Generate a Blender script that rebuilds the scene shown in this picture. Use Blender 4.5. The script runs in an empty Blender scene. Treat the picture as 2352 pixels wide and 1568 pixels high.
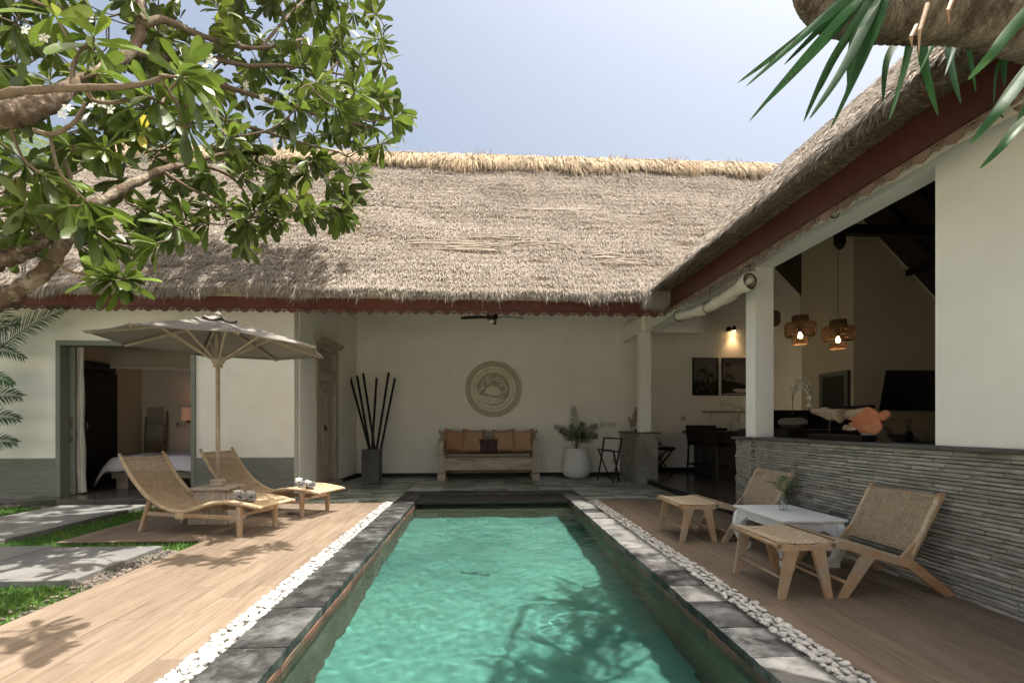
import bpy, math, random
import numpy as np
from mathutils import Vector, Matrix, Quaternion
random.seed(7); rng = np.random.default_rng(7)
SC = bpy.context.scene
COL = SC.collection
R = math.radians

# ------------------------------------------------------------------ camera
F = 1176.0; EYE = 1.2; YAW = math.atan(68 / 1176)
cd = bpy.data.cameras.new('camera'); cam = bpy.data.objects.new('camera', cd); COL.objects.link(cam)
cam.location = (0, 0, EYE); cam.rotation_euler = (R(90), 0, -YAW)
cd.sensor_width = 36; cd.lens = 36 * F / 2352; cd.shift_y = 191 / 2352
cd.clip_start = .05; cd.clip_end = 3000
SC.camera = cam

# ------------------------------------------------------------------ light
SUN = Vector((.29, -.05, 1)).normalized()
w = bpy.data.worlds.new('World'); SC.world = w; w.use_nodes = True
nt = w.node_tree; bg = nt.nodes['Background']
sky = nt.nodes.new('ShaderNodeTexSky'); sky.sky_type = 'NISHITA'; sky.sun_disc = False
sky.sun_elevation = math.asin(SUN.z); sky.sun_rotation = math.atan2(SUN.x, SUN.y)
sky.air_density = 1.0; sky.dust_density = 10.0; sky.ozone_density = 1.0
hs_ = nt.nodes.new('ShaderNodeHueSaturation'); hs_.inputs['Saturation'].default_value = .92; hs_.inputs['Value'].default_value = .43
nt.links.new(sky.outputs[0], hs_.inputs['Color'])
wb = nt.nodes.new('ShaderNodeMix'); wb.data_type = 'RGBA'; wb.blend_type = 'MULTIPLY'; wb.inputs['Factor'].default_value = 1; wb.inputs[7].default_value = (.985, 1.0, .96, 1)   # warm white balance
nt.links.new(hs_.outputs[0], wb.inputs[6]); nt.links.new(wb.outputs[2], bg.inputs[0]); bg.inputs[1].default_value = .15
sd = bpy.data.lights.new('sun', 'SUN'); so = bpy.data.objects.new('sun', sd); COL.objects.link(so)
sd.energy = 2.5; sd.angle = R(.6); sd.color = (1, .96, .90)
so.rotation_euler = SUN.to_track_quat('Z', 'Y').to_euler(); so.location = (2, 0, 12)
SC.view_settings.view_transform = 'Standard'; SC.view_settings.look = 'None'
SC.view_settings.gamma = 1; SC.view_settings.use_curve_mapping = False
SC.view_settings.exposure = 2.05
SC.cycles.use_denoising = True
SC.cycles.max_bounces = 12; SC.cycles.diffuse_bounces = 7; SC.cycles.transparent_max_bounces = 12
SC.cycles.sample_clamp_indirect = 6
SC.render.film_transparent = False

# ------------------------------------------------------------------ helpers
def ray(x, y):
    u = (x - 1176) / F; v = (975 - y) / F; c, s = math.cos(YAW), math.sin(YAW)
    return Vector((s + u * c, c - u * s, v))
def at(x, y, d):            # a point seen at (x, y) at distance d in front of the camera
    return Vector((0, 0, EYE)) + ray(x, y) * d

class MB:
    """collects faces; build() links them as one mesh object"""
    def __init__(s, org=(0, 0, 0)): s.v = []; s.f = []; s.org = Vector(org)
    def add(s, vs, fs):
        n = len(s.v); s.v += [tuple(p) for p in vs]; s.f += [tuple(i + n for i in q) for q in fs]; return s
    def box(s, x0, x1, y0, y1, z0, z1):
        return s.add([(x0,y0,z0),(x1,y0,z0),(x1,y1,z0),(x0,y1,z0),(x0,y0,z1),(x1,y0,z1),(x1,y1,z1),(x0,y1,z1)],
                     [(0,3,2,1),(4,5,6,7),(0,1,5,4),(1,2,6,5),(2,3,7,6),(3,0,4,7)])
    def cbox(s, x0, x1, y0, y1, z0, z1, b=.004):      # box with chamfered edges (convex loft)
        def ring(i, z): return [(x0+i,y0+i,z),(x1-i,y0+i,z),(x1-i,y1-i,z),(x0+i,y1-i,z)]
        r = [ring(b, z0), ring(0, z0+b), ring(0, z1-b), ring(b, z1)]
        vs = sum(r, []); fs = [(3,2,1,0), (12,13,14,15)]
        for k in range(3):
            for i in range(4):
                j = (i+1) % 4; fs.append((k*4+i, k*4+j, k*4+4+j, k*4+4+i))
        return s.add(vs, fs)
    def bar(s, p, q, w, h, up=(0, 0, 1), w2=None, h2=None):
        p = Vector(p); q = Vector(q); d = (q - p).normalized(); u = Vector(up)
        a = d.cross(u)
        if a.length < 1e-4: a = d.cross(Vector((1, 0, 0)))
        a.normalize(); b = a.cross(d).normalized(); w2 = w if w2 is None else w2; h2 = h if h2 is None else h2
        vs = []
        for P, W, Hh in ((p, w, h), (q, w2, h2)):
            c = min(W, Hh) * .18
            for i, j in ((-1,-1),(1,-1),(1,1),(-1,1)):
                if i * j > 0: o = [(i*(W/2), j*(Hh/2-c)), (i*(W/2-c), j*(Hh/2))]
                else: o = [(i*(W/2-c), j*(Hh/2)), (i*(W/2), j*(Hh/2-c))]
                for (x, y) in o: vs.append(P + a*x + b*y)
        n = 8
        fs = [tuple(range(n)), tuple(range(2*n-1, n-1, -1))] + [(i, i+n, (i+1) % n + n, (i+1) % n) for i in range(n)]
        return s.add(vs, fs)
    def tube(s, pts, rad, n=8, cap=True):
        pts = [Vector(p) for p in pts]
        if not hasattr(rad, '__len__'): rad = [rad] * len(pts)
        vs = []; a = None
        for i, p in enumerate(pts):
            d = (pts[min(i+1, len(pts)-1)] - pts[max(i-1, 0)])
            d = d.normalized() if d.length > 1e-9 else Vector((0,0,1))
            if a is None:
                a = d.cross(Vector((0, 0, 1)))
                if a.length < .05: a = d.cross(Vector((1, 0, 0)))
            else: a = a - d * a.dot(d)
            a.normalize(); b = d.cross(a)
            for k in range(n):
                t = 2*math.pi*k/n; vs.append(p + (a*math.cos(t) + b*math.sin(t)) * rad[i])
        fs = []
        for i in range(len(pts)-1):
            for k in range(n):
                j = (k+1) % n; fs.append((i*n+k, i*n+j, (i+1)*n+j, (i+1)*n+k))
        if cap: fs += [tuple(range(n-1, -1, -1)), tuple(range((len(pts)-1)*n, len(pts)*n))]
        return s.add(vs, fs)
    def lathe(s, prof, n=24, c=(0, 0, 0), cap=True, wob=0):
        vs = []; m = len(prof)
        for (r, z) in prof:
            for k in range(n):
                t = 2*math.pi*k/n; rr = r * (1 + wob*math.sin(3*t + z*9))
                vs.append((c[0]+rr*math.cos(t), c[1]+rr*math.sin(t), c[2]+z))
        fs = [(i*n+k, i*n+(k+1) % n, (i+1)*n+(k+1) % n, (i+1)*n+k) for i in range(m-1) for k in range(n)]
        if cap: fs += [tuple(range(n-1, -1, -1)), tuple(range((m-1)*n, m*n))]
        return s.add(vs, fs)
    def prism(s, poly, fn, d):
        """poly: 2D outline; fn(u, v, w) maps to 3D; depth d along w"""
        n = len(poly)
        vs = [fn(u, v, 0) for u, v in poly] + [fn(u, v, d) for u, v in poly]
        return s.add(vs, [tuple(range(n)), tuple(range(2*n-1, n-1, -1))] + [(i, (i+1) % n + 0, (i+1) % n + n, i+n)[::-1] for i in range(n)])
    def build(s, name, m, parent=None, smooth=False, kind=None, label=None):
        me = bpy.data.meshes.new(name)
        me.from_pydata([(p[0]-s.org.x, p[1]-s.org.y, p[2]-s.org.z) for p in s.v], [], s.f)
        return link(name, me, m, parent, smooth, kind, label, fix=True)
def link(name, me, m, parent=None, smooth=False, kind=None, label=None, fix=False):
    if fix and len(me.polygons) < 60000:
        import bmesh
        bm = bmesh.new(); bm.from_mesh(me); bmesh.ops.recalc_face_normals(bm, faces=bm.faces); bm.to_mesh(me); bm.free()
    if m and not me.materials: me.materials.append(m)
    if smooth: me.polygons.foreach_set('use_smooth', [True]*len(me.polygons))
    o = bpy.data.objects.new(name, me); COL.objects.link(o)
    if parent: o.parent = parent
    if kind: o['kind'] = kind
    if label: o['label'] = label
    return o
def smooth_by_angle(o, a=35):
    me = o.data; me.polygons.foreach_set('use_smooth', [True]*len(me.polygons))
    try: me.set_sharp_from_angle(angle=R(a))
    except Exception: pass
def npmesh(name, V, quads=None, tris=None, m=None, parent=None, smooth=False, kind=None, shade=None, label=None):
    me = bpy.data.meshes.new(name); V = np.asarray(V, dtype=np.float32).reshape(-1, 3)
    me.vertices.add(len(V)); me.vertices.foreach_set('co', V.ravel())
    loops = []; tot = []
    if quads is not None and len(quads): q = np.asarray(quads, dtype=np.int32).reshape(-1, 4); loops.append(q.ravel()); tot.append(np.full(len(q), 4, dtype=np.int32))
    if tris is not None and len(tris): t = np.asarray(tris, dtype=np.int32).reshape(-1, 3); loops.append(t.ravel()); tot.append(np.full(len(t), 3, dtype=np.int32))
    loops = np.concatenate(loops); tot = np.concatenate(tot); start = np.concatenate([[0], np.cumsum(tot)[:-1]]).astype(np.int32)
    me.loops.add(len(loops)); me.loops.foreach_set('vertex_index', loops)
    me.polygons.add(len(tot)); me.polygons.foreach_set('loop_start', start); me.polygons.foreach_set('loop_total', tot)
    me.update(calc_edges=True)
    if shade is not None:
        at_ = me.attributes.new('shade', 'FLOAT', 'POINT'); at_.data.foreach_set('value', np.asarray(shade, dtype=np.float32))
    return link(name, me, m, parent, smooth, kind, label)
def thing(name, label, cat, loc=(0, 0, 0), rz=0, group=None):
    o = bpy.data.objects.new(name, None); COL.objects.link(o); o.location = loc; o.rotation_euler = (0, 0, rz)
    o.empty_display_size = .2; o['label'] = label; o['category'] = cat
    if group: o['group'] = group
    return o
def tag(o, label, cat, group=None):
    o['label'] = label; o['category'] = cat
    if group: o['group'] = group
    return o
def struct(o): o['kind'] = 'structure'; return o
def copy_tree(o, parent=None):
    c = o.copy(); COL.objects.link(c); c.parent = parent
    for ch in list(o.children): copy_tree(ch, c)
    return c

# ------------------------------------------------------------------ materials
def mat(name, col, rough=.7, var=.18, scale=6, col2=None, c2amt=(.45, .65), bump=.15, bscale=None, stretch=(1, 1, 1),
        spec=.3, metal=0, rvar=.0, detail=6, trans=0, coat=0, rotz=0, bdist=.01, attr=None, emis=None, estr=0, alpha=1):
    m = bpy.data.materials.new(name); m.use_nodes = True; N = m.node_tree.nodes; L = m.node_tree.links
    b = N['Principled BSDF']; b.inputs['Roughness'].default_value = rough; b.inputs['Specular IOR Level'].default_value = spec
    b.inputs['Metallic'].default_value = metal; b.inputs['Coat Weight'].default_value = coat
    tc = N.new('ShaderNodeTexCoord'); oi = N.new('ShaderNodeObjectInfo')
    mul = N.new('ShaderNodeVectorMath'); mul.operation = 'SCALE'; mul.inputs[0].default_value = (37, 19, 53); L.new(oi.outputs['Random'], mul.inputs['Scale'])
    ad = N.new('ShaderNodeVectorMath'); ad.operation = 'ADD'; L.new(tc.outputs['Object'], ad.inputs[0]); L.new(mul.outputs[0], ad.inputs[1])
    mp = N.new('ShaderNodeMapping'); L.new(ad.outputs[0], mp.inputs['Vector']); mp.inputs['Scale'].default_value = stretch; mp.inputs['Rotation'].default_value = (0, 0, rotz)
    n1 = N.new('ShaderNodeTexNoise'); n1.inputs['Scale'].default_value = scale; n1.inputs['Detail'].default_value = detail; n1.inputs['Roughness'].default_value = .6
    L.new(mp.outputs[0], n1.inputs['Vector'])
    rp = N.new('ShaderNodeValToRGB'); L.new(n1.outputs['Fac'], rp.inputs['Fac'])
    rp.color_ramp.elements[0].position = .28; rp.color_ramp.elements[1].position = .72
    rp.color_ramp.elements[0].color = (*[c*(1-var) for c in col], 1); rp.color_ramp.elements[1].color = (*[min(1, c*(1+var)) for c in col], 1)
    out = rp.outputs[0]
    if col2:
        n3 = N.new('ShaderNodeTexNoise'); n3.inputs['Scale'].default_value = scale*.37; n3.inputs['Detail'].default_value = 8; n3.inputs['Roughness'].default_value = .68; L.new(mp.outputs[0], n3.inputs['Vector'])
        r3 = N.new('ShaderNodeValToRGB'); r3.color_ramp.elements[0].position = c2amt[0]; r3.color_ramp.elements[1].position = c2amt[1]; L.new(n3.outputs['Fac'], r3.inputs['Fac'])
        mx = N.new('ShaderNodeMix'); mx.data_type = 'RGBA'; L.new(r3.outputs[0], mx.inputs['Factor']); L.new(out, mx.inputs[6]); mx.inputs[7].default_value = (*col2, 1); out = mx.outputs[2]
    if rvar or attr:
        hs = N.new('ShaderNodeHueSaturation'); L.new(out, hs.inputs['Color'])
        mr = N.new('ShaderNodeMapRange'); mr.inputs['To Min'].default_value = 1-(rvar or .3); mr.inputs['To Max'].default_value = 1+(rvar or .3)
        if attr:
            an = N.new('ShaderNodeAttribute'); an.attribute_name = attr; L.new(an.outputs['Fac'], mr.inputs['Value'])
        else: L.new(oi.outputs['Random'], mr.inputs['Value'])
        L.new(mr.outputs[0], hs.inputs['Value']); out = hs.outputs[0]
    L.new(out, b.inputs['Base Color'])
    if bump:
        n2 = N.new('ShaderNodeTexNoise'); n2.inputs['Scale'].default_value = bscale or scale*4; n2.inputs['Detail'].default_value = 6; L.new(mp.outputs[0], n2.inputs['Vector'])
        bp = N.new('ShaderNodeBump'); bp.inputs['Strength'].default_value = bump; bp.inputs['Distance'].default_value = bdist; L.new(n2.outputs['Fac'], bp.inputs['Height']); L.new(bp.outputs[0], b.inputs['Normal'])
    if emis: b.inputs['Emission Color'].default_value = (*emis, 1); b.inputs['Emission Strength'].default_value = estr
    if trans:
        tr = N.new('ShaderNodeBsdfTranslucent'); L.new(out, tr.inputs['Color']); ms = N.new('ShaderNodeMixShader'); ms.inputs[0].default_value = trans
        L.new(b.outputs[0], ms.inputs[1]); L.new(tr.outputs[0], ms.inputs[2]); L.new(ms.outputs[0], N['Material Output'].inputs['Surface'])
    if alpha < 1: b.inputs['Alpha'].default_value = alpha
    return m
M = {}
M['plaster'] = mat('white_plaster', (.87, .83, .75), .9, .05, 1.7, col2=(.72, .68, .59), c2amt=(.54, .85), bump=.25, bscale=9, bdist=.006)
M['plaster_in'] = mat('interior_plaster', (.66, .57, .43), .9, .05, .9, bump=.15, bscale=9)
M['plaster_stain'] = mat('stained_plaster', (.82, .79, .71), .9, .05, .8, col2=(.62, .60, .49), c2amt=(.52, .78), bump=.25, bscale=9)
M['grey_paint'] = mat('grey_green_paint', (.19, .195, .16), .6, .08, 5, bump=.1)
M['rib'] = mat('grey_ribbed_render', (.22, .225, .195), .8, .14, 4, bump=.2, rvar=.06)
M['deck'] = mat('deck_wood', (.16, .117, .08), .5, .25, 5, col2=(.215, .168, .125), c2amt=(.4, .7), bump=.12, bscale=14, stretch=(9, .8, 1), rvar=.13, bdist=.003)
M['teak'] = mat('teak_wood', (.40, .25, .14), .6, .22, 7, col2=(.36, .29, .21), c2amt=(.42, .62), bump=.2, bscale=30, stretch=(1.5, 1.5, 1.5))
M['teak_grey'] = mat('weathered_teak', (.33, .27, .20), .75, .2, 8, col2=(.25, .21, .16), bump=.3, bscale=40)
M['red_teak'] = mat('reddish_teak', (.36, .19, .10), .55, .25, 7, col2=(.38, .28, .18), bump=.2, bscale=30)
M['rattan'] = mat('woven_rattan', (.52, .385, .235), .6, .22, 30, col2=(.38, .255, .14), c2amt=(.5, .7), bump=.3, bscale=120)
M['rope'] = mat('woven_rope', (.50, .40, .27), .7, .2, 30, col2=(.36, .27, .165), c2amt=(.5, .7), bump=.3, bscale=120)
M['wash'] = mat('whitewashed_wood', (.46, .38, .29), .8, .3, 14, col2=(.22, .155, .10), c2amt=(.52, .68), bump=.5, bscale=45, stretch=(.35, 1, 1.6))
M['wash_v'] = mat('whitewashed_wood_upright', (.44, .37, .29), .8, .3, 14, col2=(.25, .19, .13), c2amt=(.55, .72), bump=.5, bscale=45, stretch=(1.6, 1.6, .3))
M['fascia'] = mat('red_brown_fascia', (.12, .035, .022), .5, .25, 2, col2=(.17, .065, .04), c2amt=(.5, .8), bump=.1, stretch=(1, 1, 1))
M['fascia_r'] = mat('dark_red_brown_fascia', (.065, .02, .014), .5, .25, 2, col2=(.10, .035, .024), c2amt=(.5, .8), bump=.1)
M['crest'] = mat('carved_red_brown_trim', (.115, .045, .032), .6, .2, 6, bump=.1, rvar=.15)
M['crest_grey'] = mat('faded_brown_trim', (.19, .125, .085), .7, .2, 6, bump=.1, rvar=.15)
M['thatch_base'] = mat('thatch_undergrowth', (.15, .115, .08), .95, .4, 9, col2=(.07, .052, .036), bump=1, bscale=30, bdist=.05)
M['thatch'] = mat('grey_thatch_straw', (.33, .285, .235), .85, .3, 1.1, col2=(.32, .275, .225), c2amt=(.45, .7), bump=0, attr='shade', rvar=.45)
M['thatch_pole'] = mat('grey_bamboo_batten', (.40, .34, .27), .7, .2, 12, bump=.1)
M['straw'] = mat('golden_ridge_straw', (.44, .34, .22), .8, .3, 2, col2=(.42, .26, .14), c2amt=(.58, .75), bump=0, attr='shade', rvar=.42)
M['straw_brown'] = mat('brown_eave_straw', (.27, .185, .12), .85, .3, 2, col2=(.40, .32, .24), c2amt=(.5, .75), bump=0, attr='shade', rvar=.4)
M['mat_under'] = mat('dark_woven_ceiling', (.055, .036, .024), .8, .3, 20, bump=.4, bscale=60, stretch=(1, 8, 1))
M['reed'] = mat('pale_bounce_lining', (.42, .34, .23), .85, .2, 20, bump=.3, bscale=60)  # hidden roof underside, made pale so light bounces round the alcove
M['dark_wood'] = mat('dark_stained_wood', (.022, .014, .011), .45, .3, 8, bump=.15)
M['black'] = mat('black_lacquer', (.012, .009, .009), .35, .2, 8, bump=.05)
M['coping'] = mat('black_lava_stone', (.020, .020, .019), .5, .5, 11, col2=(.13, .13, .125), c2amt=(.47, .76), bump=.7, bscale=22, stretch=(1, 1, 1), rvar=.35, bdist=.012)
M['coping_light'] = mat('dry_grey_lava_stone', (.135, .13, .12), .75, .3, 9, col2=(.045, .045, .042), c2amt=(.46, .62), bump=.6, bscale=22, rvar=.2, bdist=.01)
M['slab'] = mat('grey_green_terrace_stone', (.44, .48, .42), .32, .25, 7.0, col2=(.075, .08, .055), c2amt=(.47, .57), bump=.3, bscale=12, stretch=(.5, 1.5, 1), rvar=.14, spec=.5)
M['floor_dark'] = mat('polished_dark_stone', (.075, .07, .06), .22, .35, 3.0, col2=(.10, .095, .08), c2amt=(.5, .62), bump=.15, bscale=12, stretch=(.6, 1.6, 1), rvar=.14, spec=.5)
M['skirt'] = mat('black_skirting', (.018, .019, .017), .5, .4, 6, bump=.1)
M['path'] = mat('grey_andesite_slab', (.15, .145, .135), .9, .18, 3, col2=(.20, .19, .17), c2amt=(.45, .7), bump=.6, bscale=40, rvar=.06, bdist=.006)
M['soil'] = mat('dark_soil', (.05, .04, .028), .95, .3, 8, bump=.5, bscale=40)
M['lawn'] = mat('short_lawn', (.05, .085, .022), .95, .3, 12, bump=1, bscale=120, bdist=.02)
M['blade'] = mat('grass_blades', (.085, .20, .028), .7, .3, 5, col2=(.17, .21, .05), c2amt=(.5, .7), bump=0, attr='shade', rvar=.4, trans=.35)
M['pebble'] = mat('white_pebble', (.47, .45, .41), .6, .09, 20, bump=.15, rvar=.2)
M['gravel'] = mat('grey_gravel', (.12, .10, .08), .8, .25, 12, bump=.3, attr='shade', rvar=.45)
M['ledge'] = mat('stacked_ledge_stone', (.34, .325, .28), .85, .2, 9, col2=(.22, .21, .175), c2amt=(.5, .72), bump=.8, bscale=45, rvar=.22, bdist=.008)
M['ledge_dark'] = mat('dark_wall_core', (.10, .095, .08), .95, .3, 9, bump=.3)
M['cap'] = mat('dark_slate_cap', (.10, .096, .085), .6, .3, 4, col2=(.12, .115, .10), bump=.4, bscale=25)
M['canvas'] = mat('taupe_umbrella_canvas', (.29, .26, .23), .9, .06, 3, bump=.5, bscale=7, bdist=.01, trans=.14)
M['canvas_top'] = M['canvas']
M['umb_wood'] = mat('bleached_umbrella_wood', (.42, .35, .26), .8, .2, 9, bump=.3, bscale=40)
M['blind'] = mat('cream_canvas_blind', (.60, .53, .42), .9, .08, 4, bump=.4, bscale=10)
M['towel'] = mat('grey_terry_towel', (.34, .33, .315), 1, .12, 40, bump=1, bscale=220, bdist=.006)
M['petal'] = mat('white_frangipani_petal', (.85, .84, .76), .6, .03, 20, bump=0, trans=.2)
M['yellow'] = mat('yellow_flower_heart', (.75, .55, .10), .6, .1, 20, bump=0)
M['concrete'] = mat('grey_concrete_vase', (.15, .148, .14), .8, .2, 6, col2=(.10, .10, .095), bump=.4, bscale=25)
M['white_pot'] = mat('white_cast_pot', (.66, .65, .61), .75, .06, 4, col2=(.5, .49, .45), c2amt=(.6, .85), bump=.3, bscale=14)
M['white_lacq'] = mat('worn_white_lacquer', (.72, .73, .72), .55, .03, 4, col2=(.6, .58, .54), c2amt=(.66, .8), bump=.2, bscale=12)
M['tan'] = mat('tan_velvet', (.42, .26, .155), .9, .08, 6, bump=.4, bscale=9, bdist=.02, rvar=.08)
M['rust'] = mat('rust_tan_velvet', (.45, .235, .13), .9, .08, 6, bump=.4, bscale=9, bdist=.02)
M['choc'] = mat('chocolate_velvet', (.075, .045, .042), .85, .2, 6, bump=.4, bscale=9, bdist=.02)
M['mattress'] = mat('brown_seat_cushion', (.20, .155, .11), .9, .1, 5, bump=.4, bscale=12)
M['piping'] = mat('cream_piping', (.55, .48, .38), .9, .05, 5, bump=0)
M['plaque'] = mat('limed_carved_wood', (.78, .72, .58), .85, .1, 12, col2=(.62, .56, .43), bump=.5, bscale=50)
M['plaque_dark'] = mat('plaque_ground', (.42, .37, .28), .9, .2, 12, bump=.3, bscale=50)
M['leaf'] = mat('frangipani_leaf', (.078, .115, .018), .38, .25, 4, col2=(.17, .20, .03), c2amt=(.5, .7), bump=.1, bscale=30, attr='shade', rvar=.5, trans=.38, spec=.5)
M['leaf_o'] = mat('frangipani_leaf_single', (.09, .132, .018), .38, .25, 4, col2=(.13, .205, .036), c2amt=(.5, .7), bump=.1, bscale=30, rvar=.4, trans=.38, spec=.5)
M['leaf_y'] = mat('yellowing_leaf', (.42, .36, .05), .45, .3, 8, bump=.1, trans=.4)
M['bark'] = mat('frangipani_bark', (.11, .075, .048), .9, .35, 14, col2=(.27, .225, .165), c2amt=(.5, .6), bump=1, bscale=30, bdist=.02)
M['twig'] = mat('grey_brown_twig', (.15, .11, .072), .85, .25, 20, bump=.5, bscale=60)
M['palm_bark'] = mat('ringed_palm_bark', (.24, .19, .135), .95, .35, 9, col2=(.10, .07, .045), c2amt=(.48, .62), bump=1, bscale=30, bdist=.04, stretch=(5, 1, 1.4), spec=.1)
M['blade_leaf'] = mat('strap_leaf', (.028, .095, .02), .4, .3, 3, bump=.1, bscale=20, rvar=.3, trans=.3, spec=.5)
M['palm'] = mat('palm_leaflet', (.045, .105, .03), .45, .3, 5, bump=0, rvar=.2, trans=.3)
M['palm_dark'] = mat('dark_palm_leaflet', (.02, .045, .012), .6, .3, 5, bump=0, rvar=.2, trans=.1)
M['palm_pale'] = mat('pale_palm_leaflet', (.14, .19, .07), .5, .3, 5, bump=0, rvar=.2, trans=.3)  # paler leaflets of the far coconut palm
M['stem'] = mat('green_stem', (.10, .12, .045), .6, .2, 8, bump=0)
M['metal'] = mat('brushed_metal', (.45, .42, .38), .3, .05, 8, bump=0, metal=1)
M['iron'] = mat('dark_iron', (.06, .05, .045), .5, .2, 12, bump=.2, metal=.6)
M['driftwood'] = mat('driftwood', (.36, .26, .17), .85, .35, 12, col2=(.15, .10, .06), bump=1, bscale=35, bdist=.015)
M['orange_wood'] = mat('orange_driftwood', (.42, .145, .07), .7, .2, 6, col2=(.5, .22, .12), bump=.8, bscale=30)
M['switch'] = mat('cream_switch', (.62, .58, .48), .5, .03, 5, bump=0)
M['switch_dark'] = mat('dark_switch', (.05, .045, .04), .4, .03, 5, bump=0)
M['bed'] = mat('white_bed_linen', (.70, .64, .66), .9, .04, 5, bump=.4, bscale=7, bdist=.02)
M['curtain'] = mat('taupe_satin_curtain', (.62, .58, .5), .45, .1, 6, bump=.2, bscale=10)
M['white_cloth'] = mat('white_towel_cloth', (.5, .48, .42), 1, .05, 20, bump=.5, bscale=90)
M['bamboo'] = mat('dull_bamboo', (.24, .18, .11), .55, .2, 12, bump=.2)
M['net'] = mat('canopy_net_cloth', (.30, .26, .21), .9, .08, 4, bump=.3, bscale=8, trans=.3)
M['wicker'] = mat('brown_rattan_shade', (.10, .06, .036), .7, .25, 20, bump=.3, trans=.25)
M['bulb'] = mat('glowing_bulb', (1, .7, .4), .4, 0, 5, bump=0, emis=(1, .62, .26), estr=26)
M['bulb_off'] = mat('white_globe', (.75, .73, .66), .4, 0, 5, bump=0)
M['shade_glow'] = mat('pink_lampshade', (.45, .26, .2), .8, .05, 5, bump=0, emis=(1, .5, .3), estr=.04)
M['screen'] = mat('black_glass_screen', (.006, .006, .007), .12, 0, 5, bump=0, spec=.5)
M['photo_sky'] = mat('photo_print_grey', (.15, .135, .12), .35, .12, 1.2, bump=0)
M['photo_dark'] = mat('photo_print_black', (.016, .014, .012), .4, .4, 20, bump=0)
M['photo_mid'] = mat('photo_print_dark_grey', (.07, .062, .055), .4, .5, 12, bump=0)
M['photo_light'] = mat('photo_print_light', (.5, .47, .42), .4, .2, 20, bump=0)
M['bowl'] = mat('dark_patterned_bowl', (.10, .078, .06), .6, .2, 12, bump=.2)
M['ceramic'] = mat('cream_ceramic', (.52, .48, .38), .4, .04, 6, bump=.05)
M['mug'] = mat('white_ceramic', (.6, .57, .5), .35, .03, 6, bump=.0)
M['counter'] = mat('dark_cast_concrete', (.045, .035, .028), .4, .4, 4, col2=(.09, .075, .062), bump=.2, bscale=12)
M['door_grey'] = mat('grey_brown_door', (.05, .048, .038), .5, .1, 5, bump=.1)
M['orchid'] = mat('cream_orchid_petal', (.72, .68, .56), .6, .05, 10, bump=0, trans=.25)
M['pool_floor'] = mat('green_pool_stone', (.058, .162, .132), .8, .14, 1.2, col2=(.030, .10, .083), bump=.1, bscale=10)
M['pool_wall'] = mat('mossy_pool_wall', (.16, .16, .12), .8, .25, 3, col2=(.11, .09, .065), bump=.2, bscale=15)
M['pool_ledge'] = mat('pale_pool_bench', (.34, .27, .19), .8, .15, 4, bump=.2)
M['band'] = mat('reddish_band_tile', (.14, .075, .05), .6, .3, 7, col2=(.06, .06, .04), bump=.3, rvar=.3)
M['ground'] = mat('pale_bounce_ground', (.30, .27, .21), .95, .15, .6, col2=(.22, .21, .14), bump=.3)  # surrounding ground, lightened to throw more light back at the house
M['pale_bounce_paving'] = mat('pale_bounce_paving', (.6, .56, .48), .8, .1, 3, bump=.3)
def glassy(name, col, rough=.02, mixf=.12):
    m = bpy.data.materials.new(name); m.use_nodes = True; N = m.node_tree.nodes; L = m.node_tree.links
    N.remove(N['Principled BSDF']); t = N.new('ShaderNodeBsdfTransparent'); t.inputs[0].default_value = (*col, 1)
    g = N.new('ShaderNodeBsdfGlossy'); g.inputs['Roughness'].default_value = rough
    lw = N.new('ShaderNodeLayerWeight'); lw.inputs[0].default_value = .35
    ma = N.new('ShaderNodeMath'); ma.operation = 'MULTIPLY_ADD'; ma.inputs[1].default_value = .7; ma.inputs[2].default_value = mixf*.4; L.new(lw.outputs['Facing'], ma.inputs[0])
    ms = N.new('ShaderNodeMixShader'); L.new(ma.outputs[0], ms.inputs[0]); L.new(t.outputs[0], ms.inputs[1]); L.new(g.outputs[0], ms.inputs[2]); L.new(ms.outputs[0], N['Material Output'].inputs['Surface'])
    return m
M['glass'] = glassy('clear_glass', (.93, .95, .94))
M['glass_green'] = glassy('green_glass', (.45, .62, .58))
def water_mat():
    m = bpy.data.materials.new('pool_water'); m.use_nodes = True; N = m.node_tree.nodes; L = m.node_tree.links
    b = N['Principled BSDF']; b.inputs['Transmission Weight'].default_value = 1; b.inputs['Roughness'].default_value = 0
    b.inputs['IOR'].default_value = 1.33; b.inputs['Base Color'].default_value = (.86, 1, .965, 1)
    return m
M['water'] = water_mat()
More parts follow.
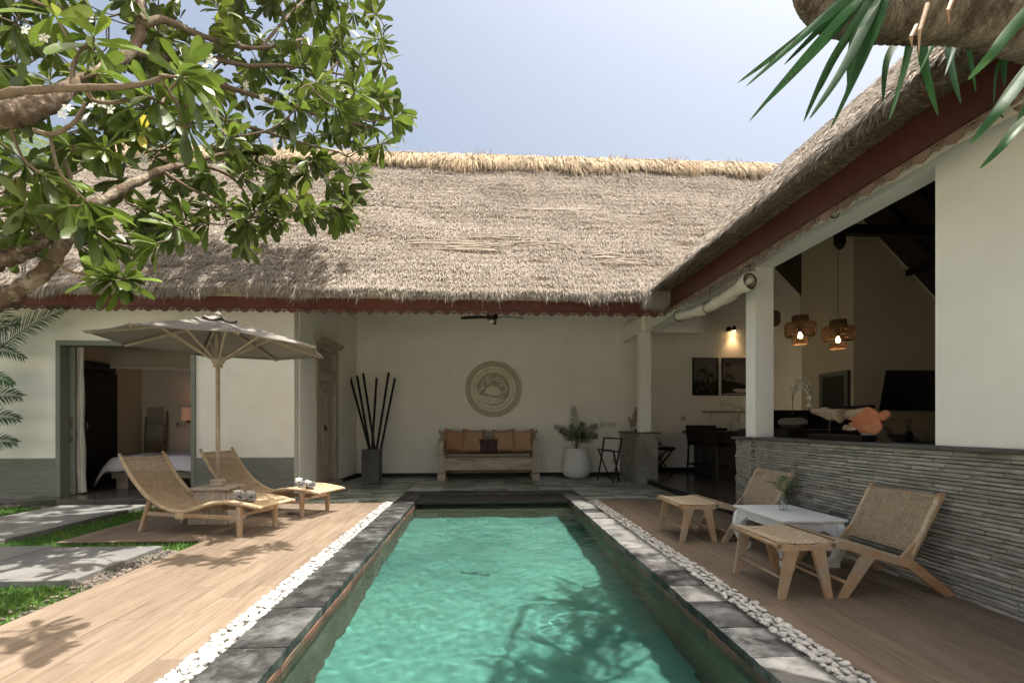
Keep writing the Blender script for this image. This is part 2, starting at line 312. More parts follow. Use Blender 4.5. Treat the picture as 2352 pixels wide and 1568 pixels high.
# ================================================================== SETTING
def sgroup(name):      # an Empty that holds the pieces of one part of the setting
    o = bpy.data.objects.new(name, None); COL.objects.link(o); o['kind'] = 'structure'; o.empty_display_size = .2; return o
g = MB(); 
def vnoise(x, y, seed=0):      # value noise on arrays
    xi, yi = np.floor(x).astype(np.int64), np.floor(y).astype(np.int64); fx, fy = x-xi, y-yi; fx = fx*fx*(3-2*fx); fy = fy*fy*(3-2*fy)
    def h(a, b): n = (a*374761393+b*668265263+seed*1442695) & 0xffffffff; n = ((n ^ (n >> 13))*1274126177) & 0xffffffff; return ((n ^ (n >> 16)) & 0xffff)/65535.0
    return (h(xi,yi)*(1-fx)+h(xi+1,yi)*fx)*(1-fy)+(h(xi,yi+1)*(1-fx)+h(xi+1,yi+1)*fx)*fy
def ring_sheet(mb, ox0, ox1, oy0, oy1, ix0, ix1, iy0, iy1, z):   # a sheet with a rectangular hole
    mb.add([(ox0,oy0,z),(ox1,oy0,z),(ox1,iy0,z),(ox0,iy0,z)], [(0,1,2,3)])
    mb.add([(ox0,iy1,z),(ox1,iy1,z),(ox1,oy1,z),(ox0,oy1,z)], [(0,1,2,3)])
    mb.add([(ox0,iy0,z),(ix0,iy0,z),(ix0,iy1,z),(ox0,iy1,z)], [(0,1,2,3)])
    mb.add([(ix1,iy0,z),(ox1,iy0,z),(ox1,iy1,z),(ix1,iy1,z)], [(0,1,2,3)])
    return mb
PX0, PX1, PY0, PY1 = -1.063, 1.40, -1.2, 8.87
struct(ring_sheet(g, -400, 400, -400, 600, PX0-.1, PX1+.1, PY0-.1, PY1+.1, -.045).build('ground', M['ground']))
ptv = sgroup('bounce_yard')     # added paving behind the camera, pale to bounce light into the alcove
for (x0, x1, y0, y1) in ((-9, PX0-.35, -6, .38), (PX1+.3, 3.2, -6, .38), (PX0-.32, PX1+.28, -6, PY0-.35)): MB().box(x0, x1, y0, y1, -.04, -.004).build('paving', M['pale_bounce_paving'], ptv)
gw = thing('bounce_wall', 'added unseen white plastered wall bouncing light toward the house', 'wall', (-2, -6.1, 0))  # walls added out of view to reflect light into the shaded alcove
MB((-2,-6.1,0)).box(-13.4, 6, -6.2, -6.0, -.05, 2.6).build('wall', M['plaster'], gw); MB((-2,-6.1,0)).box(-13.6, -13.4, -6.2, 8.4, -.05, 2.6).build('wall', M['plaster'], gw)
# pool basin
pb = sgroup('pool_basin')
b = MB(); D = -.88
b.add([(PX0,PY0,D),(PX1,PY0,D),(PX1,PY1,D),(PX0,PY1,D)], [(0,1,2,3)]); b.build('basin_floor', M['pool_floor'], pb)
b = MB()
for (a0, a1, c0, c1) in ((PX0-.12,PX0-.004,PY0-.12,PY1+.12),(PX1+.004,PX1+.12,PY0-.12,PY1+.12),(PX0,PX1,PY1+.004,PY1+.12),(PX0,PX1,PY0-.12,PY0-.004)): b.box(a0,a1,c0,c1,D-.1,-.05)
b.build('basin_wall', M['pool_wall'], pb)
b = MB(); b.box(PX0,PX1,8.02,PY1,-.46,-.34); b.box(PX0,PX1,8.05,PY1,D,-.46); b.build('bench_step', M['pool_ledge'], pb)
n = 12; wd = (PX1-PX0)/n
for k in range(n):
    b = MB(); b.cbox(PX0+k*wd+.004, PX0+(k+1)*wd-.004, PY1-.022, PY1+.002, -.16, -.052, .003); b.build('band_tile', M['band'], pb)
for side in (0, 1):
    for k in range(28):
        y = 8.84-.36*k-.36
        b = MB(); x = PX0 if side == 0 else PX1
        b.cbox(x-.002 if side == 0 else x-.02, x+.02 if side == 0 else x+.002, y+.003, y+.357, -.20, -.052, .003); b.build('band_tile', M['band'], pb)
# water
NX, NY = 150, 620
xs = np.linspace(PX0-.03, PX1+.03, NX); ys = np.linspace(PY0-.03, PY1+.03, NY); X, Y = np.meshgrid(xs, ys)
Z = np.zeros_like(X)
for k in range(46):
    lam = .10*(1.0/.10)**rng.random() if k < 34 else .06+.06*rng.random()
    th = rng.normal(1.35, .75); ph = rng.random()*6.28; q = 2*math.pi/lam
    amp = .00105*lam**1.05*(1 if lam > .12 else .7)
    Z += amp*np.sin(q*(X*math.cos(th)+Y*math.sin(th)) + ph + .9*np.sin(1.3*X+.7*Y+k))
r = np.hypot(X-.98, Y-4.0); Z += .0016*np.sin(r*55)*np.exp(-r*3.2)
Z += .0012*np.sin(50*X+18*np.sin(9*Y))*np.exp(-r*r*9)
V = np.stack([X, Y, Z-.088], -1).reshape(-1, 3); i = np.arange(NX*NY).reshape(NY, NX)
q = np.stack([i[:-1,:-1], i[:-1,1:], i[1:,1:], i[1:,:-1]], -1).reshape(-1, 4)
water = struct(npmesh('pool_water', V, quads=q, m=M['water'], smooth=True))
sd.cycles.is_caustics_light = True; water.cycles.is_caustics_caster = True
for o in pb.children: o.cycles.is_caustics_receiver = True

# coping stones
cp = sgroup('pool_coping')
def cop(x0, x1, y0, y1, m):
    b = MB(); n = 6; z1 = .012+random.uniform(-.002, .002); z0 = -.05
    gx = .0035; x0 += gx; x1 -= gx; y0 += gx; y1 -= gx
    xs_ = [x0+(x1-x0)*k/n for k in range(n+1)]; ys_ = [y0+(y1-y0)*k/n for k in range(n+1)]
    vs = []; idx = {}
    for a_, x in enumerate(xs_):
        for c_, y in enumerate(ys_):
            e = (a_ in (0, n)) or (c_ in (0, n)); idx[a_, c_] = len(vs)
            jx = random.uniform(-.004, .004) if a_ in (0, n) else 0
            vs.append((x+jx, y, z1 - (.006 if e else 0) + random.uniform(-.0015, .0015)))
    fs = [(idx[a_,c_], idx[a_+1,c_], idx[a_+1,c_+1], idx[a_,c_+1]) for a_ in range(n) for c_ in range(n)]
    border = [(k,0) for k in range(n)]+[(n,k) for k in range(n)]+[(n-k,n) for k in range(n)]+[(0,n-k) for k in range(n)]
    base = len(vs)
    for p in border: v = vs[idx[p]]; vs.append((v[0]+random.uniform(-.002,.002), v[1], z0))
    L_ = len(border)
    fs += [(idx[border[k]], idx[border[(k+1)%L_]], base+(k+1)%L_, base+k)[::-1] for k in range(L_)]
    b.add(vs, fs); return b.build('coping_stone', m, cp)
y = PY0-.3
L0 = [.62, .58, .66, .6]
k = 0
while y < PY1:
    l = L0[k % 4]; y1 = min(y+l, PY1)
    if PY1-y1 < .3: y1 = PY1
    cop(-1.365, PX0+.02, y, y1, M['coping']); y = y1; k += 1
y = PY0-.1; k = 0
while y < PY1:
    l = .34+.05*(k % 3); y1 = min(y+l, PY1)
    if PY1-y1 < .25: y1 = PY1
    cop(PX1-.02, 1.67, y, y1, random.choice([M['coping_light'], M['coping_light'], M['coping_light'], M['coping']])); y = y1; k += 1
for k in range(5):
    x0 = -1.365+k*3.035/5; cop(x0, x0+3.035/5, PY1+.001-.02, PY1+.44, M['coping'])

# pebbles
pm = []
import bmesh
for s_ in range(5):
    bm = bmesh.new(); bmesh.ops.create_icosphere(bm, subdivisions=2 if s_ < 2 else 2, radius=1)
    for v in bm.verts:
        k = .06*math.sin(v.co.x*3+s_)+.05*math.cos(v.co.y*4+s_*2); v.co *= 1+k
    me = bpy.data.meshes.new('pebble'); bm.to_mesh(me); bm.free(); me.materials.append(M['pebble']); me.polygons.foreach_set('use_smooth', [True]*len(me.polygons)); pm.append(me)
ico = bmesh.new(); bmesh.ops.create_icosphere(ico, subdivisions=1, radius=1)
ico_v = np.array([v.co[:] for v in ico.verts]); ico_f = np.array([[v.index for v in f.verts] for f in ico.faces]); ico.free()
def scatter_mesh(name, P, S, rot, m, parent, kind='stuff', shade=None):     # many small stones in one mesh
    n = len(P); c, s_ = np.cos(rot), np.sin(rot)
    T = ico_v[None]*S[:, None, :]; T = np.stack([T[...,0]*c[:,None]-T[...,1]*s_[:,None], T[...,0]*s_[:,None]+T[...,1]*c[:,None], T[...,2]], -1)+P[:,None,:]
    Fc = (ico_f[None]+np.arange(n)[:,None,None]*len(ico_v)).reshape(-1, 3)
    sh = np.repeat(rng.random(n) if shade is None else shade, len(ico_v))
    return npmesh(name, T.reshape(-1,3), tris=Fc, m=m, parent=parent, smooth=True, kind=kind, shade=sh)
def pebbles(x0, x1, y0, y1, label):
    st = sgroup('pebble_strip')
    MB().box(x0, x1, y0, y1, -.06, -.018).build('pebble_bed', M['pebble'], st)
    pts = []
    y = y0
    while y < y1:
        row = 3
        for k in range(row):
            pts.append((x0+(k+.5)*(x1-x0)/row+random.uniform(-.014,.014), y+random.uniform(-.014,.014), random.uniform(-.004,.006)))
        if random.random() < .55: pts.append((random.uniform(x0+.02, x1-.02), y, .016))
        y += .033
    vis = [p for p in pts if p[1] > 2.0]; hid = [p for p in pts if p[1] <= 2.0]
    vis.sort(key=lambda p: p[1])
    for p in vis[:300]:
        o = bpy.data.objects.new('pebble', random.choice(pm)); COL.objects.link(o); o.parent = st
        a_ = random.uniform(.019, .032); o.scale = (a_, a_*random.uniform(.62,.9), a_*random.uniform(.4,.55)); o.location = p
        o.rotation_euler = (random.uniform(-.35,.35), random.uniform(-.35,.35), random.uniform(0, 6.28))
    rest = np.array(vis[300:]+hid); n = len(rest); a_ = rng.uniform(.019, .031, n)
    scatter_mesh('pebbles', rest, np.stack([a_, a_*rng.uniform(.62,.9,n), a_*.5], -1), rng.random(n)*6.28, M['pebble'], st)
pebbles(-1.515, -1.37, .4, 8.05, ''); pebbles(1.675, 1.835, .4, 8.05, '')

# decks of planks
dk = sgroup('wooden_deck')
def planks(x0, x1, y0, y1, w=.148, ln=1.21, par=dk):
    MB().box(x0, x1, y0, y1, -.04, -.012).build('deck_underlay', M['soil'], par)
    n = max(1, round((x1-x0)/w)); w = (x1-x0)/n
    for k in range(n):
        y = y0-random.random()*ln
        while y < y1:
            a_, c_ = max(y, y0), min(y+ln, y1)
            if c_-a_ > .05:
                b = MB(); dz = random.uniform(-.0006,.0006)
                b.cbox(x0+k*w+.0016, x0+(k+1)*w-.0016, a_+.0014, c_-.0014, -.012, dz, .0018); b.build('plank', M['deck'], par)
            y += ln
planks(-2.88, -1.515, .4, 5.49); planks(-4.35, -1.515, 5.49, 8.05)
dk2 = sgroup('wooden_deck')
planks(1.835, 3.32, 1.2, 8.05, par=dk2)

# terrace of stone slabs
tr = sgroup('stone_terrace')
MB().box(-4.9, 3.36, 8.05, 12.1, -.04, -.012).build('terrace_bed', M['skirt'], tr)
def slabs(x0, x1, y0, y1, sx, sy, zt, m, par, gap=.0035, z0=-.012, nm='slab'):
    nx = max(1, round((x1-x0)/sx)); ny = max(1, round((y1-y0)/sy)); sx = (x1-x0)/nx; sy = (y1-y0)/ny
    for i_ in range(nx):
        for j_ in range(ny):
            b = MB(); b.cbox(x0+i_*sx+gap, x0+(i_+1)*sx-gap, y0+j_*sy+gap, y0+(j_+1)*sy-gap, z0, zt+random.uniform(-.001,.001), .003); b.build(nm, m, par)
slabs(-3.02, -1.365, 8.05, 11.88, .62, .64, 0, M['slab'], tr)
slabs(1.675, 3.34, 8.05, 11.88, .6, .64, 0, M['slab'], tr)
slabs(-1.365, 1.675, 9.312, 11.88, .62, .64, 0, M['slab'], tr)
slabs(-4.9, -3.02, 8.05, 8.46, .62, .41, 0, M['slab'], tr)
# threshold step in front of the bedroom
ts = sgroup('threshold_step')
slabs(-6.95, -3.1, 8.06, 8.47, .55, .41, .075, M['floor_dark'], ts, z0=-.03, nm='step_stone')
# living room floor, one step up
lf = sgroup('living_room_floor')
MB().box(3.36, 9.4, 1.5, 12.1, -.04, .08).build('floor_slab', M['skirt'], lf)
slabs(3.345, 9.3, 5.5, 11.9, .66, .66, .09, M['floor_dark'], lf, z0=.08)
bf = struct(MB().box(-7.9, -3.1, 8.47, 12.1, -.04, .068).build('bedroom_floor', M['floor_dark']))

# garden path slabs, gravel, lawn
gp = sgroup('garden_path')
def pslab(x0, x1, y0, y1, h=.03):
    b = MB(); b.cbox(x0, x1, y0, y1, -.04, h, .008); return b.build('path_slab', M['path'], gp)
pslab(-4.12, -3.10, 4.06, 5.15); pslab(-5.16, -4.15, 4.0, 5.22); pslab(-6.2, -5.19, 4.06, 5.15)
for (y0, y1) in ((5.32, 6.25), (6.28, 7.10), (7.13, 7.82)): pslab(-6.14+.3*(y0 < 5.5), -4.90, y0, y1)
pslab(-7.4, -6.0, 3.95, 5.1)
MB().box(-14, -2.885, .2, 8.06, -.05, -.030).build('lawn_soil', M['lawn'])['kind'] = 'structure'
MB().box(-14, -6.95, 8.06, 8.49, -.05, -.030).build('planting_bed', M['soil'])['kind'] = 'structure'
# gravel between slab and deck and below the step
def gravel(x0, x1, y0, y1, n, s0=.012, s1=.024):
    P = np.stack([rng.uniform(x0,x1,n), rng.uniform(y0,y1,n), rng.uniform(-.03,-.008,n)], -1); a_ = rng.uniform(s0,s1,n)
    return scatter_mesh('gravel', P, np.stack([a_, a_*rng.uniform(.6,.9,n), a_*.6], -1), rng.random(n)*6.28, M['gravel'], None)
gravel(-3.09, -2.89, 4.0, 5.12, 700); gravel(-6.6, -3.1, 7.86, 8.05, 900, .010, .02); gravel(-3.05, -2.9, 2.6, 4.0, 120)
gravel(-7.9, -6.9, 7.95, 8.4, 160, .02, .05)
# grass
def in_rects(x, y, rs): 
    k = np.zeros(len(x), bool)
    for (x0, x1, y0, y1) in rs: k |= (x > x0) & (x < x1) & (y > y0) & (y < y1)
    return k
N_ = 150000; gx = rng.uniform(-8.6, -2.89, N_); gy = rng.uniform(1.6, 8.05, N_)
keep = rng.random(N_) < np.clip(7.5/(gy**1.6), .12, 1)
hard = [(-4.12,-3.10,4.06,5.15),(-5.16,-4.15,4.0,5.22),(-6.2,-5.19,4.06,5.15),(-6.14,-4.9,5.32,7.82),(-7.4,-6.0,3.95,5.1),(-4.35,-2.8,5.49,8.1),(-3.06,-2.8,4.1,5.2),(-6.8,-3,7.84,8.1)]
keep &= ~in_rects(gx, gy, hard); gx, gy = gx[keep], gy[keep]
n = len(gx); print('grass', n)
h = rng.uniform(.02, .045, n); a_ = rng.random(n)*6.28; ln = rng.uniform(0, .03, n); b_ = a_+rng.normal(0, 1, n); wd = .0022+.0009*gy
P = np.stack([gx, gy, np.full(n, -.032)], -1)
S = np.stack([np.cos(a_)*wd, np.sin(a_)*wd, 0*a_], -1); T = P+np.stack([np.cos(b_)*ln, np.sin(b_)*ln, h], -1)
V = np.stack([P-S, P+S, T], 1).reshape(-1, 3)
npmesh('lawn_grass', V, tris=np.arange(3*n).reshape(-1,3), m=M['blade'], kind='stuff', shade=np.repeat(rng.random(n), 3))
# ================================================================== BUILDINGS
# ---- low stone-clad walls
def ledge(x0, x1, along, y0, y1, face, z0, z1, out, parent, rowh=.030, ls=(.22, .5), single=True):
    """stacked ledge stones; along 'y': wall face at x=face pointing -x; along 'x': face at y=face pointing -y. returns list of (MB, nearness)"""
    res = []; z = z0; a0, a1 = (y0, y1) if along == 'y' else (x0, x1)
    while z < z1-.012:
        h = rowh*random.uniform(.85, 1.15)
        if z+h > z1-.008: h = z1-z
        a_ = a0-random.uniform(0, .2)
        while a_ < a1:
            l = random.uniform(*ls); s0, s1 = max(a_, a0), min(a_+l, a1); a_ += l
            if s1-s0 < .02: continue
            n = max(2, int((s1-s0)/.085)); pr = random.uniform(.004, out); vs = []
            for k in range(n+1):
                t = s0+(s1-s0)*k/n; e = .0015 if k == 0 else (-.0015 if k == n else 0)
                lo = z+.0015+random.uniform(0, .0045); hi = z+h-.0015-random.uniform(0, .0045)
                p1 = pr+random.uniform(-.006, .006); p2 = pr+random.uniform(-.006, .006)
                for (dd, zz) in ((.02, lo), (-p1, lo), (-p1-.0015, (lo+hi)/2), (-p2, hi), (.02, hi)):
                    vs.append((face+dd, t+e, zz) if along == 'y' else (t+e, face+dd, zz))
            m = 5; fs = [(k*m+j, k*m+j+1, (k+1)*m+j+1, (k+1)*m+j) for k in range(n) for j in range(m-1)]
            fs += [tuple(range(m)), tuple(range(n*m+m-1, n*m-1, -1))]
            res.append((MB().add(vs, fs), s0, z))
        z += h
    return res
sw = thing('stone_clad_wall', 'long low wall of stacked grey ledge stones with dark slate cap behind the lounge chairs', 'wall', (3.31, 3.5, 0))
def W(mb, org): mb.org = Vector(org); return mb
O = (3.31, 3.5, 0)
W(MB().box(3.325, 3.56, -.6, 6.03, -.03, 1.02), O).build('wall_core', M['ledge_dark'], sw)
W(MB().box(3.262, 3.56, 6.045, 6.40, -.03, 1.02), O).build('wall_core', M['ledge_dark'], sw)
st = ledge(0, 0, 'y', 1.2, 6.03, 3.318, -.01, 1.015, .028, sw)
st += ledge(0, 0, 'y', 6.045, 6.395, 3.262, -.01, 1.015, .024, sw, ls=(.14, .22)) + ledge(3.245, 3.33, 'x', 0, 0, 6.05, -.01, 1.015, .02, sw, ls=(.1, .2))
vis = [q for q in st if q[1] > 2.25]; hid = [q for q in st if q[1] <= 2.25]; vis.sort(key=lambda q: q[1])
for q in vis[:300]: W(q[0], O).build('ledge_stone', M['ledge'], sw)
big = MB(O)
for q in vis[300:]+hid: big.add(q[0].v, q[0].f)
big.build('ledge_stones', M['ledge'], sw, kind='stuff')
b = MB(O); b.cbox(3.265, 3.60, -.6, 6.03, 1.017, 1.048, .005); b.cbox(3.215, 3.61, 6.032, 6.45, 1.017, 1.05, .005); b.build('cap_stone', M['cap'], sw)

sw2 = thing('stone_clad_wall', 'short pier of stacked pale ledge stones carrying the far white column beside the black folding stand', 'wall', (3.4, 10.9, 0)); O = (3.4, 10.9, 0)
W(MB().box(3.25, 3.58, 10.30, 11.9, 0, 1.02), O).build('wall_core', M['ledge_dark'], sw2)
st = ledge(0, 0, 'y', 10.29, 11.9, 3.245, 0, 1.015, .022, sw2, rowh=.031) + ledge(3.235, 3.59, 'x', 0, 0, 10.295, 0, 1.015, .022, sw2, rowh=.031, ls=(.15, .3))
big = MB(O)
for q in st: big.add(q[0].v, q[0].f)
big.build('ledge_stones', M['ledge'], sw2, kind='stuff')
b = MB(O); b.cbox(3.19, 3.63, 10.24, 11.88, 1.017, 1.046, .004); b.build('cap_stone', M['cap'], sw2)

# ---- house (bedroom wing, alcove, living room)
hs = thing('villa', 'white plastered villa wrapping round the pool with open alcove and living room', 'house', (0, 10, 0)); O = (0, 10, 0)
def hb(name, m, *boxes, parent=None):
    for q in boxes: o = MB(O).box(*q).build(name, m, parent or hs)
    return o
DX0, DX1, DZ = -6.71, -4.646, 2.53
hb('bedroom_front_wall', M['plaster_stain'], (-12.6, DX0, 8.5, 8.61, -.05, 3.5), (DX0, DX1, 8.5, 8.61, DZ, 3.5), (DX1, -3.05, 8.5, 8.72, -.05, 3.5))
# alcove side wall (slightly skewed), with the hole for the carved door
def side(y):  # x of the alcove side face
    return -3.05+.18*(y-8.5)/3.4
def sidewall(y0, y1, z0, z1, t=.2, mb=None):
    b = mb or MB(O); b.add([(side(y0),y0,z0),(side(y1),y1,z0),(side(y1)-t,y1,z0),(side(y0)-t,y0,z0),(side(y0),y0,z1),(side(y1),y1,z1),(side(y1)-t,y1,z1),(side(y0)-t,y0,z1)],
      [(0,1,2,3),(4,5,6,7),(0,1,5,4),(1,2,6,5),(2,3,7,6),(3,0,4,7)]); return b
b = MB(O); sidewall(8.722, 9.42, 0, 3.6, mb=b); sidewall(9.42, 10.62, 2.72, 3.6, mb=b); sidewall(10.62, 11.9, 0, 3.6, mb=b); b.build('alcove_side_wall', M['plaster'], hs)
hb('back_wall', M['plaster'], (-9.9, 9.5, 11.902, 12.1, -.05, 7.0))
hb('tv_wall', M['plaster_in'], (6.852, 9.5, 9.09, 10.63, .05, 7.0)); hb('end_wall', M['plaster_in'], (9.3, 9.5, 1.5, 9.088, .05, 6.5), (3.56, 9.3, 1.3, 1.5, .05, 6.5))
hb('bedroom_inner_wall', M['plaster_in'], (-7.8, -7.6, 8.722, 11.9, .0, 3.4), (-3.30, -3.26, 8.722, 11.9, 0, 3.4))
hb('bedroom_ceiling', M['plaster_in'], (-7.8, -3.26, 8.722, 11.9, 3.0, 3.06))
hb('white_garden_side_wall', M['plaster'], (3.312, 3.54, -.6, 3.565, 1.05, 3.4))
hb('beam', M['plaster'], (3.314, 3.538, 3.567, 10.275, 3.11, 3.42)); hb('beam', M['plaster'], (3.242, 3.47, 10.277, 11.9, 3.11, 3.43))
hb('beam', M['plaster'], (3.54, 4.6, 10.38, 10.6, 3.11, 3.42))
hb('column', M['plaster'], (3.312, 3.54, 6.04, 6.265, 1.05, 3.108)); hb('column', M['plaster'], (3.25, 3.475, 10.38, 10.60, 1.047, 3.108))
# skirtings
b = MB(O); b.box(-2.86, 3.24, 11.885, 11.9, 0, .09); b.box(3.6, 6.8, 11.885, 11.9, .09, .19)
b.add([(side(10.66)+.004,10.66,0),(side(11.9)+.004,11.884,0),(side(11.9)+.02,11.884,0),(side(10.66)+.02,10.66,0),(side(10.66)+.004,10.66,.09),(side(11.9)+.004,11.884,.09),(side(11.9)+.02,11.884,.09),(side(10.66)+.02,10.66,.09)],[(0,1,2,3),(4,5,6,7),(0,1,5,4),(1,2,6,5),(2,3,7,6),(3,0,4,7)])
b.build('skirting', M['skirt'], hs)
# ribbed dado panels: a backing and single ribs
def ribs(x0, x1):
    p = hb('dado_panel', M['rib'], (x0, x1, 8.485, 8.499, .0, .672))
    n = 17
    for k in range(n):
        z0 = .035+k*(.63/n); b = MB(O); b.cbox(x0, x1, 8.466, 8.4849, z0+.003, z0+.63/n-.004, .004); b.build('dado_rib', M['rib'], hs)
ribs(-12.5, DX0-.002); ribs(DX1+.057, -3.052)
hb('plinth', M['path'], (-12.5, -6.96, 8.44, 8.499, -.05, .03))
# bedroom door frame and sliding leaf
b = MB(O); b.box(DX0+.0005, DX0+.07, 8.46, 8.64, .06, DZ-.001); b.box(DX1-.003, DX1+.055, 8.46, 8.499, .06, DZ-.001); b.box(DX0+.07, DX1-.003, 8.46, 8.64, DZ-.075, DZ-.001)
df = b.build('door_frame', M['grey_paint'], hs)
sl = MB(O); sl.box(-6.79, -6.56, 8.65, 8.69, .08, DZ-.08); sl = sl.build('sliding_door', M['grey_paint'], hs)
b = MB(O); b.box(-6.63, -6.59, 8.64, 8.649, 1.15, 1.33); b.build('handle', M['metal'], sl); b = MB(O); b.cbox(-6.625, -6.595, 8.63, 8.649, .93, 1.02); b.build('lock', M['metal'], sl)
# ---- carved door in the alcove side wall
def cdoor():
    org = Vector((side(10.0), 10.0, 0)); O2 = org
    ux = Vector((.18, 3.4, 0)).normalized(); un = Vector((ux.y, -ux.x, 0))        # along the wall, out of the wall
    def fr(u, w, z): return org+ux*(u)+un*w+Vector((0, 0, z))
    def bx(mb, u0, u1, w0, w1, z0, z1):
        vs = [fr(u, w, z) for z in (z0, z1) for (u, w) in ((u0,w0),(u1,w0),(u1,w1),(u0,w1))]
        mb.add(vs, [(0,3,2,1),(4,5,6,7),(0,1,5,4),(1,2,6,5),(2,3,7,6),(3,0,4,7)]); return mb
    b = MB(O); bx(b, -.60, -.47, -.12, .03, 0.09, 2.70); bx(b, .42, .55, -.12, .03, .09, 2.70); bx(b, -.47, .42, -.12, .025, 2.02, 2.20); bx(b, -.47, .42, -.12, .03, 2.60, 2.70)
    fr_ = b.build('carved_door_frame', M['wash_v'], hs)
    b = MB(O); bx(b, -.66, .60, -.02, .09, 2.70, 2.745); bx(b, -.69, .63, -.02, .13, 2.745, 2.79); b.build('cornice', M['wash'], fr_)
    b = MB(O); bx(b, .552, .635, -.1, .012, .09, 2.69); b.build('white_reveal', M['plaster'], fr_)
    b = MB(O); bx(b, -.62, .60, -.12, .10, 0, .088); b.build('threshold', M['wash'], fr_)
    for (u0, u1) in ((-.468, -.03), (-.022, .418)):
        lf_ = MB(O); bx(lf_, u0, u1, -.10, -.05, .10, 2.018); lf_ = lf_.build('door_leaf', M['wash_v'], hs)
        b = MB(O); bx(b, u0+.05, u0+.09, -.05, -.03, .14, 1.8); bx(b, u1-.09, u1-.05, -.05, -.03, .14, 1.8); bx(b, u0+.09, u1-.09, -.05, -.032, .3, .34); bx(b, u0+.09, u1-.09, -.05, -.032, .14, .18); bx(b, u0+.14, u1-.14, -.05, -.028, .42, 1.76)
        b.build('leaf_moulding', M['wash_v'], lf_)
        hx = u1-.03 if u0 < -.2 else u0+.03
        b = MB(O); b.tube([fr(hx+.03*math.cos(t), -.02+.01, 1.12+.035*math.sin(t)) for t in np.linspace(0, 6.28, 12)], .006, 6); bx(b, hx-.02, hx+.02, -.05, -.03, 1.08, 1.2); b.build('ring_handle', M['iron'], lf_)
    for (z0, z1, nm) in ((2.21, 2.59, 'fretwork_panel'), (1.80, 2.02, 'fretwork_pelmet')):      # scroll carving
        b = MB(O); rnd = random.Random(5)
        if nm == 'fretwork_panel': bx(b, -.47, .42, -.10, -.07, z0, z1)
        for i_ in range(26 if nm == 'fretwork_panel' else 18):
            cu = -.42+.80*((i_*.618) % 1); cz = z0+.05+(z1-z0-.09)*rnd.random(); rr = rnd.uniform(.03, .055); t0 = rnd.random()*6
            b.tube([fr(cu+rr*(1-t/8)*math.cos(t0+t), -.03, cz+rr*(1-t/8)*math.sin(t0+t)) for t in np.linspace(0, 6.5, 12)], .010, 5)
        for k in range(9): u = -.47+.89*k/8; b.tube([fr(u, -.025, z0), fr(u+.02, -.025, z1)], .008, 5)
        if nm != 'fretwork_panel':
            for k in range(16): u = -.46+.88*k/15; b.tube([fr(u, -.02, z1-.03-.14*abs(math.cos(k*.42))), fr(u+.06, -.02, z1-.03-.14*abs(math.cos((k+1)*.42)))], .018, 5)
        b.build(nm, M['wash_v'], fr_)
cdoor()
# inner dark doors of the bedroom
b = MB(O); b.box(-7.6, -7.50, 9.0, 10.95, 2.25, 2.42); b.build('door_track', M['dark_wood'], hs)
d1 = hb('inner_door', M['dark_wood'], (-7.6, -7.56, 9.2, 9.98, .07, 2.22)); hb('inner_door', M['dark_wood'], (-7.6, -7.54, 10.18, 11.05, .07, 2.24)); hb('door_post', M['plaster'], (-7.6, -7.57, 9.985, 10.175, .07, 2.24))
b = MB(O); b.box(-7.54, -7.53, 10.22, 10.25, 1.12, 1.24); b.build('pull_handle', M['metal'], hs)
# living room door
b = MB(O); b.box(6.80, 6.852, 9.16, 9.96, .09, 2.22); dg = b.build('interior_door', M['door_grey'], hs)
b = MB(O); b.box(6.78, 6.80, 9.16, 9.24, .09, 2.22); b.box(6.78, 6.80, 9.88, 9.96, .09, 2.22); b.box(6.78, 6.80, 9.24, 9.88, 2.14, 2.22); b.build('door_casing', M['grey_paint'], dg)

# ---- roofs
rf = thing('thatched_roof', 'long thatched roof over the alcove and bedroom with golden straw ridge', 'roof', (0, 12, 0)); OR = (0, 12, 0)
rr = thing('thatched_roof', 'thatched roof over the living room seen from below along its eave', 'roof', (5.9, 6, 0)); OR2 = (5.9, 6, 0)
TS = .93
def main_z(y): return 3.3+(y-7.9) if y <= 12 else 7.4-(y-12)
def right_z(x): return 3.36+(x-2.7)*TS if x <= 5.9 else 6.336-(x-5.9)*TS
def bump(x, y): return .02*math.sin(x*3.1+2*math.sin(y*2))+.015*math.sin(y*7+x)
b = MB(OR); vs = []; rows = 66; cols = 120
for j in range(rows+1):
    y = 7.86+(12.0-7.86)*j/rows; xr = 2.72+(main_z(y)-3.36)/TS; xl = -8.4-(12-y)*.9
    for i_ in range(cols+1):
        x = xl+(xr-xl)*i_/cols; step = ((j % 4)/4)*.035
        vs.append((x, y, main_z(y)+bump(x, y)-step+random.uniform(-.012, .012)))
fs = [(j*(cols+1)+i_, j*(cols+1)+i_+1, (j+1)*(cols+1)+i_+1, (j+1)*(cols+1)+i_) for j in range(rows) for i_ in range(cols)]
b.add(vs, fs); b.build('thatch_bed', M['thatch_base'], rf)
b = MB(OR)     # hip end, back slope and thick underside
b.add([(-8.4,12,7.4),(-12.13,7.86,3.26),(-12.13,16.1,3.26)], [(0,1,2)])
b.add([(-8.4,12.02,7.4),(8.0,12.02,7.4),(12,16.1,3.3),(-12.13,16.1,3.3)], [(0,1,2,3)])
b.add([(6.9,11.99,7.39),(9.9,11.99,7.39),(9.9,9.2,4.6),(9.3,9.2,4.6)], [(0,1,2,3)]); b.build('rear_thatch', M['straw'], rf)
b = MB(OR); b.add([(-12.0,7.98,3.14),(2.86,7.98,3.14),(6.8,11.95,7.1),(-8.4,11.95,7.1)], [(0,1,2,3)]); b.add([(-12.0,7.86,3.27),(2.74,7.86,3.27),(2.86,7.98,3.14),(-12,7.98,3.14)], [(0,1,2,3)]); b.build('roof_underside', M['reed'], rf)
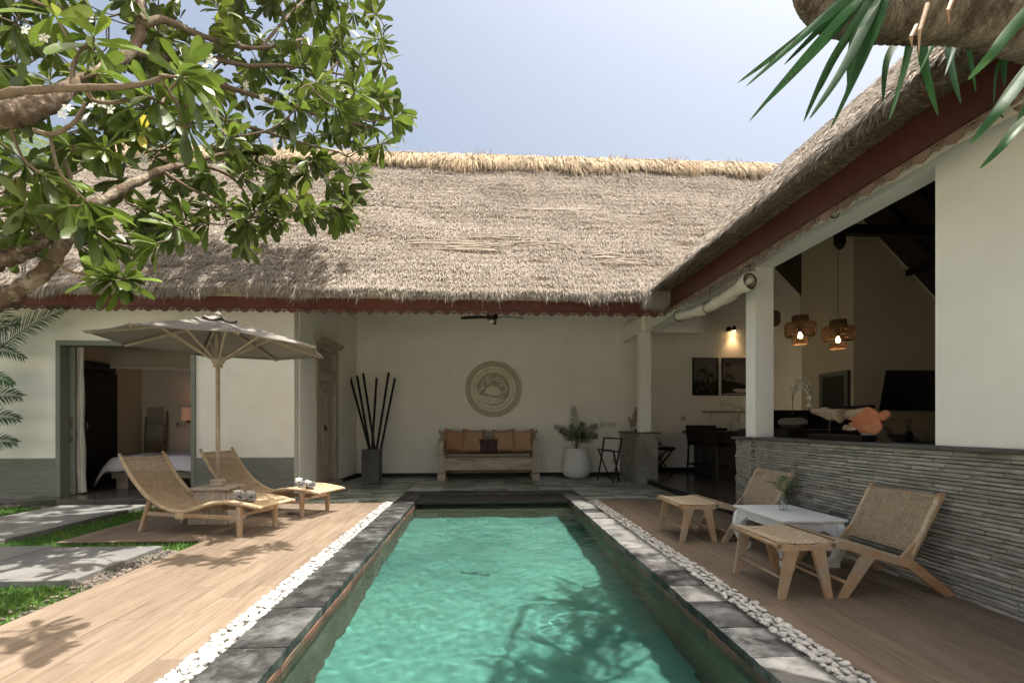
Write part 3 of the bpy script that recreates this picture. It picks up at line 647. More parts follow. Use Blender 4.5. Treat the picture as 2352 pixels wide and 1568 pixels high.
def strands(name, P, Dr, N3, ln, wd, m, parent, bend=.25, org=(0,0,0)):
    """straw blades: P roots, Dr direction, N3 surface normal; thin three-triangle blades"""
    n = len(P); Dr = Dr/np.linalg.norm(Dr, axis=1, keepdims=True); Sd = np.cross(Dr, N3+.3*rng.normal(size=(n,3))); Sd /= np.linalg.norm(Sd, axis=1, keepdims=True)+1e-9
    ln = ln[:, None]; wd = wd[:, None]; mid = P+Dr*ln*.5+N3*ln*.04; g_ = np.array([0,0,-1.0])
    tip = P+Dr*ln+g_*ln*bend*rng.random((n,1))
    V = np.stack([P-Sd*wd*.5, P+Sd*wd*.5, mid-Sd*wd*.45, mid+Sd*wd*.45, tip], 1).reshape(-1, 3)-np.array(org)
    k = np.arange(n)[:, None]*5
    return npmesh(name, V, quads=k+np.array([[0,1,3,2]]), tris=k+np.array([[2,3,4]]), m=m, parent=parent, kind='stuff', shade=np.repeat(rng.random(n), 5))
# main slope straw, laid in courses
n = 300000; v = rng.random(n); crs = 30; sy = np.floor(v*crs)/crs+(rng.random(n)**1.6)/crs
y = 7.86+4.12*sy; xr = 2.72+((3.3+y-7.9)-3.36)/TS; xl = -8.4-(12-y)*.9; x = xl+(xr-xl)*rng.random(n)
gapn = vnoise(x*2.2, y*17, 3)+.6*vnoise(x*7, y*30, 5)+.5*vnoise(x*.8, y*1.1, 9); keep = (gapn > .66+.12*rng.normal(size=n))
bat = [(-1.25,.35,8.72,8.96),(-.3,1.0,9.06,9.15),(1.95,2.75,8.45,8.72),(.6,1.7,8.9,8.97),(.7,2.2,9.95,10.0)]
for q in bat: keep &= ~((x > q[0]) & (x < q[1]) & (y > q[2]) & (y < q[3]) & (rng.random(n) < .8))
x, y = x[keep], y[keep]; n = len(x)
z = 3.3+(y-7.9)+.02*np.sin(x*3.1+2*np.sin(y*2))+.015*np.sin(y*7+x)+rng.uniform(-.01, .03, n)
nn = np.array([0,-.7071,.7071]); P = np.stack([x, y, z], -1)
Dr = np.stack([rng.normal(0,.30,n)+.6*(vnoise(x*1.5,y*2,8)-.5), -np.ones(n), -np.ones(n)], -1)+nn*rng.uniform(.0,.6,(n,1))
strands('thatch_straw', P, Dr, np.tile(nn, (n,1)), rng.uniform(.035,.12,n), rng.uniform(.0035,.0075,n), M['thatch'], rf, org=OR)
# stray long straws
n = 420; y = rng.uniform(7.95, 11.8, n); x = rng.uniform(-9, 2.6, n); z = 3.37+(y-7.9); P = np.stack([x,y,z],-1)
Dr = np.stack([rng.normal(0,1.2,n), -np.ones(n), -np.ones(n)], -1)+nn*.1
strands('stray_straw', P, Dr, np.tile(nn,(n,1)), rng.uniform(.12,.4,n), np.full(n,.006), M['thatch'], rf, org=OR, bend=0)
# eave fringe
n = 30000; x = rng.uniform(-12.1, 2.62, n); t = rng.random(n); y = 7.86+.14*t-.02; z = 3.30-.13*rng.random(n)+.02*np.sin(x*3.1)
P = np.stack([x,y,z],-1); Dr = np.stack([rng.normal(0,.25,n), -rng.uniform(.05,.8,n), -np.ones(n)], -1)
le = rng.uniform(.03,.11,n)*(1+.45*np.sin(x*6.1)*np.sin(x*2.3+1)); le *= np.where(rng.random(n) < .025, 2.0, 1)
strands('eave_fringe', P, Dr, np.tile([0,-1.,.2],(n,1)), le, rng.uniform(.004,.009,n), M['thatch'], rf, org=OR, bend=.1)
# ridge cap
n = 30000; x = rng.uniform(-8.6, 6.95, n); clump = .5+.5*np.sin(x*2.9+np.sin(x*1.3)*2); tt = rng.random(n)
y = 12-.30*tt; z = 7.46-.30*tt+.06; P = np.stack([x,y,z],-1)
Dr = np.stack([rng.normal(0,.28,n)+.25*np.sin(x*2.9+1), -rng.uniform(.6,1.2,n), -rng.uniform(.5,1.1,n)], -1)
strands('ridge_cap', P, Dr, np.tile(nn,(n,1)), rng.uniform(.3,.55,n)*(.7+.7*vnoise(x*2.5,0*x,2)), rng.uniform(.008,.016,n), M['straw'], rf, org=OR)
n = 1600; x = rng.uniform(-8.5, 6.9, n); P = np.stack([x, 12+0*x, 7.44+0*x], -1); Dr = np.stack([rng.normal(0,1.5,n), rng.normal(-.6,.8,n), rng.uniform(-.1,.5,n)], -1)
for cx in (-.05, 3.2, 4.6, 6.0):
    mk = np.abs(x-cx) < .22; Dr[mk] = np.stack([rng.normal(0,.5,mk.sum()), rng.normal(-.5,.5,mk.sum()), rng.uniform(.3,1.0,mk.sum())], -1)
strands('ridge_tufts', P, Dr, np.tile(nn,(n,1)), rng.uniform(.08,.30,n), np.full(n,.010), M['straw'], rf, org=OR, bend=.3)
b = MB(OR)
for x in np.arange(-8.4, 6.9, 1.9): b.tube([(x, 11.96, 7.475+random.uniform(-.01,.01)), (x+1.0, 11.95, 7.49), (x+1.92, 11.96, 7.475)], .013, 6)
b.build('ridge_pole', M['straw'], rf)
# bamboo battens showing through thin patches
for q in bat:
    yy = q[2]
    while yy < q[3]:
        for sgm in range(2 if q[1]-q[0] < 1 else 3):
            l = random.uniform(.35, .8)*(q[1]-q[0]); x0 = random.uniform(q[0]-.1, q[1]-l+.1); dz = random.uniform(.02,.05)
            b = MB(OR); b.tube([(x0, yy, 3.3+yy-7.9+dz), (x0+l/2, yy+random.uniform(-.02,.02), 3.3+yy-7.9+dz+.02), (x0+l, yy+random.uniform(-.02,.02), 3.3+yy-7.9+dz)], random.uniform(.004,.008), 5); b.build('batten', M['thatch_pole'], rf)
        yy += .045
# fascia + trim
def crest(n_, flip):
    """one pierced stepped crest, 0.236 wide, hanging down 0.075, in local u (x) and z"""
    b = MB(); f_ = lambda u, v, w: (u, w, v)
    w = .118
    b.prism([(-w,-.002),(w,-.002),(w,-.012),(-w,-.012)], f_, .012)
    b.prism([(-.085,-.026),(-.06,-.012),(.06,-.012),(.085,-.026),(.085,-.036),(.066,-.036),(.066,-.047),(.047,-.047),(.047,-.058),(.028,-.058),(.028,-.068),(.010,-.068),(0,-.078),(-.010,-.068),(-.028,-.068),(-.028,-.058),(-.047,-.058),(-.047,-.047),(-.066,-.047),(-.066,-.036),(-.085,-.036)], f_, .012)
    b.prism([(-w,-.030),(-.09,-.030),(-.09,-.048),(-.103,-.048),(-w,-.060)], f_, .012); b.prism([(w,-.030),(w,-.060),(.103,-.048),(.09,-.048),(.09,-.030)], f_, .012)
    b.prism([(-.10,-.012),(-.092,-.012),(-.098,-.032),(-.108,-.032)], f_, .012); b.prism([(.10,-.012),(.092,-.012),(.098,-.032),(.108,-.032)], f_, .012)
    me = bpy.data.meshes.new('crest'); me.from_pydata(b.v, [], b.f); return me
cm = crest(0, 0); cm.materials.append(M['crest'])
for (x0, x1) in ((-12.2,-9.1),(-9.096,-6.2),(-6.196,-3.1),(-3.096,.0),(.004,2.87)): b = MB(OR); b.box(x0, x1, 8.05, 8.085, 2.99, 3.25); b.box(x0, x1-.01, 8.04, 8.0499, 2.99, 3.005); b.build('fascia_board', M['fascia'], rf)
k = 0; x = 2.75
while x > -9.2:
    o = bpy.data.objects.new('crest', cm); COL.objects.link(o); o.parent = rf; o.location = (x-OR[0], 8.06-OR[1], 2.99); x -= .2365
# right roof
b = MB(OR2); vs = []; rows = 40; cols = 110
def ymax(x): return 7.9+(right_z(x)-3.3)+.05
for j in range(rows+1):
    x = 2.66+(5.9-2.66)*j/rows
    for i_ in range(cols+1):
        y1 = ymax(x); y = 1.0+(y1-1.0)*i_/cols; vs.append((x, y, right_z(x)+.02*math.sin(y*3+x)+random.uniform(-.012,.012)))
b.add(vs, [(j*(cols+1)+i_, j*(cols+1)+i_+1, (j+1)*(cols+1)+i_+1, (j+1)*(cols+1)+i_) for j in range(rows) for i_ in range(cols)])
b.add([(5.9,1.0,6.336),(5.9,12,6.336),(10.2,12,2.34),(10.2,1,2.34)], [(0,1,2,3)])
# rounded thick lip
prof = [(2.66,3.36),(2.635,3.32),(2.66,3.265),(2.74,3.235),(2.86,3.245),(2.9,3.27)]
vs = []; n_ = 150
for i_ in range(n_+1):
    y = 1.0+(7.95-1.0)*i_/n_; wv = .012*math.sin(y*5)+.01*math.sin(y*13)
    for (px, pz) in prof: vs.append((px+wv+random.uniform(-.006,.006), y, pz+random.uniform(-.006,.006)))
b.add(vs, [(i_*6+j, i_*6+j+1, (i_+1)*6+j+1, (i_+1)*6+j) for i_ in range(n_) for j in range(5)]); b.build('thatch_bed', M['thatch_base'], rr)
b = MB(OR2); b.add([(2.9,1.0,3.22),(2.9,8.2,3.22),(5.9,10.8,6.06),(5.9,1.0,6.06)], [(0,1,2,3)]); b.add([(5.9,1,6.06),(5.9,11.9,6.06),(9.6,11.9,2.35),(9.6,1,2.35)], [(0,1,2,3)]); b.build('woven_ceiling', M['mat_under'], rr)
for y in np.arange(2.2, 9.0, .62):
    b = MB(OR2); b.bar((5.95, y, 5.94), (9.4, y, 2.48), .07, .10); b.build('rafter', M['dark_wood'], rr)
for (s_, zz) in ((6.9, 5.02), (7.9, 4.02), (8.6, 3.32)):
    b = MB(OR2); b.bar((s_, 1.6, zz-.0), (s_, 9.08, zz-.0), .10, .12); b.build('purlin', M['dark_wood'], rr)
b = MB(OR2); b.box(5.83, 5.97, 1.5, 11.8, 5.75, 5.95); b.build('ridge_beam', M['dark_wood'], rr)
for y in (7.4,):
    b = MB(OR2); b.box(5.0, 8.2, y, y+.13, 3.98+.1, 4.12+.1); b.box(5.35, 5.47, y+.01, y+.12, 3.93, 4.08); b.lathe([(.01,-.08),(.05,-.05),(.07,0)], 10, (5.41, y+.06, 3.93)); b.build('tie_beam', M['dark_wood'], rr)
b = MB(OR2); b.bar((6.86, 9.05, 5.12), (9.3, 9.05, 2.68), .05, .07, up=(1, 0, 1)); b.build('verge_trim', M['plaster_in'], rr)
n = 80000; x = 2.64+(5.9-2.64)*rng.random(n)**1.3; y = 1.0+(7.95+(3.36+(x-2.7)*TS-3.3)-1.0)*rng.random(n); z = 3.36+(x-2.7)*TS+rng.uniform(-.01,.03,n)
nr = np.array([-TS,0,1.])/math.hypot(TS,1); P = np.stack([x,y,z],-1); Dr = np.stack([-np.ones(n), rng.normal(0,.4,n), -TS*np.ones(n)], -1)+nr*rng.uniform(0,.35,(n,1))
strands('thatch_straw', P, Dr, np.tile(nr,(n,1)), rng.uniform(.06,.18,n), rng.uniform(.004,.009,n), M['thatch'], rr, org=OR2)
n = 42000; t = rng.random(n); x = np.interp(t, [0,.25,.5,1], [2.66,2.62,2.65,2.88]); z = np.interp(t, [0,.25,.5,1], [3.37,3.315,3.26,3.245]); y = rng.uniform(1.6, 8.0, n)
P = np.stack([x,y,z],-1); Dr = np.stack([-rng.uniform(.0,.9,n)*(1-t)-.1+.2*t, -rng.uniform(-.2,.6,n), -rng.uniform(.35,1,n)], -1)
up = (t < .42) & (vnoise(y*6, t*5, 4) > .25+.1*rng.normal(size=n))
strands('eave_fringe', P[up], Dr[up], np.tile([-1.,0,0],(up.sum(),1)), rng.uniform(.03,.09,up.sum())*(1+.3*np.sin(y[up]*4)), rng.uniform(.006,.012,up.sum()), M['thatch'], rr, org=OR2)
Dr2 = np.stack([-rng.uniform(.3,1.0,n), -rng.uniform(-.1,.7,n), -rng.uniform(.0,.18,n)], -1); dn = t >= .40
strands('eave_underside_straw', P[dn], Dr2[dn], np.tile([0,0,-1.],(dn.sum(),1)), rng.uniform(.04,.09,dn.sum()), rng.uniform(.004,.008,dn.sum()), M['straw_brown'], rr, org=OR2, bend=.15)
# drooping tuft where the two eaves meet
n = 3500; t = rng.random(n); x = 2.55+.35*rng.random(n); y = 7.7+.3*rng.random(n); P = np.stack([x,y,3.15+.22*rng.random(n)],-1); Dr = np.stack([-rng.uniform(-.1,.7,n), -rng.uniform(.1,.7,n), -np.ones(n)], -1)
strands('corner_fringe', P, Dr, np.tile([-.7,-.7,0],(n,1)), rng.uniform(.08,.24,n), np.full(n,.006), M['thatch'], rr, org=OR2)
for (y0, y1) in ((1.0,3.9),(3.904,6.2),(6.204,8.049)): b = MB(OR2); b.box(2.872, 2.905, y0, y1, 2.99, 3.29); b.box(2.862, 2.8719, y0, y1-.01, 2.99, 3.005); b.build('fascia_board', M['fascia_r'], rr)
cm2 = cm.copy(); cm2.materials.clear(); cm2.materials.append(M['crest_grey'])
y = 7.93
while y > 1.9:
    o = bpy.data.objects.new('crest', cm2); COL.objects.link(o); o.parent = rr; o.location = (2.89-OR2[0], y-OR2[1], 2.99); o.rotation_euler = (0, 0, R(90)); y -= .2365
# ================================================================== FURNITURE AND OBJECTS
def bez(pts, n=24):       # Catmull-Rom through points
    P = [Vector(p) for p in pts]; out = []; m = len(P)
    for i in range(m-1):
        p0, p1, p2, p3 = P[max(i-1, 0)], P[i], P[i+1], P[min(i+2, m-1)]; k = max(2, n//(m-1))
        for j in range(k):
            t = j/k; out.append(.5*((2*p1)+(p2-p0)*t+(2*p0-5*p1+4*p2-p3)*t*t+(-p0+3*p1-3*p2+p3)*t**3))
    out.append(P[-1]); return out
def weave(name, S, nu, nv, su, sv, th, m, parent, fill=.66, fillv=None, org=(0,0,0)):
    """real over-under weave. S(u,v)->(point, normal) for arrays in 0..1; su, sv metric sizes"""
    V = []; Q = []; cnt = 0
    for ax in (0, 1):
        ns, ng = (nv, nu) if ax == 0 else (nu, nv)
        seg = 2*ng; t = np.linspace(0, 1, seg+1); hw = (fill if ax == 0 else (fillv or fill))*.5/ns
        for k in range(ns):
            c = (k+.5)/ns; ph = np.cos(np.pi*(np.arange(seg+1)/2.0+.0)*1.0*1+np.pi*k) if ax == 0 else -np.cos(np.pi*(np.arange(seg+1)/2.0)+np.pi*k)
            ph = np.cos(np.pi*(t*ng-.5)+np.pi*k)*(1 if ax == 0 else -1)
            rows = []
            for (dc, dn) in ((-hw, 0), (0, 1), (hw, 0), (0, -1)):
                cc = np.full_like(t, c+dc); p, nrm = S(t, cc) if ax == 0 else S(cc, t)
                rows.append(p+nrm*((ph*th*.55)+dn*th*.5)[:, None])
            A = np.stack(rows, 1); V.append(A.reshape(-1, 3)); i0 = cnt+np.arange(seg)[:, None]*4
            for j in range(4):
                Q.append(np.concatenate([i0+j, i0+(j+1) % 4, i0+4+(j+1) % 4, i0+4+j], 1))
            cnt += 4*(seg+1)
    V = np.concatenate(V)-np.array(org)
    return npmesh(name, V, quads=np.concatenate(Q), m=m, parent=parent, smooth=True)
def wrap(mb, pts, r, pitch=.012, n=7):       # a rail wrapped in cane: bumpy tube
    pts = [Vector(p) for p in pts]; L_ = sum((pts[i+1]-pts[i]).length for i in range(len(pts)-1)); k = int(L_/pitch)*2
    cum = [0]
    for i in range(len(pts)-1): cum.append(cum[-1]+(pts[i+1]-pts[i]).length)
    out = []; rr_ = []
    for j in range(k+1):
        s_ = cum[-1]*j/k; i = max(q for q in range(len(cum)-1) if cum[q] <= s_+1e-9); t = (s_-cum[i])/max(1e-9, cum[i+1]-cum[i])
        out.append(pts[i].lerp(pts[i+1], min(t, 1))); rr_.append(r*(1.07 if j % 2 else .93))
    mb.tube(out, rr_, n)
# ---- sun loungers: local x = head->foot, y = across
LW = .60
prof = [(-.243,.828),(-.16,.70),(-.073,.584),(.02,.485),(.108,.402),(.286,.300),(.43,.253),(.572,.238),(.69,.256),(.806,.294),(.96,.34),(1.114,.361),(1.25,.362),(1.40,.345),(1.545,.322)]
def make_lounger():
    t = thing('sun_lounger', 'woven rattan lounger', 'sun lounger'); c = bez([(p[0], 0, p[1]) for p in prof], 84)
    arr = np.array([p[:] for p in c]); d = np.gradient(arr, axis=0); nr = np.stack([-d[:,2], 0*d[:,0], d[:,0]], -1); nr /= np.linalg.norm(nr, axis=1, keepdims=True); s_ = np.linspace(0, 1, len(arr))
    def S(u, v):
        u = np.clip(u*.985+.012, 0, 1)
        p = np.stack([np.interp(u, s_, arr[:,k]) for k in range(3)], -1); n_ = np.stack([np.interp(u, s_, nr[:,k]) for k in range(3)], -1)
        sag = .022*(1-(2*v-1)**2)*np.sin(np.pi*np.clip(u*1.02,0,1)); p = p.copy(); p[:,1] = .022+(LW-.044)*v; return p-n_*sag[:,None], n_
    weave('woven_seat', S, 84, 27, 2.1, LW, .008, M['rattan'], t, fill=.60, fillv=.56)
    for y in (.02, LW-.02):
        b = MB(); wrap(b, [(p.x, y, p.z) for p in c], .024); b.build('side_rail', M['rattan'], t, smooth=True)
        b = MB(); p0, p1 = c[0], c[2]; dd = (p0-p1).normalized(); b.tube([(c[1].x, y, c[1].z), (p0.x+dd.x*.035, y, p0.z+dd.z*.035), (p0.x+dd.x*.05, y, p0.z+dd.z*.05)], [.019, .019, .012], 10); b.build('rail_tip', M['teak'], t, smooth=True)
        b = MB(); b.tube([(1.535, y, .325), (1.58, y, .317), (1.595, y, .315)], [.021, .021, .014], 10); b.build('rail_tip', M['teak'], t, smooth=True)
        b = MB(); b.bar((.03, y, .0), (.155, y, .345), .045, .06, up=(0, 1, 0), w2=.05, h2=.05); b.build('leg', M['teak'], t)
        b = MB(); b.bar((1.325, y, 0), (1.325, y, .325), .05, .045, up=(1, 0, 0), w2=.065, h2=.05); b.build('leg', M['teak'], t)
        b = MB(); b.bar((.12, y, .205), (1.30, y, .20), .03, .045); b.build('stretcher', M['teak'], t)
        b = MB(); b.box(.52, .63, y-.027, y+.027, .165, .232); b.build('rattan_binding', M['rattan'], t)
    for (x, z, w_) in ((.11, .215, .03), (1.325, .23, .028)):
        b = MB(); b.bar((x, .03, z), (x, LW-.03, z), w_, .035); b.build('cross_bar', M['teak'], t)
    b = MB(); wrap(b, [(c[1].x, .02, c[1].z-.005), (c[1].x, LW-.02, c[1].z-.005)], .016); b.build('end_rail', M['rattan'], t, smooth=True); b = MB(); wrap(b, [(1.545, .02, .32), (1.545, LW-.02, .32)], .018); b.build('end_rail', M['rattan'], t, smooth=True)
    return t
def place(t, p, q):
    t.location = (p[0], p[1], 0); t.rotation_euler = (0, 0, math.atan2(q[1]-p[1], q[0]-p[0]))
L1 = make_lounger(); L1['label'] = 'nearer woven rattan sun lounger in front of the umbrella base'; L1['group'] = 'rattan sun loungers under the umbrella'
a1 = math.atan2(5.651-6.019, -2.615+3.908); L1.location = (-3.875, 5.985, 0); L1.rotation_euler = (0, 0, a1)
L2 = copy_tree(L1); L2['label'] = 'farther woven rattan sun lounger against the ribbed grey dado'; L2.location = (-3.60, 7.13, 0); L2.rotation_euler = (0, 0, a1-.02)
# rolled towels and blossoms
def make_towel():
    t = thing('rolled_towel', 'x', 'towel'); b = MB()
    pts = []; turns = 3.2; n = 60
    for k in range(n+1):
        th = 2*math.pi*turns*k/n; r = .012+.040*(k/n); pts.append((r*math.cos(th), r*math.sin(th)*.92, r))
    L_ = .30; hw = .0052; vs = []
    for yy in (-.5*L_, -.46*L_, -.2*L_, .2*L_, .46*L_, .5*L_):
        jit = random.uniform(-.002,.002); e = .8 if abs(yy) > .47*L_ else 1
        for k, (x, z, r) in enumerate(pts):
            x2, z2 = x/r, z/r
            for o in (-hw*e, hw*e): vs.append(((x+x2*o*1)*(1)+jit, yy+.004*math.sin(k*.9), z+z2*o+jit))
    m = 2*(n+1); fs = []
    for i in range(5):
        for k in range(n):
            for o in (0, 1): a_ = i*m+2*k+o; fs.append((a_, a_+2, a_+m+2, a_+m))
    for i in (0, 5):
        for k in range(n): a_ = i*m+2*k; fs.append((a_, a_+1, a_+3, a_+2))
    b.add(vs, fs); b.build('roll', M['towel'], t, smooth=True)
    return t
def blossom(parent_loc, sc=1.0, rx=0):
    t = thing('frangipani_flower', 'x', 'flower', parent_loc)
    for k in range(5):
        b = MB(); a = 2*math.pi*k/5; vs = []; n = 6
        for j in range(n+1):
            s_ = j/n; w_ = .017*math.sin(math.pi*min(1, .12+s_*.93))*sc; r = .045*s_*sc; z = .018*math.sin(s_*2.0)*sc
            ca, sa = math.cos(a+.25*s_), math.sin(a+.25*s_)
            vs += [(r*ca+w_*sa, r*sa-w_*ca, z+.003), (r*ca, r*sa, z-.001), (r*ca-w_*sa, r*sa+w_*ca, z+.006*s_)]
        fs = [(3*j+i, 3*j+i+1, 3*j+4+i, 3*j+3+i) for j in range(n) for i in (0, 1)]
        b.add(vs, fs); b.build('petal', M['petal'], t, smooth=True)
    b = MB(); b.lathe([(.001,.006*sc),(.007*sc,.005*sc),(.004*sc,.0)], 8); b.build('heart', M['yellow'], t); t.rotation_euler = (rx, 0, .3); return t
tw = make_towel(); tws = [tw]+[copy_tree(tw) for _ in range(3)]
def loc_on(L, x, y, z):
    c, s_ = math.cos(L.rotation_euler.z), math.sin(L.rotation_euler.z); return (L.location.x+c*x-s_*y, L.location.y+s_*x+c*y, z)
spec = [(L1, 1.13, 'left rolled grey towel on the nearer lounger'), (L1, 1.28, 'right rolled grey towel on the nearer lounger'), (L2, 1.13, 'left rolled grey towel on the farther lounger'), (L2, 1.28, 'right rolled grey towel on the farther lounger')]
for o, (L, x, lb) in zip(tws, spec):
    o['label'] = lb; o['group'] = 'rolled towels on the loungers'; o.location = loc_on(L, x, .24, .412); o.rotation_euler = (0, 0, .48+random.uniform(-.06,.06))
f1 = blossom(loc_on(L1, 1.20, .12, .462)); f1['label'] = 'white frangipani blossom on the towels of the nearer lounger'
f2 = blossom(loc_on(L2, 1.19, .14, .462), 1.15, .3); f2['label'] = 'white frangipani blossom on the towels of the farther lounger'
# ---- umbrella
UX, UY = -3.31, 6.62
um = thing('patio_umbrella', 'large taupe canvas umbrella with bleached wooden pole over the two loungers', 'umbrella', (UX, UY, .40))
U0 = (UX, UY, .40); RU = 1.30; ZR, ZT = 2.19, 2.52
TX, TY = -.028, -.010          # slight lean of the canopy
def up_(x, y, z): return (UX+x, UY+y, z+TX*x+TY*y)
a0 = R(-10)
ang = [a0+R(45)*k for k in range(8)]
def canopy(r0, r1, z0f, m_, name, th=0, sag=.05):
    b = MB(U0); n = 7; vs = []; fs = []; seg = 6
    for k in range(8):
        base = len(vs)
        for j in range(n+1):
            t = r0+(r1-r0)*j/n
            for i in range(seg+1):
                f_ = i/seg; a_, c_ = ang[k], ang[(k+1) % 8] if k < 7 else ang[0]+2*math.pi
                A = Vector((math.cos(a_), math.sin(a_)))*t; C = Vector((math.cos(c_), math.sin(c_)))*t; p = A.lerp(C, f_)
                edge = .04*math.sin(math.pi*f_)*(t/r1); p *= 1-edge
                z = z0f(t)-sag*math.sin(math.pi*f_)*math.sin(math.pi*min(1, t/RU*.95))*.6
                vs.append(up_(p.x, p.y, z))
        fs += [(base+j*(seg+1)+i, base+j*(seg+1)+i+1, base+(j+1)*(seg+1)+i+1, base+(j+1)*(seg+1)+i) for j in range(n) for i in range(seg)]
    b.add(vs, fs); o = b.build(name, m_, um, smooth=True); md = o.modifiers.new('thick', 'SOLIDIFY'); md.thickness = .004; return o
zf = lambda t: ZT-(ZT-ZR)*(t/RU)**1.12
canopy(.10, RU, zf, M['canvas'], 'canopy')
canopy(.02, .26, lambda t: zf(t)+.05-.10*t+.02*(t > .2), M['canvas'], 'vent_cap', sag=.12)
b = MB(U0); b.lathe([(.045,0),(.05,.02),(.03,.05),(.008,.06)], 10, up_(0, 0, ZT+.035)); b.build('finial', M['canvas'], um, smooth=True)
b = MB(U0)
for k in range(8):
    for (r_, s_) in ((RU, 1),):
        p = ang[k]; q = ang[(k+1) % 8]; P_ = [up_(math.cos(p)*r_, math.sin(p)*r_, ZR), up_((math.cos(p)+math.cos(q))*.5*r_*.985*.975, (math.sin(p)+math.sin(q))*.5*r_*.985*.975, ZR-.005), up_(math.cos(q)*r_, math.sin(q)*r_, ZR)]
        b.tube(P_, .006, 5)
b.build('canopy_hem', M['canvas'], um)
for k in range(8):
    c_, s_ = math.cos(ang[k]), math.sin(ang[k])
    b = MB(U0); b.bar(up_(c_*.04, s_*.04, zf(.04)-.04), up_(c_*(RU-.015), s_*(RU-.015), ZR-.012), .020, .030); rb = b.build('rib', M['umb_wood'], um)
    b = MB(U0); b.bar((UX+c_*.07, UY+s_*.07, 2.015), up_(c_*.60, s_*.60, zf(.60)-.045), .018, .026); b.build('strut', M['umb_wood'], rb)
b = MB(U0); b.tube([(UX, UY, .44), (UX, UY, 1.4), (UX-.004, UY, ZT)], .026, 14); b.build('pole', M['umb_wood'], um, smooth=True)
b = MB(U0); b.lathe([(.03,-.07),(.055,-.065),(.058,-.04),(.045,-.035),(.062,-.02),(.075,0),(.075,.035),(.055,.05),(.03,.05)], 16, (UX, UY, 1.985)); hb_ = b.build('hub', M['umb_wood'], um); smooth_by_angle(hb_)
# plinth holding the pole
ub = thing('umbrella_base', 'whitewashed tapered wooden box holding the umbrella pole between the loungers', 'umbrella base', (UX, UY, 0)); UB = (UX, UY, 0)
b = MB(UB); vs = [(UX+i*.225, UY+j*.225, .0) for i, j in ((-1,-1),(1,-1),(1,1),(-1,1))]+[(UX+i*.165, UY+j*.165, .40) for i, j in ((-1,-1),(1,-1),(1,1),(-1,1))]
b.add(vs, [(0,1,5,4),(1,2,6,5),(2,3,7,6),(3,0,4,7),(4,5,6,7)]); b.build('box', M['ledge_dark'], ub)
for fidx in range(4):
    rot = Matrix.Rotation(fidx*math.pi/2, 3, 'Z')
    for k in range(4):
        f0, f1_ = -1+2*k/4+.01, -1+2*(k+1)/4-.01
        pts = [(f0*.228,-.228,0),(f1_*.228,-.228,0),(f1_*.168,-.168,.40),(f0*.168,-.168,.40)]; ou = [(p[0], p[1]-.014, p[2]) for p in pts]
        b = MB(UB); b.add([Vector(UB)+rot @ Vector(p) for p in pts+ou], [(0,1,2,3),(7,6,5,4),(0,4,5,1),(1,5,6,2),(2,6,7,3),(3,7,4,0)]); b.build('board', M['wash_v'], ub)
b = MB(UB); b.cbox(UX-.23, UX+.23, UY-.22, UY+.22, .401, .435, .006); b.build('lid', M['wash'], ub)
b = MB(UB); b.cbox(UX-.065, UX+.065, UY-.065, UY+.065, .436, .52, .008); b.build('collar', M['wash'], ub)
um.location.z = .521 
for ch in um.children: ch.location.z -= .121
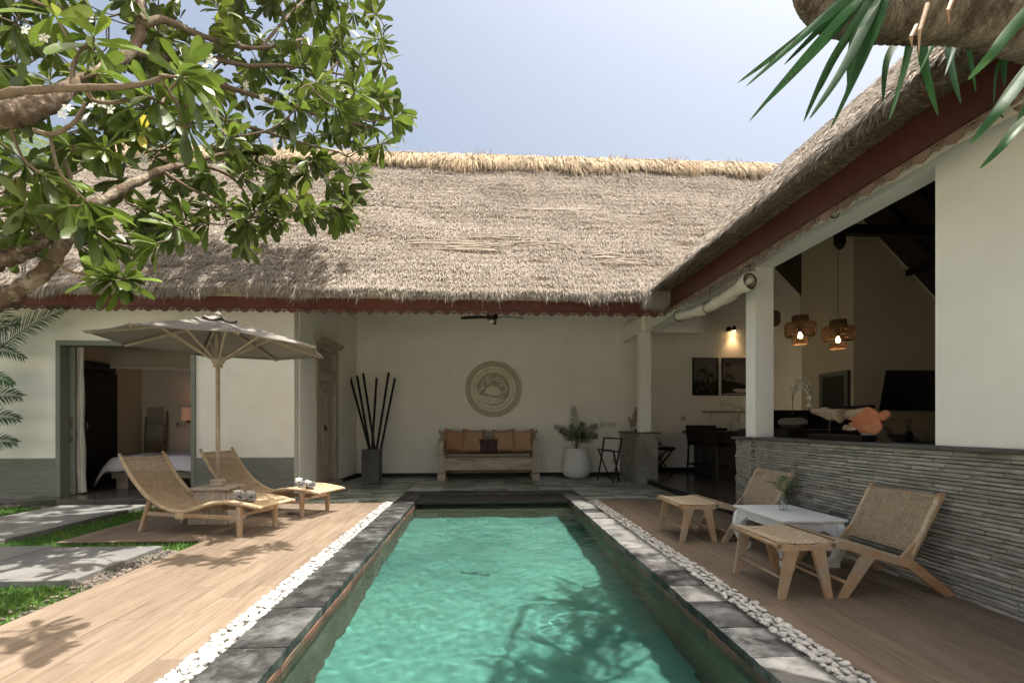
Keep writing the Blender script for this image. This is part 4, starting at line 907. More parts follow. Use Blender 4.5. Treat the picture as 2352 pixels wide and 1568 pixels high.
# ---- lounge chairs and ottomans, facing the pool (-x); local y runs across .65
def wedge(mb, pts, y0, y1):     # side profile in xz extruded across y
    return mb.prism(pts, lambda u, v, w: (u, y0+w, v), y1-y0)
def planeS(p00, p10, p01, sag, y0, y1):
    A = np.array(p00); B = np.array(p10)
    nrm = np.array([-(B-A)[1], (B-A)[0]]); nrm = nrm/np.linalg.norm(nrm)
    def S(u, v):
        p = A[None]+(B-A)[None]*u[:,None]-nrm[None]*(sag*np.sin(np.pi*u)*1)[:,None]*(.6+.4*np.sin(np.pi*v))[:,None]
        return np.stack([p[:,0], y0+(y1-y0)*v, p[:,1]], -1), np.tile([nrm[0], 0, nrm[1]], (len(u), 1))
    return S
def make_chair():
    t = thing('lounge_chair', 'x', 'lounge chair'); CW = .66
    for y in (0, CW-.035):
        b = MB(); wedge(b, [(.0,.385),(.03,.40),(.12,.375),(.3,.325),(.50,.262),(.58,.245),(.60,.205),(.56,.20),(.5,.212),(.28,.27),(.08,.335),(.0,.35)], y, y+.035); b.build('seat_rail', M['teak'], t)
        b = MB(); wedge(b, [(.20,.300),(.285,.275),(.085,.0),(.03,.0)], y+.002, y+.033); b.build('leg', M['teak'], t)
        b = MB(); wedge(b, [(.50,.262),(.58,.246),(.875,.008),(.84,-.0),(.79,.0),(.52,.205)], y+.001, y+.034); b.build('leg', M['red_teak'], t)
        b = MB(); wedge(b, [(.47,.265),(.555,.245),(.80,.705),(.79,.725),(.765,.72),(.60,.40)], y+.003, y+.032); b.build('back_post', M['teak'], t)
    b = MB(); b.tube([(.095,.01,.10),(.095,CW-.01,.10)], .012, 8); b.build('stretcher', M['teak'], t, smooth=True)
    b = MB(); b.tube([(.66,.01,.155),(.66,CW-.01,.155)], .014, 8); b.build('stretcher', M['red_teak'], t, smooth=True)
    b = MB(); b.tube([(.02,.01,.372),(.02,CW-.01,.372)], .018, 8); b.build('cross_rail', M['teak'], t, smooth=True); b = MB(); b.tube([(.50,.01,.238),(.50,CW-.01,.238)], .016, 8); b.build('cross_rail', M['teak'], t, smooth=True)
    b = MB(); b.tube([(.585,.01,.335),(.585,CW-.01,.335)], .014, 8); b.build('cross_rail', M['teak'], t, smooth=True); b = MB(); b.tube([(.772,.01,.69),(.772,CW-.01,.69)], .014, 8); b.build('cross_rail', M['teak'], t, smooth=True)
    weave('woven_seat', planeS((.01,.402),(.515,.262),None,.03,.03,CW-.03), 24, 32, .5, .6, .009, M['rope'], t, fill=.62)
    weave('woven_back', planeS((.56,.30),(.755,.695),None,-.02,.012,CW-.012), 26, 36, .45, .6, .009, M['rope'], t, fill=.60)
    for ch in t.children:
        if ch.name.startswith('woven_back'): break
    for y in (.016, CW-.016):
        b = MB(); wrap(b, [(.555+.0,y,.29),(.66,y,.50),(.752,y,.685)], .020, .010, 6); b.build('rope_binding', M['rope'], t, smooth=True)
    return t
def make_ottoman():
    t = thing('footstool', 'x', 'footstool'); CW = .66; 
    for y in (0, CW-.035):
        b = MB(); wedge(b, [(-.02,.355),(-.015,.385),(.02,.39),(.12,.368),(.26,.368),(.36,.39),(.395,.385),(.40,.355),(.36,.335),(.02,.335)], y, y+.035); b.build('seat_rail', M['teak'], t)
        b = MB(); wedge(b, [(.05,.335),(.14,.335),(.045,0),(.0,0)], y+.002, y+.033); b.build('leg', M['teak'], t)
        b = MB(); wedge(b, [(.24,.335),(.33,.335),(.385,0),(.34,0)], y+.002, y+.033); b.build('leg', M['teak'], t)
    for x in (.05, .335): b = MB(); b.tube([(x,.01,.13),(x,CW-.01,.13)], .011, 8); b.build('stretcher', M['teak'], t, smooth=True)
    b = MB(); b.tube([(.0,.0,.368),(.0,CW,.368)], .019, 8); b.build('cross_rail', M['teak'], t, smooth=True); b = MB(); b.tube([(.38,.0,.368),(.38,CW,.368)], .019, 8); b.build('cross_rail', M['teak'], t, smooth=True)
    weave('woven_seat', planeS((-.01,.392),(.39,.392),None,.028,.02,CW-.02), 20, 32, .4, .6, .009, M['rope'], t, fill=.66)
    return t
c1 = make_chair(); c1.location = (2.44, 3.40, 0); c1['label'] = 'nearer low lounge chair of teak and woven rope by the stone clad wall'; c1['group'] = 'woven lounge chairs'
c2 = copy_tree(c1); c2.location = (2.42, 5.10, 0); c2['label'] = 'farther low lounge chair of teak and woven rope behind the white table'
o1 = make_ottoman(); o1.location = (2.035, 3.40, 0); o1['label'] = 'nearer woven rope footstool in front of the nearer lounge chair'; o1['group'] = 'woven footstools'
o2 = copy_tree(o1); o2.location = (2.02, 5.12, 0); o2['label'] = 'farther woven rope footstool in front of the farther lounge chair'
# ---- white coffee table
ct = thing('coffee_table', 'low white lacquered table with curved opium legs between the lounge chairs', 'coffee table', (2.77, 4.53, 0)); OC = (2.77, 4.53, 0)
b = MB(OC); b.cbox(2.485, 3.055, 4.11, 4.95, .385, .405, .003); b.build('tabletop', M['white_lacq'], ct)
b = MB(OC); b.box(2.53, 3.01, 4.15, 4.91, .30, .384); b.build('apron', M['white_lacq'], ct)
for sx in (0, 1):
    for sy in (0, 1):
        x0 = 2.515 if sx == 0 else 3.025; y0 = 4.135 if sy == 0 else 4.925; dx = 1 if sx == 0 else -1; dy = 1 if sy == 0 else -1
        b = MB(OC)
        out = [(.0,.384),(-.035,.33),(-.05,.25),(-.04,.16),(.0,.08),(.03,.04),(.03,.0),(.11,.0),(.115,.05),(.07,.09),(.05,.16),(.055,.22),(.09,.27),(.14,.30),(.17,.315),(.17,.384)]
        b.prism(out, lambda u, v, w, x0=x0, y0=y0, dx=dx, dy=dy: (x0+dx*u, y0+dy*w, v), .055)
        b.prism(out, lambda u, v, w, x0=x0, y0=y0, dx=dx, dy=dy: (x0+dx*(w+.001), y0+dy*(u+.001), v-.0005), .055); b.build('leg', M['white_lacq'], ct)
vs_ = thing('glass_bottle', 'clear glass bottle vase half filled with water on the white table', 'vase', (2.80, 4.62, .405)); OV = (0,0,0)
b = MB(); b.lathe([(.0,.0),(.035,.002),(.037,.01),(.037,.085),(.034,.10),(.016,.12),(.014,.145),(.019,.15),(.019,.153)], 20, cap=False); b.build('bottle', M['glass'], vs_, smooth=True)
b = MB(); b.lathe([(.0,.004),(.034,.006),(.035,.012),(.035,.082),(.0,.083)], 20, cap=False); b.build('water', M['glass'], vs_, smooth=True)
def frond(org, base, d, length, droop, nl=26, ll=.25, m=None, parent=None, name='frond', up=(0,0,1), wl=.012, stem=.2, fold=.5, seed=1, single=True):
    """feather palm frond: rachis + leaflets"""
    rnd = random.Random(seed); d = Vector(d).normalized(); b = MB(org); pts = []; p = Vector(base); dirs = []; n = 14
    for k in range(n+1):
        pts.append(p.copy()); dirs.append(d.copy()); p = p+d*length/n; d = (d+Vector((0,0,-1))*droop/n).normalized()
    b.tube(pts, [max(.0012, .007*length*(1-k/n*.85)) for k in range(n+1)], 5)
    for k in range(nl):
        t = stem+(1-stem)*(k+.5)/nl; i = min(n-1, int(t*n)); f_ = t*n-i; P_ = pts[i].lerp(pts[i+1], f_); dd = dirs[i]
        sd_ = dd.cross(Vector(up)); sd_ = sd_.normalized() if sd_.length > .05 else Vector((1,0,0)); nn_ = sd_.cross(dd).normalized()
        l = ll*(math.sin(math.pi*(.12+.8*t))**.7)*rnd.uniform(.88, 1.08)
        for s_ in (-1, 1):
            ld = (sd_*s_*(.95-.45*t)+dd*(.55+.5*t)+nn_*fold*(.35)+Vector((rnd.uniform(-.08,.08),)*3)).normalized(); q = [P_]; L_ = ld.copy()
            for j in range(4): q.append(q[-1]+L_*l/4); L_ = (L_+Vector((0,0,-1))*.16).normalized()
            wv = L_.cross(nn_).normalized(); ws = [.35, 1, .9, .55]; vv = []
            for j in range(4): vv += [q[j]-wv*wl*ws[j]*.5, q[j]+wv*wl*ws[j]*.5]
            vv.append(q[4]); b.add(vv, [(0,1,3,2),(2,3,5,4),(4,5,7,6),(6,7,8)])
    return b.build(name, m, parent)
pl = thing('palm_leaf', 'small green palm frond standing in the glass bottle', 'palm leaf', (2.80, 4.62, .41))
for k, (dx, dy, l, dr) in enumerate(((-.5,-.1,.22,1.3),(.45,.0,.24,1.5),(.75,-.1,.20,1.2),(-.15,-.3,.22,1.1))):
    frond((2.80,4.62,.41), (2.80,4.62,.55), (dx,dy,.9), l, dr, 18, .10, M['palm'], pl, 'leaflet_spray', wl=.006, stem=.1, seed=k)
b = MB((2.80,4.62,.41)); b.tube([(2.80,4.62,.415),(2.802,4.62,.56)], .003, 6); b.build('stalk', M['stem'], pl)

# ---- daybed sofa
sf = thing('wooden_daybed', 'weathered limewashed wooden bench sofa against the alcove wall', 'sofa', (.14, 11.4, 0)); OS = (.14, 11.4, 0)
def sb(nm, m, *bx, ch=True):
    b = MB(OS)
    for q in bx: b.cbox(*q, .006) if ch else b.box(*q)
    return b.build(nm, m, sf)
for (x0, x1) in ((-.965, -.80), (1.075, 1.24)):
    b = MB(OS); b.cbox(x0, x1, 11.02, 11.17, .02+.0, .15, .012); b.cbox(x0-.006, x1+.006, 11.01, 11.18, 0, .03, .006); b.cbox(x0, x1, 11.03, 11.16, .16, .55, .01); b.build('leg', M['wash_v'], sf)
    b = MB(OS); b.cbox(x0+.01, x1-.02, 11.70, 11.82, 0, 1.0, .01); b.build('leg', M['wash_v'], sf)
    c_ = x0 if x0 < 0 else x1; sgn = -1 if x0 < 0 else 1
    b = MB(OS); b.prism([(11.0,.56),(11.0,.84),(11.03,.885),(11.08,.90),(11.2,.84),(11.5,.80),(11.75,.86),(11.75,.80),(11.45,.72),(11.15,.74),(11.13,.56)], lambda u, v, w, x0=x0, x1=x1: (x0+.02+w, u, v), x1-x0-.045); b.build('armrest', M['wash_v'], sf)
    b = MB(OS); b.cbox(min(c_, c_+sgn*.03), max(c_, c_+sgn*.03), 11.72, 11.80, 1.00, 1.09, .01); b.build('bracket', M['wash_v'], sf)
sb('front_rail', M['wash'], (-.80, 1.075, 11.045, 11.11, .225, .475))
sb('lower_rail', M['teak_grey'], (-.80, 1.075, 11.5, 11.54, .14, .22)); sb('seat_slats', M['wash'], (-.82, 1.09, 11.11, 11.70, .43, .47))
sb('backrest', M['wash'], (-.98, 1.25, 11.74, 11.80, 1.0, 1.05), (-.80, 1.07, 11.74, 11.79, .5, 1.0))
b = MB(OS); n = 16
mt = MB(OS); mt.cbox(-.755, 1.03, 11.03, 11.68, .472, .575, .03); mt = mt.build('seat_cushion', M['mattress'], sf, smooth=False)
b = MB(OS)
for z in (.49, .558): b.tube([(-.745,11.035,z),(-.2,11.025,z-.008),(.5,11.025,z-.004),(1.02,11.035,z+.004)], .006, 6); 
b.build('piping', M['piping'], mt)
def cushion(name, label, w, h, m, loc, rot, fat=.17, grp='cushions on the daybed'):
    t = thing(name, label, 'cushion', loc, 0, grp); b = MB(); n = 14; vs = []; idx = {}
    for sgn in (-1, 1):
        for i in range(n+1):
            for j in range(n+1):
                u, v = 2*i/n-1, 2*j/n-1; e = (1-u**4)*(1-v**4); pin = 1-.17*((1-abs(u)**2)*(abs(v)**3)) ; pin2 = 1-.17*((1-abs(v)**2)*(abs(u)**3))
                d = fat*.5*e**.55*(1+.05*math.sin(u*7+v*5+w*9)); idx[sgn,i,j] = len(vs); vs.append((u*w/2*pin2, sgn*d, v*h/2*pin))
    fs = []
    for sgn in (-1, 1):
        for i in range(n):
            for j in range(n): q = (idx[sgn,i,j], idx[sgn,i+1,j], idx[sgn,i+1,j+1], idx[sgn,i,j+1]); fs.append(q if sgn < 0 else q[::-1])
    b.add(vs, fs); o = b.build('cover', m, t, smooth=True)
    bm = bmesh.new(); bm.from_mesh(o.data); bmesh.ops.remove_doubles(bm, verts=bm.verts, dist=.0008); bmesh.ops.recalc_face_normals(bm, faces=bm.faces); bm.to_mesh(o.data); bm.free(); o.data.polygons.foreach_set('use_smooth', [True]*len(o.data.polygons))
    b = MB(); P_ = []
    for (a_, c_) in [(-1+2*k/8, -1) for k in range(8)]+[(1, -1+2*k/8) for k in range(8)]+[(1-2*k/8, 1) for k in range(8)]+[(-1, 1-2*k/8) for k in range(9)]:
        P_.append((a_*w/2*(1-.17*((1-abs(c_)**2)*abs(a_)**3)), 0, c_*h/2*(1-.17*((1-abs(a_)**2)*abs(c_)**3))))
    b.tube(P_, .007, 5); b.build('seam', m, t, smooth=True)
    t.rotation_euler = rot; return t
cushion('cushion', 'rust tan square cushion at the left end of the daybed', .54, .54, M['rust'], (-.60, 11.50, .83), (R(-14), R(7), R(10)))
cushion('cushion', 'tan square cushion left of the dark cushion', .52, .54, M['tan'], (-.20, 11.42, .84), (R(-13), R(2), R(-8)))
cushion('cushion', 'tan square cushion right of the dark cushion', .52, .54, M['tan'], (.50, 11.44, .84), (R(-13), R(-3), R(8)))
cushion('cushion', 'tan square cushion at the right end of the daybed', .54, .54, M['tan'], (.90, 11.48, .83), (R(-14), R(-4), R(-6)))
cushion('cushion', 'small dark chocolate cushion in the middle of the daybed', .42, .33, M['choc'], (.135, 11.28, .72), (R(-14), R(-1), 0), .14)
# ---- round carved plaque
pq = thing('carved_wall_plaque', 'round limewashed carved wooden disc on the alcove wall above the daybed', 'wall plaque', (.252, 11.88, 2.025)); OP = Vector((.252, 11.88, 2.025)); RP = .652
def pf(u, v, w): return (OP.x+u, OP.y-w, OP.z+v)
def disc(r, w0, w1, n=72): b = MB(OP); b.prism([(r*math.cos(2*math.pi*k/n), r*math.sin(2*math.pi*k/n)) for k in range(n)], lambda u, v, w: pf(u, v, w0+w), w1-w0); return b
disc(RP, -.018, .018).build('disc', M['plaque_dark'], pq)
def ringt(r, rad, w0, parent_mb, n=72): parent_mb.tube([pf(r*math.cos(2*math.pi*k/n), r*math.sin(2*math.pi*k/n), w0) for k in range(n+1)], rad, 6, cap=False)
b = MB(OP)
for r_ in (RP-.006, .525, .47, .455, .44, .395, .385): ringt(r_, .006 if r_ < .6 else .010, .020, b)
b.build('ring_moulding', M['plaque'], pq)
b = MB(OP); n = 72; vs = []
for k in range(n): 
    for r_ in (.393, .447): vs.append(pf(r_*math.cos(2*math.pi*k/n), r_*math.sin(2*math.pi*k/n), .0195))
b.add(vs, [(2*k, 2*k+1, (2*k+3) % (2*n), (2*k+2) % (2*n)) for k in range(n)])
for r0_, r1_ in ((.472, .522),):
    base = [pf(r_*math.cos(2*math.pi*k/n), r_*math.sin(2*math.pi*k/n), .0195) for k in range(n) for r_ in (r0_, r1_)]; b.add(base, [(2*k, 2*k+1, (2*k+3) % (2*n), (2*k+2) % (2*n)) for k in range(n)])
b.build('flat_band', M['plaque'], pq)
for k in range(58):     # scrolls round the rim
    a_ = 2*math.pi*k/58; pts = []
    for j in range(10):
        t = j/9; th = t*4.6; rr_ = .026*(1-.7*t); lc = (.585+.012+rr_*math.cos(th)*.9, rr_*math.sin(th)); pts.append((lc[0], lc[1]))
    pts = [(.535, -.018), (.555, -.024)]+pts
    b = MB(OP); b.tube([pf(p[0]*math.cos(a_)-p[1]*math.sin(a_), p[0]*math.sin(a_)+p[1]*math.cos(a_), .021) for p in pts], .0055, 5); b.build('scroll', M['plaque'], pq)
b = MB(OP)      # inner relief: curved beast shape, boat bands, curls
rel = [(-.20,-.07),(-.10,-.13),(.04,-.15),(.17,-.13),(.17,-.02),(.09,.04),(.0,.08),(-.08,.07),(-.15,.02)]
b.prism(rel, lambda u, v, w: pf(u, v, .018+w), .012)
b.prism([(-.36,-.14),(.27,-.23),(.12,-.33),(-.10,-.35),(-.27,-.28)], lambda u, v, w: pf(u, v, .018+w), .010)
for pts in ([(-.17,0),(-.26,.08),(-.25,.18),(-.18,.24),(-.12,.20),(-.14,.16)], [(.16,-.1),(.26,-.06),(.30,.03),(.26,.11),(.20,.10),(.20,.03)], [(-.1,.2),(.0,.23),(.1,.19),(.18,.13),(.12,.08)], [(-.22,.05),(-.33,.0),(-.37,-.08),(-.3,-.12)], [(-.21,.02),(-.3,-.05),(-.34,-.12)], [(.05,.27),(.14,.24),(.22,.18),(.27,.2)]):
    b.tube([pf(p.x, p.y, .026) for p in bez([(x, y, 0) for x, y in pts], 20)], .016, 5)
for (cx, cy, r_) in ((-.21,-.11,.035),(.2,-.17,.03),(-.1,.17,.04),(.06,-.03,.02),(-.15,.27,.03)):
    for q in (1, .5): b.tube([pf(cx+r_*q*math.cos(t), cy+r_*q*math.sin(t), .028) for t in np.linspace(0, 6.283, 14)], .005, 5, cap=False)
b.tube([pf(x, y, .034) for x, y in ((-.08,-.03),(.0,.04),(.08,-.04),(.0,-.11),(-.08,-.03))], .004, 5)
for k in range(14): b.tube([pf(-.30+k*.043, -.185-k*.006+.012*math.sin(t)+0, .031) if False else pf(-.30+k*.043+.012*math.cos(t), -.20-k*.0062+.012*math.sin(t), .031) for t in np.linspace(0, 5, 8)], .003, 4)
b.build('relief', M['plaque'], pq)
# ---- ceiling fan
fn = thing('ceiling_fan', 'dark brown ceiling fan with white globe under the alcove eave', 'ceiling fan', (.18, 9.5, 3.19)); OF = (.18, 9.5, 3.19)
b = MB(OF); b.lathe([(.02,.12),(.05,.11),(.10,.06),(.115,.0),(.10,-.03),(.05,-.05)], 20, OF); b.build('motor', M['dark_wood'], fn, smooth=True)
b = MB(OF); b.lathe([(.02,-.04),(.045,-.06),(.047,-.085),(.03,-.11),(.005,-.12)], 16, OF); b.build('globe', M['bulb_off'], fn, smooth=True)
b = MB(OF); b.tube([(.18,9.5,3.3),(.18,9.5,4.9)], .014, 8); b.build('down_rod', M['dark_wood'], fn)
for a_ in (R(176), R(-4), R(86)):
    b = MB(OF); c_, s_ = math.cos(a_), math.sin(a_); vs = []
    for (r_, w_, z) in ((.09,.03,0),(.2,.06,.012),(.4,.065,.005),(.58,.04,-.01)):
        for sgn, dz in ((-1,-.012),(1,.012)): vs += [(.18+c_*r_-s_*w_*sgn, 9.5+s_*r_+c_*w_*sgn, 3.19+z+dz)]
    b.add(vs, [(0,1,3,2),(2,3,5,4),(4,5,7,6)]); o = b.build('fan_blade', M['dark_wood'], fn); o.modifiers.new('t', 'SOLIDIFY').thickness = .01
# ---- concrete vase with dark bamboo poles
vz = thing('concrete_vase', 'tall square grey concrete vase in the alcove corner', 'vase', (-2.335, 11.0, 0)); OZ = (-2.335, 11.0, 0)
b = MB(OZ); x0, x1, y0, y1 = -2.515, -2.155, 10.83, 11.16; t_ = .025
b.cbox(x0, x1, y0, y0+t_, 0, .68, .004); b.cbox(x0, x1, y1-t_, y1, 0, .68, .004); b.cbox(x0, x0+t_, y0+t_, y1-t_, 0, .68, .004); b.cbox(x1-t_, x1, y0+t_, y1-t_, 0, .68, .004); b.box(x0+t_, x1-t_, y0+t_, y1-t_, .02, .1); b.build('body', M['concrete'], vz)
tops = [(804,865,11.3,'leftmost'),(820,863,11.5,'second from the left'),(834,857,11.0,'third from the left'),(865,867,11.2,'fourth from the left, nearly upright'),(893,855,11.1,'fifth from the left'),(907,868,11.4,'rightmost')]
bots = [(-2.27,10.9),(-2.37,11.06),(-2.20,10.95),(-2.40,10.95),(-2.42,11.0),(-2.33,10.9)]
bots = [(-2.22,10.92),(-2.30,11.08),(-2.20,11.03),(-2.36,10.95),(-2.31,10.93),(-2.26,11.0)]
for (x, y, d, lb), q in zip(tops, bots):
    tp = at(x, y, d); bt = Vector((q[0], q[1], .12)); b = MB(bt); n = 26; pts = [bt.lerp(tp, k/n) for k in range(n+1)]
    b.tube(pts, [.026*(1.09 if k % 5 == 0 else .97) for k in range(n+1)], 9); o = b.build('bamboo_pole', M['black'], None, smooth=True); o.location = bt; tag(o, 'black bamboo pole in the concrete vase, '+lb, 'bamboo pole', 'black bamboo poles')
# ---- white pot with areca palm
pt = thing('white_planter', 'large rounded white planter pot beside the daybed', 'planter', (2.11, 11.4, 0))
b = MB(); b.lathe([(.13,.0),(.20,.012),(.275,.06),(.32,.14),(.335,.22),(.33,.32),(.305,.45),(.275,.58),(.262,.68),(.250,.682),(.243,.66),(.25,.5),(.2,.5)], 40, cap=False); b.build('pot', M['white_pot'], pt, smooth=True)
b = MB(); b.lathe([(.0,.60),(.25,.60)], 24, cap=False); b.build('soil', M['soil'], pt)
ap = thing('potted_palm', 'small areca palm growing in the white planter', 'palm', (2.11, 11.4, .6)); OA = (2.11, 11.4, .6)
for k, (dx, dy, dz, l, dr) in enumerate(((-.06,-.05,1,1.0,.35),(-.30,-.1,1,.80,1.7),(.28,-.1,1,.74,1.5),(.14,.1,1,.66,1.0),(-.14,-.2,1,.66,1.2),(.34,-.2,1,.60,1.7),(-.22,.0,1,.62,1.9),(.1,-.25,1,.5,1.3))):
    frond(OA, (2.11+dx*.08, 11.4+dy*.08, .60), (dx, dy, dz), l, dr, 17, .21, M['palm_dark'], ap, 'frond', up=(0,-1,.3), wl=.013, stem=.36, seed=k+3)
for k in range(5): b = MB(OA); b.tube([(2.11,11.4,.6),(2.10+.02*k-.03,11.39,.85)], .006, 5); b.build('stem', M['stem'], ap)
# ---- folding luggage rack
rk = thing('folding_stand', 'black folding wooden luggage stand next to the stone pier', 'luggage stand', (2.75, 10.9, 0)); OK_ = (2.75, 10.9, 0)
A0, A1 = Vector((2.44,10.87,0)), Vector((2.60,10.60,0)); 
def rb_(p, q, w=.032): b = MB(OK_); b.bar(p, q, w, w); return b.build('bar', M['black'], rk)
FN0, FN1 = Vector((2.46,10.95,0)), Vector((2.86,10.66,0))      # lower feet, near frame
BK0, BK1 = Vector((2.60,10.60,0)), Vector((2.98,11.2,0))
def P3(x, y, z): return Vector((x, y, z))
f_a = [P3(2.52,11.15,0), P3(2.93,10.95,0)]
lo = dict(a0=P3(2.44,10.95,0), a1=P3(2.60,11.32,.63), )
# two crossing frames: frame A rises to the left low rail, frame B rises to the right high back
fa0, fa1 = P3(2.62,11.0,0), P3(2.93,10.62,0); ta0, ta1 = P3(2.42,11.0,.64), P3(2.76,10.66,.62)
fb0, fb1 = P3(2.43,10.92,0), P3(2.64,10.50,0); tb0, tb1 = P3(2.70,11.25,.885), P3(3.02,10.92,.88)
fa0 = at(1401,1098,11.3); fa0.z = 0; fa1 = at(1422,1105,10.85); fa1.z = 0; ta0 = at(1374,1031,11.35); ta1 = at(1409,1035,10.75)
fb0 = at(1373,1104,11.1); fb0.z = 0; fb1 = at(1408,1107,10.62); fb1.z = 0; tb0 = at(1388,1005,11.2); tb1 = at(1428,1007,10.75)
rb_(fa0, ta0); rb_(fa1, ta1); rb_(ta0, ta1, .03); rb_(fb0, tb0); rb_(fb1, tb1); rb_(tb0, tb1, .03); rb_(fb0.lerp(tb0,.7), fb1.lerp(tb1,.7), .028); rb_(fb0.lerp(tb0,.1), fb1.lerp(tb1,.1), .026); rb_(fa0.lerp(ta0,.1), fa1.lerp(ta1,.1), .026)
# ---- switches and sockets on the alcove wall
for k, (x, m_) in enumerate(((2.82,'switch'),(2.97,'switch'),(3.10,'switch'))):
    t = thing('wall_switch', ('left round dimmer', 'middle rocker switch', 'right rocker switch')[k]+' of the row on the alcove wall', 'light switch', (x, 11.9, 1.20)); t['group'] = 'switches on the alcove wall'
    b = MB(); b.cbox(-.065,.065,-.012,0,-.065,.065,.003); b.build('plate', M['switch'] if k == 0 else M['plaque'], t); b = MB()
    if k: b.cbox(-.04,.04,-.018,-.0121,-.035,.035,.003)
    else: b.prism([(.03*math.cos(a_), .03*math.sin(a_)) for a_ in np.linspace(0,6.283,13)[:-1]], lambda u, v, w: (u, -.0121-w, v), .01)
    b.build('rocker' if k else 'knob', M['switch'], t)
t = thing('power_socket', 'grey wall socket with white plug behind the folding stand', 'socket', (3.09, 11.9, .33)); b = MB(); b.cbox(-.06,.06,-.012,0,-.06,.06,.003); b.build('plate', M['plaque'], t); b = MB(); b.lathe([(.02,0),(.018,.03)], 10); o = b.build('plug', M['switch'], t); o.rotation_euler = (R(90),0,0); o.location = (0,-.012,0); b = MB(); b.tube([(0,-.03,.0),(.05,-.03,.2),(.10,-.02,.4),(.12,-.01,.72)], .004, 5); b.build('cable', M['switch'], t)
# ---- driftwood sculptures
def lump(name, pts, rads, m, parent, org, seed=0, n=14, flat=1.0, rough=.25):
    """irregular driftwood limb"""
    rnd = random.Random(seed); c = bez(pts, 30); b = MB(org); k = len(c); rr_ = np.interp(np.linspace(0,1,k), np.linspace(0,1,len(rads)), rads)
    ph = [rnd.random()*6 for _ in range(4)]; vs = []; a = None
    for i, p in enumerate(c):
        d = (c[min(i+1,k-1)]-c[max(i-1,0)]).normalized()
        a = (d.cross(Vector((0,1,0))) if a is None else a-d*a.dot(d)); a.normalize(); e = d.cross(a)
        for j in range(n):
            t = 2*math.pi*j/n; r_ = rr_[i]*(1+rough*math.sin(3*t+ph[0]+i*.25)+rough*.6*math.sin(5*t+ph[1]-i*.4)+rough*.5*rnd.uniform(-1,1))
            vs.append(p+a*math.cos(t)*r_+e*math.sin(t)*r_*flat)
    fs = [(i*n+j, i*n+(j+1)%n, (i+1)*n+(j+1)%n, (i+1)*n+j) for i in range(k-1) for j in range(n)]+[tuple(range(n-1,-1,-1)), tuple(range((k-1)*n, k*n))]
    b.add(vs, fs); return b.build(name, m, parent, smooth=True)
OD = (3.43, 4.75, 1.05)
dw = thing('driftwood_sculpture', 'orange and grey driftwood sculpture on a black plinth atop the stone wall', 'sculpture', OD)
b = MB(OD); b.cbox(3.36, 3.50, 4.36, 5.12, 1.05, 1.105, .003)
b.build('plinth', M['black'], dw)
def onw(x, y, X=3.43): d = ray(x, y); t = X/d.x; return Vector((X, d.y*t, EYE+d.z*t))
def flatout(name, pix, m, th, X=3.43, jag=.0, dome=.5):
    """carved slab: outline on the wall top, domed to both sides"""
    P_ = [onw(x, y, X) for x, y in pix]; c = sum(P_, Vector())/len(P_); b = MB(OD); n = len(P_); vs = []
    Ls = [(1, .35), (.84, .8), (.5, .95)]
    for sgn in (1, -1):
        for (k, h_) in Ls:
            for i, p in enumerate(P_): q = c.lerp(p, k); vs.append((X+sgn*th*.5*h_*(1+.25*math.sin(i*2.3+k*5)), q.y, q.z+.004*math.sin(i*3+k*9)))
        vs.append((X+sgn*th*.5*1.05, c.y, c.z))
    m1 = 3*n+1; fs = []
    for s_ in (0, 1):
        o_ = s_*m1
        for l in (0, 1): fs += [(o_+l*n+i, o_+l*n+(i+1)%n, o_+(l+1)*n+(i+1)%n, o_+(l+1)*n+i) for i in range(n)]
        fs += [(o_+2*n+i, o_+2*n+(i+1)%n, o_+3*n) for i in range(n)]
    fs += [(i, (i+1)%n, m1+(i+1)%n, m1+i) for i in range(n)]
    b.add(vs, fs); o = b.build(name, m, dw); smooth_by_angle(o, 50); return o
flatout('grey_driftwood', [(1860,940),(1868,935),(1880,938),(1897,934),(1907,940),(1930,937),(1955,940),(1975,941),(1990,936),(2003,945),(1988,955),(1962,965),(1943,960),(1930,971),(1924,966),(1905,965),(1890,957),(1878,953),(1866,948)], M['driftwood'], .07)
flatout('grey_driftwood', [(1935,984),(1942,974),(1955,977),(1968,979),(1970,987),(1955,989),(1940,989)], M['driftwood'], .05)
flatout('orange_driftwood', [(1945,962),(1965,950),(1982,942),(1995,933),(2012,942),(2022,954),(2020,962),(2026,975),(2024,988),(2014,995),(1998,996),(1975,992),(1968,982),(1957,980),(1950,972),(1962,968),(1955,962)], M['orange_wood'], .05, X=3.42)
flatout('orange_driftwood', [(2013,958),(2022,946),(2036,941),(2045,946),(2044,956),(2034,965),(2022,967)], M['orange_wood'], .045, X=3.44)
for (x, y0, y1) in ((1905, 966, 1000), (1977, 990, 1001)):
    p, q = onw(x, y0), onw(x, y1); b = MB(OD); b.tube([p, (q.x, q.y, 1.10)], .005, 6); b.build('pin', M['iron'], dw)
OD2 = (3.30, 10.75, 1.046)
d2 = thing('driftwood_sculpture', 'curved pale driftwood sculpture on a small dark base on the stone pier', 'sculpture', OD2)
b = MB(OD2); b.cbox(3.26,3.40,10.7,10.82,1.046,1.10,.003); b.build('base', M['dark_wood'], d2)
def on2(x, y, Y=10.76): d = ray(x, y); t = Y/d.y; return Vector((d.x*t, Y, EYE+d.z*t))
lump('driftwood', [on2(1460,934), on2(1461,950), on2(1458,964), on2(1455,976)], [.022,.045,.055,.04], M['driftwood'], d2, OD2, 3, flat=.6)
lump('driftwood', [on2(1445,956), on2(1447,966), on2(1452,974), on2(1458,974)], [.018,.03,.038,.035], M['driftwood'], d2, OD2, 5, flat=.6)
for x in (1449, 1457): p = on2(x, 975); b = MB(OD2); b.tube([p, (p.x, p.y, 1.09)], .005, 6); b.build('pin', M['iron'], d2)
